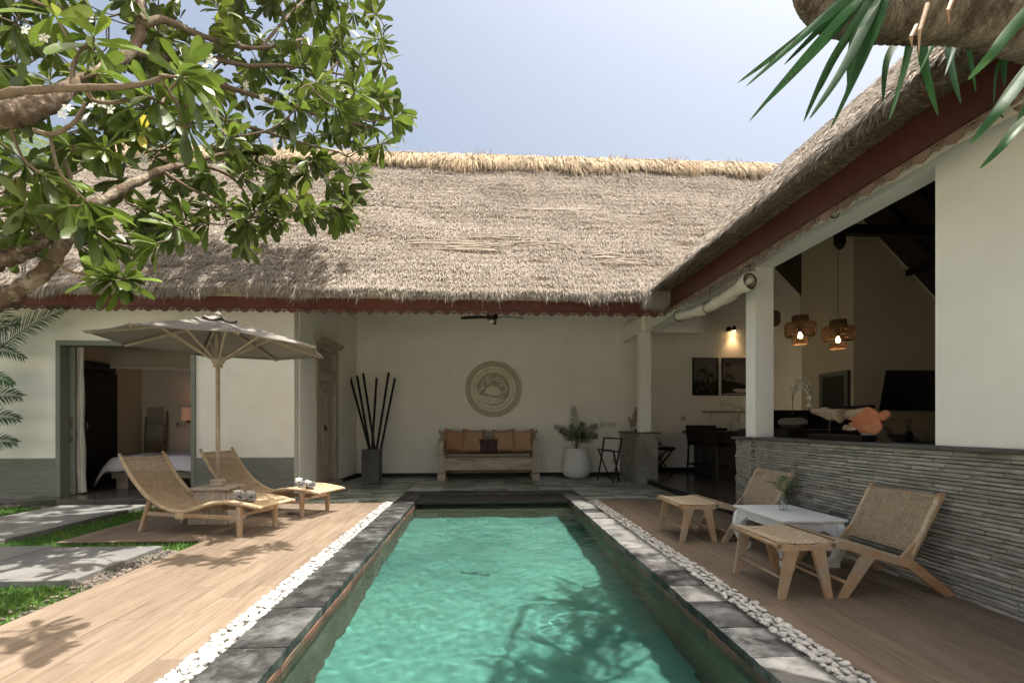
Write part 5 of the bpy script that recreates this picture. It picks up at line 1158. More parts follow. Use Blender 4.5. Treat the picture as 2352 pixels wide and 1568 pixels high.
t = thing('small_box', 'small dark box beside the driftwood on the stone pier', 'box', (3.46, 10.72, 1.046)); b = MB(); b.cbox(-.06,.02,-.04,.04,0,.075,.003); b.build('body', M['dark_wood'], t); b = MB(); b.cbox(-.063,.023,-.043,.043,.0755,.09,.003); b.build('lid', M['door_grey'], t)
# ================================================================== KITCHEN AND LIVING ROOM
cb = thing('bar_counter', 'dark cast concrete bar counter behind the stools', 'counter', (5.6, 10.8, .09)); OB = (5.6, 10.8, .09)
b = MB(OB); b.box(5.02, 5.9, 10.42, 10.56, .09, 1.0); b.box(5.02, 5.16, 10.56, 11.9, .09, 1.0); b.build('counter_side', M['counter'], cb)
b = MB(OB); b.cbox(4.72, 5.98, 10.36, 11.86, 1.0, 1.065, .005); b.build('counter_top', M['counter'], cb)
b = MB(OB); b.box(5.9, 6.84, 10.64, 11.2, .09, 1.0); b.build('counter_side', M['counter'], cb)
def stool(x, y, rz, label):
    t = thing('bar_stool', label, 'bar stool', (x, y, .09), rz, 'dark bar stools at the counter')
    for (a_, c_) in ((-.19,-.19),(-.19,.19),(.19,-.19),(.19,.19)): b = MB(); b.bar((a_*1.12, c_*1.08, 0), (a_, c_, .66), .04, .04); b.build('leg', M['dark_wood'], t)
    b = MB(); b.cbox(-.21,.21,-.21,.21,.66,.74,.015); b.build('seat', M['black'], t)
    b = MB(); b.add([(-.21,-.205,.70),(-.21,.205,.70),(-.17,.205,.70),(-.17,-.205,.70),(-.28,-.20,1.10),(-.28,.20,1.10),(-.25,.20,1.10),(-.25,-.20,1.10)], [(0,1,2,3),(4,5,6,7),(0,1,5,4),(1,2,6,5),(2,3,7,6),(3,0,4,7)]); b.build('backrest', M['dark_wood'], t)
    for q in (((-.2,-.2,.24),(.2,-.2,.24)),((-.2,.2,.24),(.2,.2,.24)),((.2,-.2,.28),(.2,.2,.28)),((-.205,-.2,.24),(-.205,.2,.24))): b = MB(); b.bar(q[0], q[1], .028, .035); b.build('footrest', M['dark_wood'], t)
    return t
stool(4.86, 11.12, R(25), 'left dark bar stool at the kitchen counter'); stool(4.93, 10.55, R(25), 'right dark bar stool, nearer the big white column')
# framed photographs
def onY(x, y, Y): d = ray(x, y); t = Y/d.y; return Vector((d.x*t, Y, EYE+d.z*t))
def palm_sil(mb, cx, cy, h, r, fn, lean=.1, rnd=random):
    mb.prism([(cx-.006, cy-h), (cx+.004, cy-h), (cx+.006+lean*.3, cy), (cx-.002+lean*.3, cy)], fn, .0012)
    for k in range(9):
        a_ = R(-30+k*30+rnd.uniform(-8,8)); pts = []; x, y = cx+lean*.3, cy
        ux, uy = math.cos(a_), math.sin(a_)
        P_ = [(x+ux*r*s_, y+uy*r*s_-r*.55*s_*s_) for s_ in (0,.3,.6,.85,1)]
        wv = [.004,.022,.02,.012,.0]; L_ = [(p[0]-uy*w_*r*3, p[1]+ux*w_*r*3) for p, w_ in zip(P_, wv)]; R_ = [(p[0]+uy*w_*r*3, p[1]-ux*w_*r*3-.008*r*4) for p, w_ in zip(P_, wv)]
        mb.prism(L_+R_[::-1][1:], fn, .0012)
def photo(x0, x1, y0, y1, label, kind, seed):
    a_, c_ = onY(x0, y1, 11.9), onY(x1, y0, 11.9); X0, X1, Z0, Z1 = a_.x, c_.x, a_.z, c_.z; org = (X0, 11.9, Z0); rnd = random.Random(seed)
    t = thing('framed_photograph', label, 'picture', org); w_, h_ = X1-X0, Z1-Z0; t['group'] = 'framed palm photographs on the kitchen wall'
    b = MB(); fw = .022; b.box(0,w_,-.03,0,0,fw); b.box(0,w_,-.03,0,h_-fw,h_); b.box(0,fw,-.03,0,fw,h_-fw); b.box(w_-fw,w_,-.03,0,fw,h_-fw); b.build('frame', M['black'], t)
    b = MB(); b.box(fw,w_-fw,-.012,-.002,fw,h_-fw); pr_ = b.build('print', M['photo_sky'], t)
    lay = [0]
    def fn(u, v, w): return (min(max(u, fw), w_-fw), -.0135-w-lay[0], min(max(v, fw), h_-fw))
    n = 26; top = []
    for k in range(n+1):
        u = w_*k/n; hgt = h_*(.34+.07*math.sin(k*1.3)+.05*rnd.random()) if kind == 0 else h_*(.42-.18*k/n+.03*rnd.random()); top.append((u, hgt))
    b = MB(); b.prism([(0,0)]+top+[(w_,0)], fn, .001)
    if kind == 0:
        lay[0] = .0014; palm_sil(b, .34*w_, .66*h_, .4*h_, .17, fn, .05, rnd); palm_sil(b, .66*w_, .53*h_, .4*h_, .16, fn, .02, rnd); palm_sil(b, .95*w_, .36*h_, .2*h_, .13, fn, .0, rnd); palm_sil(b, .12*w_, .36*h_, .2*h_, .12, fn, .0, rnd); b.build('palm_silhouettes', M['photo_dark'], pr_)
        lay[0] = .003; b = MB()
        for (cx, cy, r_) in ((.3,.2,.13),(.55,.26,.12),(.82,.24,.13),(.7,.1,.1),(.15,.12,.1)): palm_sil(b, cx*w_, cy*h_, .02, r_, fn, 0, rnd)
        b.build('lit_fronds', M['photo_mid'], pr_)
    else:
        lay[0] = .0014; palm_sil(b, .16*w_, .82*h_, .4*h_, .10, fn, .12, rnd); palm_sil(b, .26*w_, .52*h_, .2*h_, .13, fn, .05, rnd)
        for k in range(8): palm_sil(b, (.45+.07*k)*w_, (.36-.015*k)*h_, .03, .045, fn, 0, rnd)
        b.build('palm_silhouettes', M['photo_dark'], pr_); lay[0] = .003
        b = MB(); b.prism([(.02*w_,.045*h_),(.5*w_,.06*h_),(.97*w_,.05*h_),(.97*w_,.03*h_),(.02*w_,.025*h_)], fn, .001); b.prism([(.4*w_,.16*h_),(.55*w_,.185*h_),(.8*w_,.18*h_),(.96*w_,.16*h_),(.95*w_,.09*h_),(.7*w_,.07*h_),(.5*w_,.11*h_)], fn, .001); b.build('beach', M['photo_light'], pr_)
    b = MB(); mx, my = (.74*w_,.73*h_) if kind == 0 else (.42*w_,.73*h_); lay[0] = .002; b.prism([(mx+.012*math.cos(q), my+.014*math.sin(q)) for q in np.linspace(0,6.283,11)[:-1]], fn, .001); b.build('moon', M['mug'], pr_)
photo(1590, 1649, 822, 908, 'framed black and white photograph of palm crowns, left of the pair', 0, 2)
photo(1657, 1718, 822, 908, 'framed black and white photograph of a palm beach, right of the pair', 1, 3)
# shelf with glasses and mugs
sh = thing('wall_shelf', 'thin wooden wall shelf with glasses above the kitchen counter', 'shelf', (5.3, 11.9, 1.5)); zS = onY(1650, 944, 11.75).z; OSh = (5.3, 11.9, 1.5)
xs0, xs1 = onY(1618, 944, 11.75).x, 6.3
b = MB(OSh); b.cbox(xs0, xs1, 11.62, 11.9, zS-.03, zS, .006); b.build('board', M['teak_grey'], sh)
for x in (xs0+.22, xs0+.92): b = MB(OSh); b.box(x, x+.02, 11.7, 11.9, zS-.05, zS-.031); b.box(x, x+.02, 11.88, 11.9, zS-.18, zS-.05); b.build('bracket', M['plaster_in'], sh)
gm = {}
def goblet(kind):
    b = MB()
    if kind == 'tall': b.lathe([(.03,0),(.028,.005),(.005,.012),(.005,.09),(.028,.13),(.033,.17),(.028,.22)], 12, cap=False)
    elif kind == 'low': b.lathe([(.03,0),(.006,.01),(.006,.05),(.035,.08),(.036,.12),(.031,.15)], 12, cap=False)
    else: b.lathe([(.0,.0),(.03,.0),(.04,.02),(.043,.06),(.036,.09),(.02,.105),(.0,.108)], 14, cap=False)
    return b
def small(name, label, cat, kind, m, loc, grp):
    k = (kind, m.name)
    if k not in gm: o = goblet(kind).build(name, m, None, smooth=True); gm[k] = o.data
    else: o = bpy.data.objects.new(name, gm[k]); COL.objects.link(o)
    o.location = loc; tag(o, label, cat, grp); return o
ordn = ['leftmost', 'second', 'third', 'fourth']
for k, px in enumerate((1627+28, 1665, 1674, 1678)): p = onY(px+2, 943, 11.72+.05*(k % 2)); small('wine_glass', 'tall upturned wine glass on the shelf, %s of the tall ones' % ordn[k], 'glass', 'tall', M['glass'], (p.x, p.y, zS), 'tall glasses on the shelf')
for k, px in enumerate((1687, 1693, 1700)): p = onY(px, 943, 11.72); small('goblet', 'short stemmed glass on the shelf, %s of the short ones' % ordn[k], 'glass', 'low', M['glass'], (p.x, p.y, zS), 'short glasses on the shelf')
for k, px in enumerate((1706, 1712, 1719)): p = onY(px, 943, 11.74); small('mug', 'cream mug upside down on the shelf, %s of the mugs' % ordn[k], 'mug', 'mug', M['mug'], (p.x, p.y, zS), 'mugs on the shelf')
# tap, hob, telephone, wall socket
t = thing('kitchen_tap', 'curved metal tap rising from the bar counter', 'tap', (5.62, 11.3, 1.065)); b = MB(); b.tube([(0,0,0),(0,0,.15),(.03,0,.24),(.09,0,.28),(.16,0,.26),(.20,0,.19)], .011, 8); b.build('spout', M['metal'], t, smooth=True); b = MB(); b.lathe([(.025,0),(.025,.02),(.012,.03)], 12); b.build('collar', M['metal'], t)
t = thing('hob', 'small black two ring hob on the counter below the shelf', 'hob', (5.4, 11.6, 1.065)); b = MB(); b.cbox(-.22,.22,-.14,.14,0,.06,.005); b.build('body', M['black'], t); b = MB(); b.lathe([(.05,.061),(.05,.068),(.03,.068)], 14, (-.1,0,0)); b.lathe([(.05,.061),(.05,.068),(.03,.068)], 14, (.1,0,0)); b.build('ring', M['metal'], t)
t = thing('telephone', 'black telephone on the left end of the bar counter', 'telephone', (4.86, 11.45, 1.065)); b = MB(); b.add([(-.14,-.1,0),(.1,-.1,0),(.1,.1,0),(-.14,.1,0),(-.12,-.09,.02),(.1,-.09,.055),(.1,.09,.055),(-.12,.09,.02)], [(0,3,2,1),(4,5,6,7),(0,1,5,4),(1,2,6,5),(2,3,7,6),(3,0,4,7)]); b.build('base', M['black'], t); b = MB(); b.tube([(-.05,-.05,.06),(.0,-.06,.085),(.08,-.06,.095),(.15,-.05,.07)], [.025,.018,.018,.025], 8); b.build('handset', M['black'], t, smooth=True)
p = onY(1569, 960, 11.9); t = thing('wall_socket', 'square grey wall socket above the telephone', 'socket', tuple(p)); b = MB(); b.cbox(-.06,.06,-.012,0,-.06,.06,.003); b.build('plate', M['plaque'], t); b = MB(); b.cbox(-.035,.035,-.017,-.0121,-.035,.035,.002); b.build('insert', M['plaque_dark'], t)
t = thing('glass_jar', 'clear jar with dark lid at the right end of the counter', 'jar', (6.1, 11.0, 1.0)); b = MB(); b.lathe([(.05,0),(.055,.01),(.055,.09),(.045,.11)], 14); b.build('jar', M['glass'], t, smooth=True); b = MB(); b.lathe([(.05,.111),(.05,.13)], 14); b.build('lid', M['black'], t)
# spotlight
p = onY(1673, 756, 11.9); t = thing('wall_spotlight', 'small lit black wall spotlight above the photographs', 'wall lamp', tuple(p))
b = MB(); b.prism([(.06*math.cos(q), .06*math.sin(q)) for q in np.linspace(0,6.283,17)[:-1]], lambda u, v, w: (u, -w, v), .03); b.build('mount', M['iron'], t)
b = MB(); b.tube([(.0,-.03,0),(.10,-.09,0)], .012, 6); b.tube([(.10,-.09,.055),(.10,-.09,-.055)], .036, 14); b.build('head', M['iron'], t)
b = MB(); b.lathe([(.0,-.062),(.030,-.062),(.030,-.057)], 12, (.10,-.09,0), cap=False); b.build('lens', M['bulb'], t)
ld = bpy.data.lights.new('spotlight_beam', 'SPOT'); ld.energy = 5; ld.color = (1,.62,.28); ld.spot_size = R(100); ld.spot_blend = .9; ld.shadow_soft_size = .03; lo_ = bpy.data.objects.new('spotlight_beam', ld); COL.objects.link(lo_); lo_.parent = t; lo_.location = (.10,-.09,-.075); lo_.rotation_euler = (R(-6),0,0)
# folding tray table with glasses
tt = thing('tray_table', 'small black folding tray table beyond the stone pier', 'side table', (4.05, 11.3, .09)); b = MB(); b.cbox(-.36,.20,-.2,.2,.55,.58,.003); b.build('tray', M['black'], tt)
b = MB(); b.box(-.37,.21,-.21,-.195,.57,.61); b.box(-.37,.21,.195,.21,.57,.61); b.box(.195,.21,-.195,.195,.57,.61); b.box(-.37,-.355,-.195,.195,.57,.61); b.build('tray_rim', M['black'], tt)
for y in (-.17, .17):
    for (x0, x1) in ((-.28,.16),(.16,-.28)): b = MB(); b.bar((x0,y+(.02 if x0 > 0 else 0),0),(x1,y+(.02 if x0 > 0 else 0),.55),.03,.03); b.build('leg', M['black'], tt)
for x in (-.28,.16): b = MB(); b.bar((x,-.17,.08),(x,.17,.08),.022,.022); b.build('crossbar', M['black'], tt)
for k, x in enumerate((-.27,-.17,-.08)): small('green_goblet', 'green tinted glass on the tray table, '+('left','middle','right')[k], 'glass', 'low', M['glass_green'], (4.05+x, 11.25, .67), 'green glasses on the tray table')
t = thing('menu_card', 'white card leaning on the wall behind the tray table', 'card', (3.98, 11.40, .67)); b = MB(); b.add([(-.09,.0,0),(.09,.0,0),(.07,.08,.22),(-.11,.08,.22),(-.09,.004,0),(.09,.004,0),(.07,.084,.22),(-.11,.084,.22)], [(0,1,2,3),(7,6,5,4),(0,4,5,1),(1,5,6,2),(2,6,7,3),(3,7,4,0)]); b.build('card', M['mug'], t)
t = thing('black_cup_holder', 'small black wooden holder at the right edge of the tray table', 'holder', (4.17, 11.25, .61)); b = MB(); b.cbox(-.05,.05,-.04,.04,.0,.03,.003); b.cbox(-.05,-.03,-.04,.04,.031,.09,.003); b.cbox(.01,.03,-.04,.04,.031,.09,.003); b.build('body', M['black'], t)
# pendants
def pendant(x, y, z, label, lit=True):
    t = thing('pendant_lamp', label, 'pendant lamp', (x, y, z)); t['group'] = 'woven rattan pendant lamps'
    prof_ = [(r_*.79, z_*.77) for r_, z_ in [(.135,.31),(.14,.20),(.14,.185),(.235,.175),(.262,.14),(.262,-.04),(.235,-.085),(.14,-.10),(.14,-.12),(.135,-.24)]]
    b = MB(); b.lathe(prof_, 36, cap=False); 
    sh_ = b.build('shade', M['wicker'], t); md = sh_.modifiers.new('weave', 'WIREFRAME'); md.thickness = .007
    me = sh_.data; bm = bmesh.new(); bm.from_mesh(me); ed = [e for e in bm.edges if abs(e.verts[0].co.z-e.verts[1].co.z) > .06]
    bmesh.ops.subdivide_edges(bm, edges=ed, cuts=5, use_grid_fill=False); bm.to_mesh(me); bm.free()
    b = MB(); b.lathe([(r_*.985, z_) for r_, z_ in prof_], 30, cap=False); ln_ = b.build('shade_lining', M['wicker_lining'], t, smooth=True)
    b = MB(); b.lathe([(.012,.08),(.026,.075),(.026,.0),(.02,-.01)], 12); b.tube([(0,0,.08),(0,0,right_z(x)-.33-z)], .004, 5); b.build('cord_and_socket', M['iron'], t)
    b = MB(); b.lathe([(.008,-.0),(.02,-.02),(.034,-.06),(.030,-.09),(.012,-.11),(.001,-.112)], 14); b.build('bulb', M['bulb'] if lit else M['bulb_off'], t, smooth=True)
    if lit:
        ld = bpy.data.lights.new('bulb_light', 'POINT'); ld.energy = .5; ld.color = (1,.6,.3); ld.shadow_soft_size = .03; o = bpy.data.objects.new('bulb_light', ld); COL.objects.link(o); o.parent = t; o.location = (0,0,-.14)
    return t
def weave_alpha(name, col):
    m = bpy.data.materials.new(name); m.use_nodes = True; N = m.node_tree.nodes; L = m.node_tree.links; b = N['Principled BSDF']; b.inputs['Base Color'].default_value = (*col, 1); b.inputs['Roughness'].default_value = .8
    tc = N.new('ShaderNodeTexCoord'); n_ = N.new('ShaderNodeTexNoise'); n_.inputs['Scale'].default_value = 60; L.new(tc.outputs['Object'], n_.inputs['Vector']); r_ = N.new('ShaderNodeValToRGB'); r_.color_ramp.elements[0].position = .44; r_.color_ramp.elements[1].position = .50; L.new(n_.outputs['Fac'], r_.inputs['Fac'])
    t = N.new('ShaderNodeBsdfTransparent'); ms = N.new('ShaderNodeMixShader'); L.new(r_.outputs[0], ms.inputs[0]); L.new(t.outputs[0], ms.inputs[1]); L.new(b.outputs[0], ms.inputs[2]); L.new(ms.outputs[0], N['Material Output'].inputs['Surface']); return m
M['wicker_lining'] = weave_alpha('loose_rattan_weave', (.085,.052,.03))
p = at(1838, 762, 7.6); pendant(p.x, p.y, p.z, 'left lit rattan pendant lamp beside the big column')
p = at(1925, 772, 7.5); pendant(p.x, p.y, p.z, 'right lit rattan pendant lamp in front of the far door')
p = at(1758, 738, 8.1); pendant(p.x, p.y, p.z, 'third rattan pendant lamp mostly hidden behind the big column', False)
# television
p0 = onY(2030, 853, 8.95); p1 = onY(2180, 943, 8.95); t = thing('television', 'large black wall television tilted beside the white wall edge', 'television', (p0.x, 9.09, p1.z))
b = MB((p0.x, 9.09, p1.z)); X0, X1, Z0, Z1 = p0.x, p0.x+1.55, p1.z, p0.z+.02
vs = [(X0-.03,8.99,Z0),(X1,8.99,Z0),(X1,8.90,Z1),(X0+.03,8.90,Z1),(X0-.03,9.03,Z0),(X1,9.03,Z0),(X1,8.94,Z1),(X0+.03,8.94,Z1)]; fs = [(0,1,2,3),(7,6,5,4),(0,4,5,1),(1,5,6,2),(2,6,7,3),(3,7,4,0)]
b.add(vs, fs); b.build('screen', M['screen'], t); b = MB((p0.x, 9.09, p1.z)); b.box(X0+.6, X0+.9, 9.03, 9.088, Z0+.2, Z1-.2); b.build('wall_bracket', M['iron'], t)
# objects on and behind the wall
orc = thing('orchid_bowl', 'round dark patterned bowl behind the stone wall, holding the orchid', 'bowl', (3.9, 6.1, 1.0)); 
p = onw(1821, 985, 3.95); orc.location = (p.x, p.y, p.z); b = MB(); b.lathe([(.07,0),(.13,.02),(.165,.07),(.155,.115),(.11,.145),(.10,.14),(.08,.05)], 26, cap=False); b.build('bowl', M['bowl'], orc, smooth=True)
b = MB()
for k in range(22): 
    a0_, a1_ = 2*math.pi*k/22, 2*math.pi*(k+.5)/22; a2_ = 2*math.pi*(k+1)/22
    b.tube([(.163*math.cos(a0_),.163*math.sin(a0_),.085),(.157*math.cos(a1_),.157*math.sin(a1_),.115),(.163*math.cos(a2_),.163*math.sin(a2_),.085)], .0035, 4)
b.tube([(.168*math.cos(q),.168*math.sin(q),.07) for q in np.linspace(0,6.283,30)], .004, 4); b.tube([(.142*math.cos(q),.142*math.sin(q),.128) for q in np.linspace(0,6.283,30)], .004, 4); b.build('zigzag_pattern', M['ceramic'], orc)
cs = thing('sideboard', 'dark low cabinet behind the stone wall carrying the orchid bowl', 'cabinet', (4.3, 6.5, .09)); b = MB((4.3,6.5,.09)); b.cbox(3.70, 4.75, p.y-.3, p.y+.9, .09, p.z-.002, .006); b.build('body', M['dark_wood'], cs)
b = MB((4.3,6.5,.09)); b.box(4.75, 4.80, p.y-.3, p.y+.9, .09, p.z+.30); b.box(4.05, 4.75, p.y+.62, p.y+.9, p.z, p.z+.26); b.build('back_panel', M['black'], cs)
ok = thing('orchid', 'white orchid with two arching flower sprays in the patterned bowl', 'orchid', (p.x, p.y, p.z+.12)); ox, oy, oz = p
rnd = random.Random(4)
for k, (dy, dx) in enumerate(((-.02,.0),(.02,.02))):
    st_ = bez([(0,0,0),(.0,.0,.2),(.01,-.02+.03*k,.38),(.03+dx,-.08,.50-.06*k),(.05,-.20,.46-.08*k),(.05,-.30-.04*k,.30-.1*k)], 26); b = MB(); b.tube(st_, .004, 5); b.build('flower_stem', M['stem'], ok)
    for j in range(9 if k else 7):
        q = st_[10+int(j*1.8) if 10+int(j*1.8) < len(st_) else -1]; b = MB(); c_ = q+Vector((rnd.uniform(-.05,.02), rnd.uniform(-.04,.05), rnd.uniform(-.05,.03)))
        for i in range(5):
            a_ = 2*math.pi*i/5+j; r_ = .046; u_ = Vector((.25*math.sin(a_*2), math.cos(a_), math.sin(a_))); v_ = Vector((0, -math.sin(a_), math.cos(a_))); b.add([c_, c_+u_*r_*.6-v_*r_*.45, c_+u_*r_, c_+u_*r_*.6+v_*r_*.45], [(0,1,2,3)])
        b.build('blossom', M['orchid'], ok)
for k in range(5):
    a_ = k*1.3; b = MB(); d_ = Vector((math.cos(a_), math.sin(a_), .9)); sv = Vector((-math.sin(a_), math.cos(a_), 0)); q = [Vector((0,0,0))+d_*s_*.2-Vector((0,0,1))*.1*s_*s_ for s_ in (0,.33,.66,1)]; ww = (.012,.028,.026,.002); vs = []
    for i in range(4): vs += [q[i]-sv*ww[i], q[i]+sv*ww[i]]
    b.add(vs, [(0,1,3,2),(2,3,5,4),(4,5,7,6)]); b.build('leaf', M['palm_dark'], ok)
def vase(label, x, y, X, s_, m, name='ceramic_vase'):
    p = onw(x, y, X); t = thing(name, label, 'vase', tuple(p)); b = MB(); b.lathe([(.05*s_,0),(.09*s_,.02*s_),(.10*s_,.06*s_),(.095*s_,.10*s_),(.05*s_,.135*s_),(.035*s_,.15*s_),(.038*s_,.175*s_),(.042*s_,.18*s_),(.03*s_,.17*s_)], 22, cap=False); b.build('body', m, t, smooth=True); return p
p = vase('low cream ceramic vase with dark palm sprigs at the foot of the driftwood plinth', 1997, 1009, 3.75, .75, M['ceramic'])
t = thing('palm_sprigs', 'dark arching palm sprigs in the low cream vase', 'plant', (p.x, p.y, p.z+.12))
for k, (dy, dz) in enumerate(((-1,.55),(1,.6),(.5,.8),(-.5,.75))): frond((0,0,0), (0,0,0), (.1,dy,dz), .28, 1.8, 14, .09, M['palm_dark'], t, 'sprig', wl=.006, seed=k)
lt = thing('console_table', 'low black table under the television', 'table', (7.8, 8.6, .09)); b = MB((7.8,8.6,.09)); b.cbox(6.9, 9.2, 8.45, 9.05, .82, .88, .004); b.build('tabletop', M['black'], lt)
for x in (6.95, 7.9, 9.1): b = MB((7.8,8.6,.09)); b.box(x, x+.06, 8.5, 9.0, .09, .82); b.build('leg', M['black'], lt)
def console_obj(x): q = onY(x, 1000, 8.7); return q.x
t = thing('cream_jar', 'rounded cream ceramic jar on the console under the television', 'jar', (console_obj(2111), 8.7, .88)); b = MB(); b.lathe([(.07,0),(.12,.03),(.13,.09),(.125,.15),(.08,.19),(.05,.20),(.05,.225),(.04,.225)], 20); b.build('body', M['ceramic'], t, smooth=True)
t = thing('reed_diffuser', 'dark reed diffuser bottle on the console under the television', 'diffuser', (console_obj(2087), 8.7, .88)); b = MB(); b.lathe([(.055,0),(.055,.10),(.03,.12),(.03,.15),(.05,.155),(.05,.2)], 14); b.build('bottle', M['black'], t)
for k in range(6): b = MB(); b.tube([(0,0,.12),(.06*math.cos(k),.05*math.sin(k),.44)], .004, 4); b.build('reed', M['dark_wood'], t)
t = thing('shell_bowl', 'dark shell shaped bowl on the console left of the diffuser', 'bowl', (console_obj(2063), 8.65, .88)); b = MB(); b.lathe([(.04,0),(.10,.04),(.17,.11),(.20,.15),(.15,.10),(.08,.05)], 16, wob=.12, cap=False); b.build('bowl', M['bowl'], t)
for k, x in enumerate((2075, 2128)):
    t = thing('low_armchair', ('left', 'right')[k]+' low wicker armchair seen over the stone wall', 'armchair', (onw(x, 1012, 5.2).x, onw(x, 1012, 5.2).y, .09)); b = MB(); b.cbox(-.3,.3,-.3,.3,.3,.42,.03); b.build('seat', M['dark_wood'], t); b = MB(); b.cbox(-.3,.3,.26,.32,.42,.88,.02); b.cbox(-.33,-.27,-.3,.25,.3,.6,.02); b.cbox(.27,.33,-.3,.25,.3,.6,.02); b.build('back_and_arms', M['wicker'], t)
    for a_ in (-.27,.27):
        for c_ in (-.27,.27): b = MB(); b.bar((a_,c_,0),(a_,c_,.3),.04,.04); b.build('leg', M['dark_wood'], t)
# switches by the far door
for k in range(4):
    q = onY(1985+k*12.5, 969, 9.09); t = thing('wall_switch', ('light', 'first dark', 'second dark', 'third dark')[k]+' switch in the row below the television', 'light switch', tuple(q), 0, 'switches below the television'); b = MB(); b.cbox(-.045,.045,-.012,0,-.05,.05,.003); b.build('plate', M['switch'] if k == 0 else M['switch_dark'], t)
# rolled canvas blinds under the eave
def blind(y0, y1, z0, z1, label, X=3.02, r=.07, sagz=.09):
    t = thing('rolled_blind', label, 'blind', (X, (y0+y1)/2, z0)); org = (X, (y0+y1)/2, z0); n = 60; b = MB(org); vs = []; m_ = 18; L_ = y1-y0
    for i in range(n+1):
        f_ = i/n; y = y0+L_*f_; z = z0+(z1-z0)*f_-sagz*math.sin(math.pi*f_); rr_ = r*(1+.10*math.sin(f_*34)+.06*math.sin(f_*71)+(.5*math.exp(-f_*9)))
        for j in range(m_): a_ = 2*math.pi*j/m_; vs.append((X+rr_*math.cos(a_)*.9, y, z+rr_*math.sin(a_)*(1+.12*math.sin(f_*23+j))))
    b.add(vs, [(i*m_+j, i*m_+(j+1)%m_, (i+1)*m_+(j+1)%m_, (i+1)*m_+j) for i in range(n) for j in range(m_)]); o = b.build('canvas_roll', M['blind'], t, smooth=True); o.modifiers.new('t','SOLIDIFY').thickness = .004
    b = MB(org); b.tube([(X, y0-.02, z0), (X, y0+.3, z0-.02)], r*.45, 10); b.tube([(X, y1-.3, z1-.02), (X, y1+.02, z1)], r*.5, 12); b.build('inner_roll', M['blind'], t, smooth=True)
    for f_ in (.02, .5, .98):
        b = MB(org); y = y0+L_*f_; z = z0+(z1-z0)*f_-sagz*math.sin(math.pi*f_); b.tube([(X+(r+.015)*math.cos(q), y, z+(r+.015)*math.sin(q)) for q in np.linspace(0,6.283,16)], .006, 5); b.tube([(X, y, z+r), (X+.02, y, 3.1)], .004, 4); b.build('tie_cord', M['dark_wood'], t)
blind(5.60, 7.75, 2.83, 2.88, 'long rolled cream canvas blind hanging under the eave left of the big column')
blind(2.80, 5.9, 3.07, 3.10, 'straight rolled cream blind under the eave above the living room opening', 3.10, .035, .01)

# ================================================================== BEDROOM
bd = thing('bed', 'low bed with white linen seen through the bedroom door', 'bed', (-5.6, 10.2, .07)); OBd = (-5.6, 10.2, .07)
b = MB(OBd); b.box(-6.55, -3.9, 9.45, 11.2, .25, .37); b.build('platform', M['teak_grey'], bd)
for (x, y) in ((-6.50, 9.5), (-6.50, 11.1), (-4.0, 9.5)): b = MB(OBd); b.box(x, x+.2, y, y+.1, .07, .25); b.build('leg', M['teak_grey'], bd)
b = MB(OBd); vs = []; nu, nv = 40, 26      # duvet draped over the edge
for i in range(nu+1):
    for j in range(nv+1):
        u, v = i/nu, j/nv; x = -6.75+2.9*u; y = 9.30+1.95*v; ex = max(0, (-6.55-x))/.2; ey = max(0, (9.47-y))/.17
        z = .64-.27*min(1, ex)**1.5-.24*min(1, ey)**1.4+.012*math.sin(x*9+y*4)+.008*math.sin(y*17+x*3); z += .0 if u > .06 else -.04*math.sin(v*9)
        vs.append((x, y, z))
b.add(vs, [(i*(nv+1)+j, i*(nv+1)+j+1, (i+1)*(nv+1)+j+1, (i+1)*(nv+1)+j) for i in range(nu) for j in range(nv)]); o = b.build('duvet', M['bed'], bd, smooth=True); o.modifiers.new('t','SOLIDIFY').thickness = .03
for k, (x, z, m_) in enumerate(((-4.75,.80,'plaque_dark'),(-4.55,.84,'bed'))):
    cushion('pillow', ('brown patterned', 'white')[k]+' pillow on the bed beside the door jamb', .5, .42, M[m_], (x, 10.9, z), (R(-18),0,R(30*k)), .16, 'pillows on the bed')
cp_ = thing('canopy_valance', 'pale cloth valance hanging above the bed in the bedroom', 'canopy', (-5.9, 9.8, 2.2)); OCp = (-5.9, 9.8, 2.2)
q0, q1 = onY(254, 790, 9.3), onY(254, 845, 9.3)
b = MB(OCp); n = 40; vs = []
for i in range(n+1):
    x = q0.x+2.4*i/n
    for z in (q0.z, q1.z+.01*math.sin(i*.5)): vs.append((x, 9.3+.01*math.sin(i*1.1), z))
b.add(vs, [(2*i, 2*i+2, 2*i+3, 2*i+1) for i in range(n)]); o = b.build('cloth', M['net'], cp_, smooth=True); o.modifiers.new('t','SOLIDIFY').thickness = .004
b = MB(OCp); b.tube([(q0.x,9.29,q0.z),(q0.x,9.29,q1.z),(q0.x+1.2,9.285,q1.z-.005),(q0.x+2.4,9.29,q1.z)], .007, 5); b.tube([(q0.x+1.35,9.288,q0.z),(q0.x+1.35,9.288,q1.z)], .006, 5); b.build('hem', M['white_cloth'], cp_)
b = MB(OCp); b.box(q0.x-.02, q0.x+2.5, 9.31, 9.35, q0.z-.01, q0.z+.03); b.build('rail', M['dark_wood'], cp_)
lad = thing('towel_ladder', 'bamboo towel ladder leaning on the bedroom back wall', 'ladder', (-7.0, 11.6, .07)); OL = (-7.0, 11.6, .07)
la, lb, lc, ld_ = at(338, 1085, 11.0), at(342, 888, 11.5), at(385, 1080, 11.0), at(385, 888, 11.5)
la = at(333, 1050, 11.3); lb = at(339, 889, 11.6); lc = at(381, 1050, 11.3); ld_ = at(387, 889, 11.6)
def ext(p, q): d = p-q; return p+d*((p.z-.07)/max(.01, (q.z-p.z)))
la2, lc2 = ext(la, lb), ext(lc, ld_)
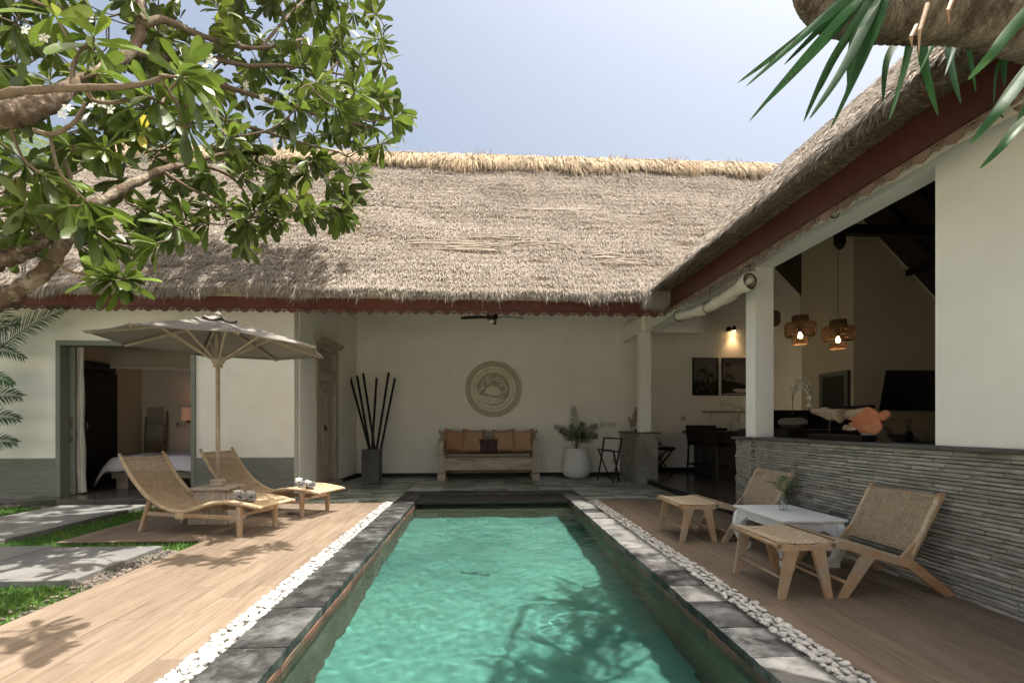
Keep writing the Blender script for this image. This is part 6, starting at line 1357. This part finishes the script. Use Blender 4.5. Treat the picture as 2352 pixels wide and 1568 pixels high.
for p, q in ((la2, lb), (lc2, ld_)): b = MB(OL); n = 12; b.tube([p.lerp(q, k/n) for k in range(n+1)], [.026 if k % 3 else .030 for k in range(n+1)], 8); b.build('rail', M['bamboo'], lad, smooth=True)
for f_ in (.16, .38, .56, .76, .95): b = MB(OL); b.tube([la2.lerp(lb, f_), lc2.lerp(ld_, f_)], .016, 7); b.build('rung', M['bamboo'], lad, smooth=True)
def tw_(f0, f1_, label, m_, off):
    a_, c_ = la2.lerp(lb, f0), lc2.lerp(ld_, f0); a2, c2_ = la2.lerp(lb, f1_), lc2.lerp(ld_, f1_); t = thing('hanging_towel', label, 'towel', tuple(a_)); t['group'] = 'towels on the ladder'
    b = MB(a_); vs = []; n = 10
    for i in range(n+1):
        for j, (s_, dy) in enumerate(((0,-.03),(.0,-.05),(.5,-.055),(1,-.05))):
            p = a_.lerp(c_, .1+.8*i/n); q = a2.lerp(c2_, .1+.8*i/n); r_ = p.lerp(q, s_); vs.append((r_.x, r_.y+dy-off+.006*math.sin(i*1.7), r_.z+(.02 if j < 1 else 0)))
    b.add(vs, [(i*4+j, i*4+j+1, (i+1)*4+j+1, (i+1)*4+j) for i in range(n) for j in range(3)]); o = b.build('cloth', m_, t, smooth=True); o.modifiers.new('t','SOLIDIFY').thickness = .012
tw_(.76, .57, 'upper pale towel hanging on the ladder', M['white_cloth'], 0); tw_(.56, .38, 'middle pale towel hanging on the ladder', M['white_cloth'], .0); tw_(.37, .2, 'lowest brown towel hanging on the ladder', M['teak_grey'], 0)
# curtain
cu = thing('curtain', 'taupe satin curtain gathered beside the bedroom sliding door', 'curtain', (-6.4, 8.95, .1)); OCu = (-6.4, 8.95, .1)
c0, c1_ = onY(167, 795, 8.74), onY(190, 795, 8.74); b = MB(OCu); vs = []; nu, nv = 48, 26
for j in range(nv+1):
    f_ = j/nv; z = 2.46-(2.46-.10)*f_; spread = 1+.25*f_
    for i in range(nu+1):
        u = i/nu; vs.append((c0.x+(c1_.x-c0.x)*u*spread*1.1, 8.74+.035*math.sin(u*22+1.2*math.sin(f_*3))*(.7+.3*f_)+.01*math.sin(f_*17+u*9), z))
b.add(vs, [(j*(nu+1)+i, j*(nu+1)+i+1, (j+1)*(nu+1)+i+1, (j+1)*(nu+1)+i) for j in range(nv) for i in range(nu)]); b.build('cloth', M['curtain'], cu, smooth=True)
b = MB(OCu); b.tube([(-6.75,8.74,2.47),(-4.8,8.74,2.47)], .01, 6); b.build('rod', M['iron'], cu)
q = onY(432, 950, 11.75); t = thing('bedside_lamp', 'small pink fabric lamp on the bedroom back wall at the door jamb', 'wall lamp', (q.x, 11.8, q.z)); b = MB(); b.lathe([(.09,-.14),(.085,.14)], 18, (0,-.12,0), cap=False); b.build('shade', M['shade_glow'], t, smooth=True); b = MB(); b.box(-.05,.05,-.03,.0,-.2,-.12); b.tube([(0,-.03,-.16),(0,-.12,-.12)], .01, 6); b.build('bracket', M['iron'], t)
ld = bpy.data.lights.new('lamp_glow', 'POINT'); ld.energy = .35; ld.color = (1,.55,.32); ld.shadow_soft_size = .05; o = bpy.data.objects.new('lamp_glow', ld); COL.objects.link(o); o.parent = t; o.location = (0,-.12,.0)
for k, px in enumerate((409, 421)):
    q = onY(px, 976, 11.9); t = thing('wall_switch', ('white air conditioner remote', 'white switch plate')[k]+' on the bedroom wall', ('remote control', 'light switch')[k], (q.x, 11.9, q.z)); b = MB(); b.cbox(-.03-.03*k,.03+.03*k,-.02,0,-.09+.04*k,.09-.04*k,.003); b.build('plate', M['switch'], t); b = MB(); b.cbox(-.02,.02,-.024,-.0201,.0,.04,.001); b.build('display' if k == 0 else 'rocker', M['switch_dark'] if k == 0 else M['switch'], t)
bpy.data.objects['wall_switch'].name = 'wall_switch'
# ================================================================== TREES AND PLANTS
# ---- frangipani, trunk outside the frame at the left, crown over garden and deck
ft = thing('frangipani_tree', 'large frangipani tree with long leaves and white flowers arching in from the upper left', 'tree', (-5.0, 3.4, -.03)); OF_ = Vector((-5.0, 3.4, -.03))
nodes = []          # (point, radius)
def limb(pts, name='limb', m=None, n=40):
    """pts: (x, y, depth, radius)"""
    P_ = [tuple(at(x, y, d))+(r,) if not isinstance(x, Vector) else tuple(x)+(r,) for (x, y, d, r) in pts]
    c = bez([p[:3] for p in P_], n); k = len(c); rr_ = np.interp(np.linspace(0,1,k), np.linspace(0,1,len(P_)), [p[3] for p in P_])
    rr2 = [r_*(1+.10*math.sin(i*1.9)+.06*math.sin(i*4.1+1)) for i, r_ in enumerate(rr_)]
    cc = [Vector(p)+Vector((random.uniform(-1,1), random.uniform(-1,1), random.uniform(-1,1)))*rr_[i]*.12 for i, p in enumerate(c)]
    b = MB(OF_); b.tube(cc, rr2, 10 if rr_[0] > .03 else 7); o = b.build(name, m or M['bark'], ft, smooth=True)
    for p, r_ in zip(cc, rr_): nodes.append((p, r_))
    return cc
tb = Vector((-5.0, 3.4, -.1))
trunk = [tb, tb+Vector((.05,.0,.7)), tb+Vector((.2,.05,1.3)), tb+Vector((.1,.1,1.9))]
b = MB(OF_); cc = bez([tuple(p) for p in trunk], 24); b.tube(cc, [.17-.03*k/len(cc) for k in range(len(cc))], 12); b.build('trunk', M['bark'], ft, smooth=True)
T3 = trunk[2]; T4 = trunk[3]
def L_(pts, start, r0, **k): return limb([(start, None, None, r0)]+pts, **k)
L_([(-150,780,3.9,.066),(0,690,3.7,.058),(60,655,3.7,.054),(120,605,3.75,.052),(158,535,3.85,.044),(205,480,3.95,.040),(290,430,4.15,.036),(370,392,4.4,.030),(440,372,4.8,.022),(520,350,5.2,.016)], T3, .09, n=60)
L_([(-100,640,3.6,.062),(0,598,3.6,.060),(60,575,3.7,.056),(125,530,3.8,.048),(165,505,3.87,.040)], T4, .085)
L_([(-120,290,3.2,.095),(0,262,3.1,.082),(60,258,3.15,.074),(115,232,3.3,.058),(170,195,3.6,.046),(235,160,4.0,.044),(300,120,4.3,.042),(325,60,4.4,.040),(315,-40,4.5,.032)], T4, .11, n=60)
L_([(-350,330,3.1,.035),(-120,232,2.8,.028),(0,218,2.7,.024),(60,208,2.65,.020),(140,203,2.6,.019),(210,202,2.6,.017),(275,200,2.6,.015),(330,193,2.6,.013),(385,175,2.6,.010)], T4, .05, name='branch', m=M['twig'])
def br(pts, **k): return limb(pts, name='branch', m=M['twig'], n=26, **k)
br([(165,195,2.62,.012),(170,150,2.65,.012),(190,115,2.7,.011),(212,90,2.7,.009)])
br([(200,205,2.62,.011),(215,230,2.65,.011),(260,236,2.7,.010),(340,222,2.75,.008)])
br([(80,300,3.0,.014),(120,308,2.95,.013),(160,290,2.9,.012),(185,260,2.9,.011),(195,235,2.9,.008)])
br([(372,185,2.6,.008),(400,230,2.7,.008),(440,285,2.85,.006)])
br([(330,60,4.4,.036),(370,45,4.5,.034),(430,70,4.7,.028),(520,100,5.0,.024),(600,110,5.3,.020),(700,90,5.8,.014)])
br([(300,120,4.3,.03),(360,130,4.5,.026),(420,140,4.8,.022),(520,130,5.2,.018)])
br([(430,120,4.8,.024),(560,150,5.2,.022),(640,150,5.5,.018),(720,160,5.8,.014),(800,175,6.2,.010)])
br([(420,180,4.8,.028),(520,200,5.2,.026),(600,225,5.5,.024),(680,250,5.9,.022),(760,270,6.2,.020),(840,290,6.4,.012)])
br([(400,230,4.8,.024),(500,270,5.2,.022),(600,300,5.6,.018),(700,330,5.9,.014),(780,350,6.2,.010)])
br([(440,372,4.8,.02),(520,400,5.2,.016),(560,440,5.3,.012),(575,490,5.3,.008)])
br([(370,392,4.4,.02),(430,430,4.6,.014),(480,455,4.8,.012),(520,500,4.9,.008)])
br([(160,560,3.8,.02),(180,470,3.9,.018),(165,420,3.9,.016),(150,370,3.9,.012),(120,330,3.9,.008)])
br([(120,600,3.75,.012),(170,625,3.75,.010),(230,632,3.7,.008)])
br([(0,470,3.8,.02),(60,490,3.8,.018),(110,500,3.9,.014)])
br([(680,250,5.9,.02),(720,200,6.3,.014),(790,130,6.6,.010)]); br([(315,-40,4.5,.03),(450,-120,5,.02),(650,-160,6,.014)]); br([(600,110,5.3,.018),(700,0,6,.012),(800,-60,6.5,.010)])
# leaf template: 5 stations, folded, slightly curved
st_ = [(0,.06,0),(.16,.26,.0),(.42,.68,-.01),(.70,1.0,-.04),(.90,.82,-.09),(1.0,.28,-.13)]
def leaf_template(wr):
    V = [(0,-.035,0),(0,.035,0)]; 
    vs = []
    for (s_, w_, z) in st_: vs += [(s_, -w_*wr, z+.10*w_*wr), (s_, 0, z-.02*w_), (s_, w_*wr, z+.10*w_*wr)]
    fs = [(3*j+i, 3*j+i+1, 3*j+4+i, 3*j+3+i) for j in range(5) for i in (0, 1)]
    return np.array(vs), np.array(fs)
LTV, LTF = leaf_template(.155)
poly = [(-60,-60),(880,-60),(865,0),(885,50),(925,80),(922,125),(880,160),(905,190),(948,225),(970,280),(940,305),(870,310),(880,340),(912,385),(895,430),(860,395),(830,400),(845,450),(848,500),(855,535),(800,560),(740,560),(690,535),(640,545),(600,590),(560,605),(530,595),(535,545),(480,545),(430,590),(385,560),(330,545),(285,590),(340,640),(375,690),(320,690),(250,640),(190,600),(120,590),(60,560),(-60,640)]
def inside(x, y):
    c = False; n = len(poly)
    for i in range(n):
        x1, y1 = poly[i]; x2, y2 = poly[(i+1) % n]
        if (y1 > y) != (y2 > y) and x < (x2-x1)*(y-y1)/(y2-y1)+x1: c = not c
    return c
rnd = random.Random(12); tips = []
def dens(x, y): return 1.0
tries = 0
while len(tips) < 400 and tries < 60000:
    tries += 1; x = rnd.uniform(-300, 960); y = rnd.uniform(-420, 640)
    if y > -40 and x > -60 and not inside(x, y): continue
    if y < -40 and x > 760+rnd.uniform(0,60): continue
    if x < -60 and y > 500: continue
    if 250 < x < 480 and 430 < y < 480 and rnd.random() < .5: continue
    if x < 300: d = rnd.uniform(3.0, 6.8) if y < 420 else rnd.uniform(3.2, 4.4)
    elif x < 550: d = rnd.uniform(4.2, 8.2) if y < 430 else rnd.uniform(4.2, 5.6)
    else: d = rnd.uniform(5.2, 8.3) if y < 430 else rnd.uniform(5.0, 6.2)
    # keep some sky gaps, keep leaf tips within the outline: test the rosette's extent
    e = .16*F/d
    if y > -40 and x > -60:
        ok_ = sum(inside(x+e*math.cos(t), y+e*math.sin(t)) for t in np.linspace(0, 6.28, 9)[:-1])
        if ok_ < 7: continue
    mn = min((abs(x-q[0])+abs(y-q[1])) for q in tips) if tips else 99
    if mn < 14: continue
    tips.append((x, y, d))
hand = [(432,180,2.62),(430,160,2.9),(345,222,2.75),(214,84,2.7),(445,292,2.85),(865,215,6.3),(930,260,6.3),(860,290,6.3),(880,95,6.6),(575,480,5.2),(250,632,3.6),(285,640,3.7),(150,330,3.9),(880,330,6.0),(800,470,5.6),(420,500,4.7),(120,20,2.9),(815,395,5.9),(40,200,3.3),(520,475,4.9),(690,470,5.5),(740,480,5.5),(610,470,5.2),(640,500,5.3),(350,560,4.0),(400,520,4.2),(60,520,3.6),(20,560,3.6),(330,480,4.3),(860,30,6.5),(480,400,4.8),(560,400,5.2),(640,400,5.6),(700,400,5.8),(760,420,5.8),(320,300,4.4),(380,330,4.6),(240,340,4.2)]
for k in range(46): tips.append((rnd.uniform(470, 850), rnd.uniform(60, 330), rnd.uniform(7.6, 8.5)))
for k in range(60): tips.append((rnd.uniform(300, 800), rnd.uniform(-330, 40), rnd.uniform(5.0, 7.5)))
hand += [(865,212,4.7),(817,200,4.35),(780,250,4.4),(730,190,4.45),(690,240,4.4),(905,265,4.9)]
tips = hand+tips
tipv = [at(*t) for t in tips]
tipv = [p for p in tipv if not (p.y < 4.2 and p.x > -1.0)]
order = sorted(range(len(tipv)), key=lambda i: min((tipv[i]-q[0]).length for q in nodes))
twigs = MB(OF_); leafdata = []; ndir = []
for i in order:
    tp = tipv[i]; best = min(nodes, key=lambda q: (tp-q[0]).length+(.25 if q[0].z > tp.z+.5 else 0)); base = best[0]; v = tp-base; L = v.length
    if L > 2.2: base = base+v*.35
    mid = base.lerp(tp, .5)+Vector((rnd.uniform(-.1,.1), rnd.uniform(-.1,.1), -.10*L)); c = bez([tuple(base), tuple(mid), tuple(tp)], 8)
    r0 = min(best[1]*.8, .008+.008*L); twigs.tube(c, [r0+(.0065-r0)*k/(len(c)-1) for k in range(len(c))], 6)
    for q in c[3:]: nodes.append((q, .009))
    d = (c[-1]-c[-3]).normalized(); d = (d+Vector((rnd.uniform(-.3,.3), rnd.uniform(-.3,.3), rnd.uniform(-.1,.5)))).normalized(); ndir.append((tp, d))
twigs.build('twigs', M['twig'], ft, smooth=True, kind='stuff')
for (tp, d) in ndir:
    a = d.cross(Vector((0,0,1))); a = a.normalized() if a.length > .1 else Vector((1,0,0)); e = a.cross(d)
    nlv = rnd.randint(12, 19); ph = rnd.random()*6; yl = rnd.random() < .03
    for k in range(nlv):
        th = ph+k*2.4; op = .45+.75*(k/nlv)**.7+rnd.uniform(-.15,.15)       # opening angle grows outwards
        ra = a*math.cos(th)+e*math.sin(th); ld = (d*math.cos(op)+ra*math.sin(op)+Vector((0,0,-.62*(k/nlv)-.1))).normalized()
        L = rnd.uniform(.15, .29)*(1 if k > 3 else .7); base = tp-d*.06*(k/nlv); leafdata.append((base, ld, ra, L, yl and rnd.random() < .6))
def leaf_matrix(ld, ra, roll):
    up = ra-ld*ra.dot(ld); up = up if up.length > .1 else Vector((0,0,1))-ld*ld.z; up.normalize()
    up = (Vector((0,0,1))*.8+up*-.2); up = (up-ld*up.dot(ld)); up = up.normalized() if up.length > .05 else ld.orthogonal().normalized(); q = Quaternion(ld, roll); up = q @ up; s_ = up.cross(ld).normalized(); return ld, s_, up
camp = Vector((0,0,EYE)); 
def on_screen(p):
    v = p-camp; c, s_ = math.cos(YAW), math.sin(YAW); dep = v.x*s_+v.y*c; x = 1176+F*(v.x*c-v.y*s_)/dep; y = 975-F*v.z/dep; return -20 < x < 1200 and -20 < y < 760
leafdata.sort(key=lambda q: ((q[0]-camp).length/q[3]) if on_screen(q[0]) else 1e3+rnd.random())
Lme = []
for wr in (.12, .138, .158):
    V, Fq = leaf_template(wr); me = bpy.data.meshes.new('leaf'); me.from_pydata([tuple(v) for v in V], [], [tuple(f_) for f_ in Fq]); me.polygons.foreach_set('use_smooth', [True]*len(me.polygons)); me.materials.append(M['leaf_o']); Lme.append(me)
Ly = Lme[1].copy(); Ly.materials.clear(); Ly.materials.append(M['leaf_y'])
allV = []; sh_ = []
for i, (bp, ld, ra, L, yl) in enumerate(leafdata):
    X_, Y_, Z_ = leaf_matrix(ld, ra, rnd.uniform(-1.0, 1.0))
    if i < 290:
        o = bpy.data.objects.new('leaf', Ly if yl else rnd.choice(Lme)); COL.objects.link(o); o.parent = ft
        o.matrix_local = Matrix(((X_.x,Y_.x,Z_.x,0),(X_.y,Y_.y,Z_.y,0),(X_.z,Y_.z,Z_.z,0),(0,0,0,1))) @ Matrix.Scale(L, 4); o.location = bp-OF_
    else:
        R_ = np.array([X_[:], Y_[:], Z_[:]]); T = (LTV*L*np.array([1, rnd.uniform(.9,1.15), rnd.uniform(.5,1.8)])) @ R_+np.array(bp[:])-np.array(OF_[:]); allV.append(T); sh_ += [rnd.random()]*len(LTV)
n = len(allV); Fa = (LTF[None]+np.arange(n)[:,None,None]*len(LTV)).reshape(-1,4)
npmesh('foliage', np.concatenate(allV), quads=Fa, m=M['leaf'], parent=ft, smooth=True, kind='stuff', shade=np.array(sh_)); print('leaves', len(leafdata))
# flowers in the crown (part of the tree)
b0 = None
for (x, y, d) in ((855,258,6.1),(770,195,6.2),(790,210,6.1),(905,228,6.3),(600,218,5.4),(480,150,2.9),(95,90,3.0),(150,255,3.2),(560,200,5.5),(815,240,6),(235,235,3.1),(700,210,5.8),(640,330,5.6),(330,360,4.4)):
    c_ = at(x, y, d); fb = MB(OF_)
    for q in range(3):
        o_ = c_+Vector((rnd.uniform(-.05,.05), rnd.uniform(-.05,.05), rnd.uniform(-.04,.04))); nrm = Vector((rnd.uniform(-.5,.5), -1, rnd.uniform(-.3,.6))).normalized(); a = nrm.orthogonal().normalized(); e = nrm.cross(a)
        for k in range(5):
            t = 2*math.pi*k/5; u_ = a*math.cos(t)+e*math.sin(t); v_ = a*-math.sin(t)+e*math.cos(t); fb.add([o_, o_+u_*.022-v_*.011+nrm*.004, o_+u_*.036, o_+u_*.022+v_*.011], [(0,1,2,3)])
    fb.build('flower_cluster', M['petal'], ft, kind='stuff')

# ---- strap-leaved palm at the upper right: leaning trunk and long blades
pp = thing('screw_palm', 'leaning palm trunk with long green strap leaves hanging in from the upper right', 'tree', (2.6, .2, -.05)); OPp = Vector((2.6, .2, -.05))
b = MB(OPp); tp_ = [Vector((2.6,.2,-.1)), Vector((2.75,.5,1.2)), Vector((2.75,.9,2.0)), at(2640,200,2.0), at(2480,95,2.1), at(2352,60,2.2), at(2230,38,2.32), at(2100,40,2.45), at(1985,35,2.62), at(1900,10,2.8), at(1868,-60,2.95), at(1870,-200,3.05), at(1900,-420,3.3)]
cc = bez([tuple(p) for p in tp_], 90); k = len(cc); rr_ = np.interp(np.linspace(0,1,k), [0,.1,.3,.45,.6,.7,.85,1], [.19,.15,.13,.115,.11,.115,.12,.10])
nseg = k; cc2 = []; r2 = []
for i in range(k-1):
    for s_ in range(3): f_ = s_/3; cc2.append(cc[i].lerp(cc[i+1], f_)); r2.append((rr_[i]*(1-f_)+rr_[i+1]*f_)*(1+(.03 if s_ == 0 else -.012)+random.uniform(-.008,.008)))
b.tube(cc2, r2, 28); b.build('trunk', M['palm_bark'], pp, smooth=True)
b = MB(OPp); c_ = bez([tuple(at(1870,-200,3.05)), (2.3,3.3,4.9), (3.0,3.95,5.5)], 20); b.tube(c_, [.08-.002*k for k in range(len(c_))], 14); b.build('branch', M['palm_bark'], pp, smooth=True)
def strap(pts, w, tipm=None, seed=0):
    """pts: (x, y, depth)"""
    rn = random.Random(seed); P_ = [at(*p) if not isinstance(p, Vector) else p for p in pts]; c = bez([tuple(p) for p in P_], 22); n = len(c)-1; b = MB(OPp); vs = []
    for i, p in enumerate(c):
        f_ = i/n; d = (c[min(i+1,n)]-c[max(i-1,0)]).normalized(); view = (p-camp).normalized(); sd_ = d.cross(view); sd_ = sd_.normalized() if sd_.length > .05 else Vector((1,0,0)); sd_ = (Quaternion(d, .5*math.sin(seed)) @ sd_); nn_ = sd_.cross(d)
        w_ = w*(min(1, .55+f_*1.6))*(1-f_**2.6)**.8+.0008
        vs += [p-sd_*w_*.5, p-nn_*w_*.16, p+sd_*w_*.5]
    b.add(vs, [(3*i+j, 3*i+j+1, 3*i+4+j, 3*i+3+j) for i in range(n) for j in (0, 1)]); b.build('strap_leaf', M['blade_leaf'], pp, smooth=True)
c0_ = (2040,-90,2.45)
for i, (tx, ty, dd, mx, my) in enumerate(((1693,192,2.7,1850,75),(1712,200,2.5,1870,60),(1720,280,2.6,1850,130),(1752,245,2.75,1880,110),(1845,282,2.5,1905,150),(1850,262,2.7,1925,120),(1858,275,2.35,1935,160),(1906,300,2.5,1985,130),(1948,210,2.4,1960,95),(1880,215,2.9,1950,70),(1800,150,2.9,1900,50),(1935,250,2.7,1975,110))):
    strap([c0_, ((mx+c0_[0])/2+15, (my+c0_[1])/2-10, 2.4), (mx, my, (dd+2.4)/2), (tx, ty, dd)], .050, seed=i)
for i, (sx, sy, tx, ty, w_) in enumerate(((2080,60,2028,238,.050),(2095,60,2042,277,.046),(2120,40,2155,267,.056),(2150,50,2110,170,.03),(2190,60,2208,240,.054),(2180,50,2170,175,.03),(2215,70,2242,212,.030),(2310,60,2308,200,.056),(2330,90,2282,240,.02),(2160,-60,2150,110,.03),(2130,20,2100,110,.03))):
    mx, my = (sx+tx)/2+random.uniform(-12,12)+(8 if i % 2 else -8), (sy+ty)/2-12; strap([(sx, sy-60, 2.75), (sx, sy, 2.72), (mx, my, 2.7), (tx, ty, 2.66)], w_, seed=i+20)
for i, (sx, sy, mx, my, tx, ty, w_, dd) in enumerate(((2440,-60,2330,60,2222,185,.045,1.9),(2440,60,2340,190,2228,332,.05,1.9),(2460,200,2345,285,2250,388,.04,1.9),(2470,20,2400,150,2330,300,.04,2.1))):
    strap([(sx, sy, dd), (mx, my, dd), ((mx+tx)/2, (my+ty)/2+4, dd), (tx, ty, dd+.05)], w_, seed=i+50)
# crown above the picture: its leaves shade the coping and pool
for i in range(120):
    a_ = i*2.4; o_ = at(1880, -150, 3.0) if i < 30 else (at(1900, -420, 3.3) if i < 52 else Vector((3.0,3.95,5.5))); o_ = o_+(Vector((random.uniform(-.4,.4), random.uniform(-.4,.4), random.uniform(-.1,.4))) if i >= 30 else Vector()); d_ = Vector((math.cos(a_), math.sin(a_), random.uniform(.1 if i >= 30 else .3,1.1))).normalized(); l = random.uniform(.6,.95)
    strap([o_, o_+d_*l*.4, o_+d_*l*.75+Vector((0,0,-.03)), o_+d_*l+Vector((0,0,-.18))], .05, seed=i+90)
for k, (sx, sy, tx, ty) in enumerate(((2130,10,2110,130),(2190,-10,2180,60),(2105,60,2095,110))):
    b = MB(OPp); b.tube([at(sx, sy, 2.25), at((sx+tx)/2-8, (sy+ty)/2, 2.22), at(tx, ty, 2.24)], [.010,.008,.001], 5); b.build('dry_sheath', M['red_teak'], pp)
# ---- areca palm by the bedroom wall at the left edge
ar = thing('areca_palm', 'dark areca palm by the bedroom wall at the left picture edge', 'palm', (-8.3, 8.15, -.03)); OA2 = Vector((-8.3, 8.15, -.03))
for k in range(7): b = MB(OA2); x = -8.3+.09*math.cos(k*2.3); y = 8.15+.08*math.sin(k*2.3); b.tube([(x,y,-.05),(x+.03*k-.08,y,1.0),(x+.07*k-.2,y-.03,1.6+.2*(k%3))], [.022,.018,.014], 7); b.build('stem', M['stem'], ar, smooth=True)
fr_specs = [((20,790),(140,712),.7,'palm_dark',.35),((10,760),(60,640),.5,'palm_dark',.5),((-50,795),(62,800),1.8,'palm_dark',.24),((-20,850),(38,862),2.0,'palm',.22),((-40,905),(50,900),1.2,'palm_dark',.30),((-40,960),(45,945),1.5,'palm_dark',.28),((-40,1010),(40,1005),1.2,'palm_dark',.26),((-40,780),(40,735),1.0,'palm_dark',.3)]
for i, ((sx, sy), (tx, ty), dr, m_, ll_) in enumerate(fr_specs):
    s_ = at(sx-60, sy+50, 7.7); e_ = at(tx, ty, 7.7); v = e_-s_; frond(OA2, s_, v+Vector((0,-.05,dr*v.length*.35)), v.length*1.05, dr*.8, 26, ll_, M[m_], ar, 'frond', up=(0,-1,.25), wl=.02, stem=.25, seed=i+11)
# ---- coconut palm far behind, seen through the frangipani
co = thing('coconut_palm', 'pale coconut palm crown behind the thatch at the far left', 'palm', (-14.5, 15, 0)); OCo = Vector((-14.5, 15, 0)); cr = at(-60, 330, 15.5); OCo = Vector((cr.x, cr.y, 0)); co.location = OCo
b = MB(OCo); b.tube(bez([(cr.x,cr.y,-.05),(cr.x+.2,cr.y,4),(cr.x,cr.y,cr.z)], 20), .16, 10); b.build('trunk', M['palm_bark'], co, smooth=True)
for k in range(14):
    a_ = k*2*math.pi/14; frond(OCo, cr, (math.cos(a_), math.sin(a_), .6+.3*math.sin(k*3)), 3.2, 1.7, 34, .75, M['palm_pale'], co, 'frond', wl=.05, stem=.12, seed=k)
# small floating petals on the water and a fallen leaf
for k, (x, y, lb) in enumerate(((1112,1266,'pink petal floating on the pool, leftmost of the three'),(1131,1266,'pink petal floating in the middle of the pool'),(1160,1268,'pink petal floating on the pool, rightmost of the three'),(1010,1148,'white blossom floating by the far pool edge, left'),(1203,1146,'white blossom floating by the far pool edge, right'))):
    d_ = ray(x, y); t = (-.098-EYE)/d_.z; b = MB(); b.add([(-.02,0,.004),(0,-.012,.002),(.02,0,.005),(0,.012,.003)], [(0,1,2,3)]); b.add([(-.02,.02,.004),(0,.008,.002),(.02,.02,.005),(0,.03,.003)], [(0,1,2,3)]); o = b.build('floating_petal', M['petal'] if k > 2 else M['tan'], None); o.location = (d_.x*t, d_.y*t, -.096); tag(o, lb, 'petal', 'petals floating on the pool')
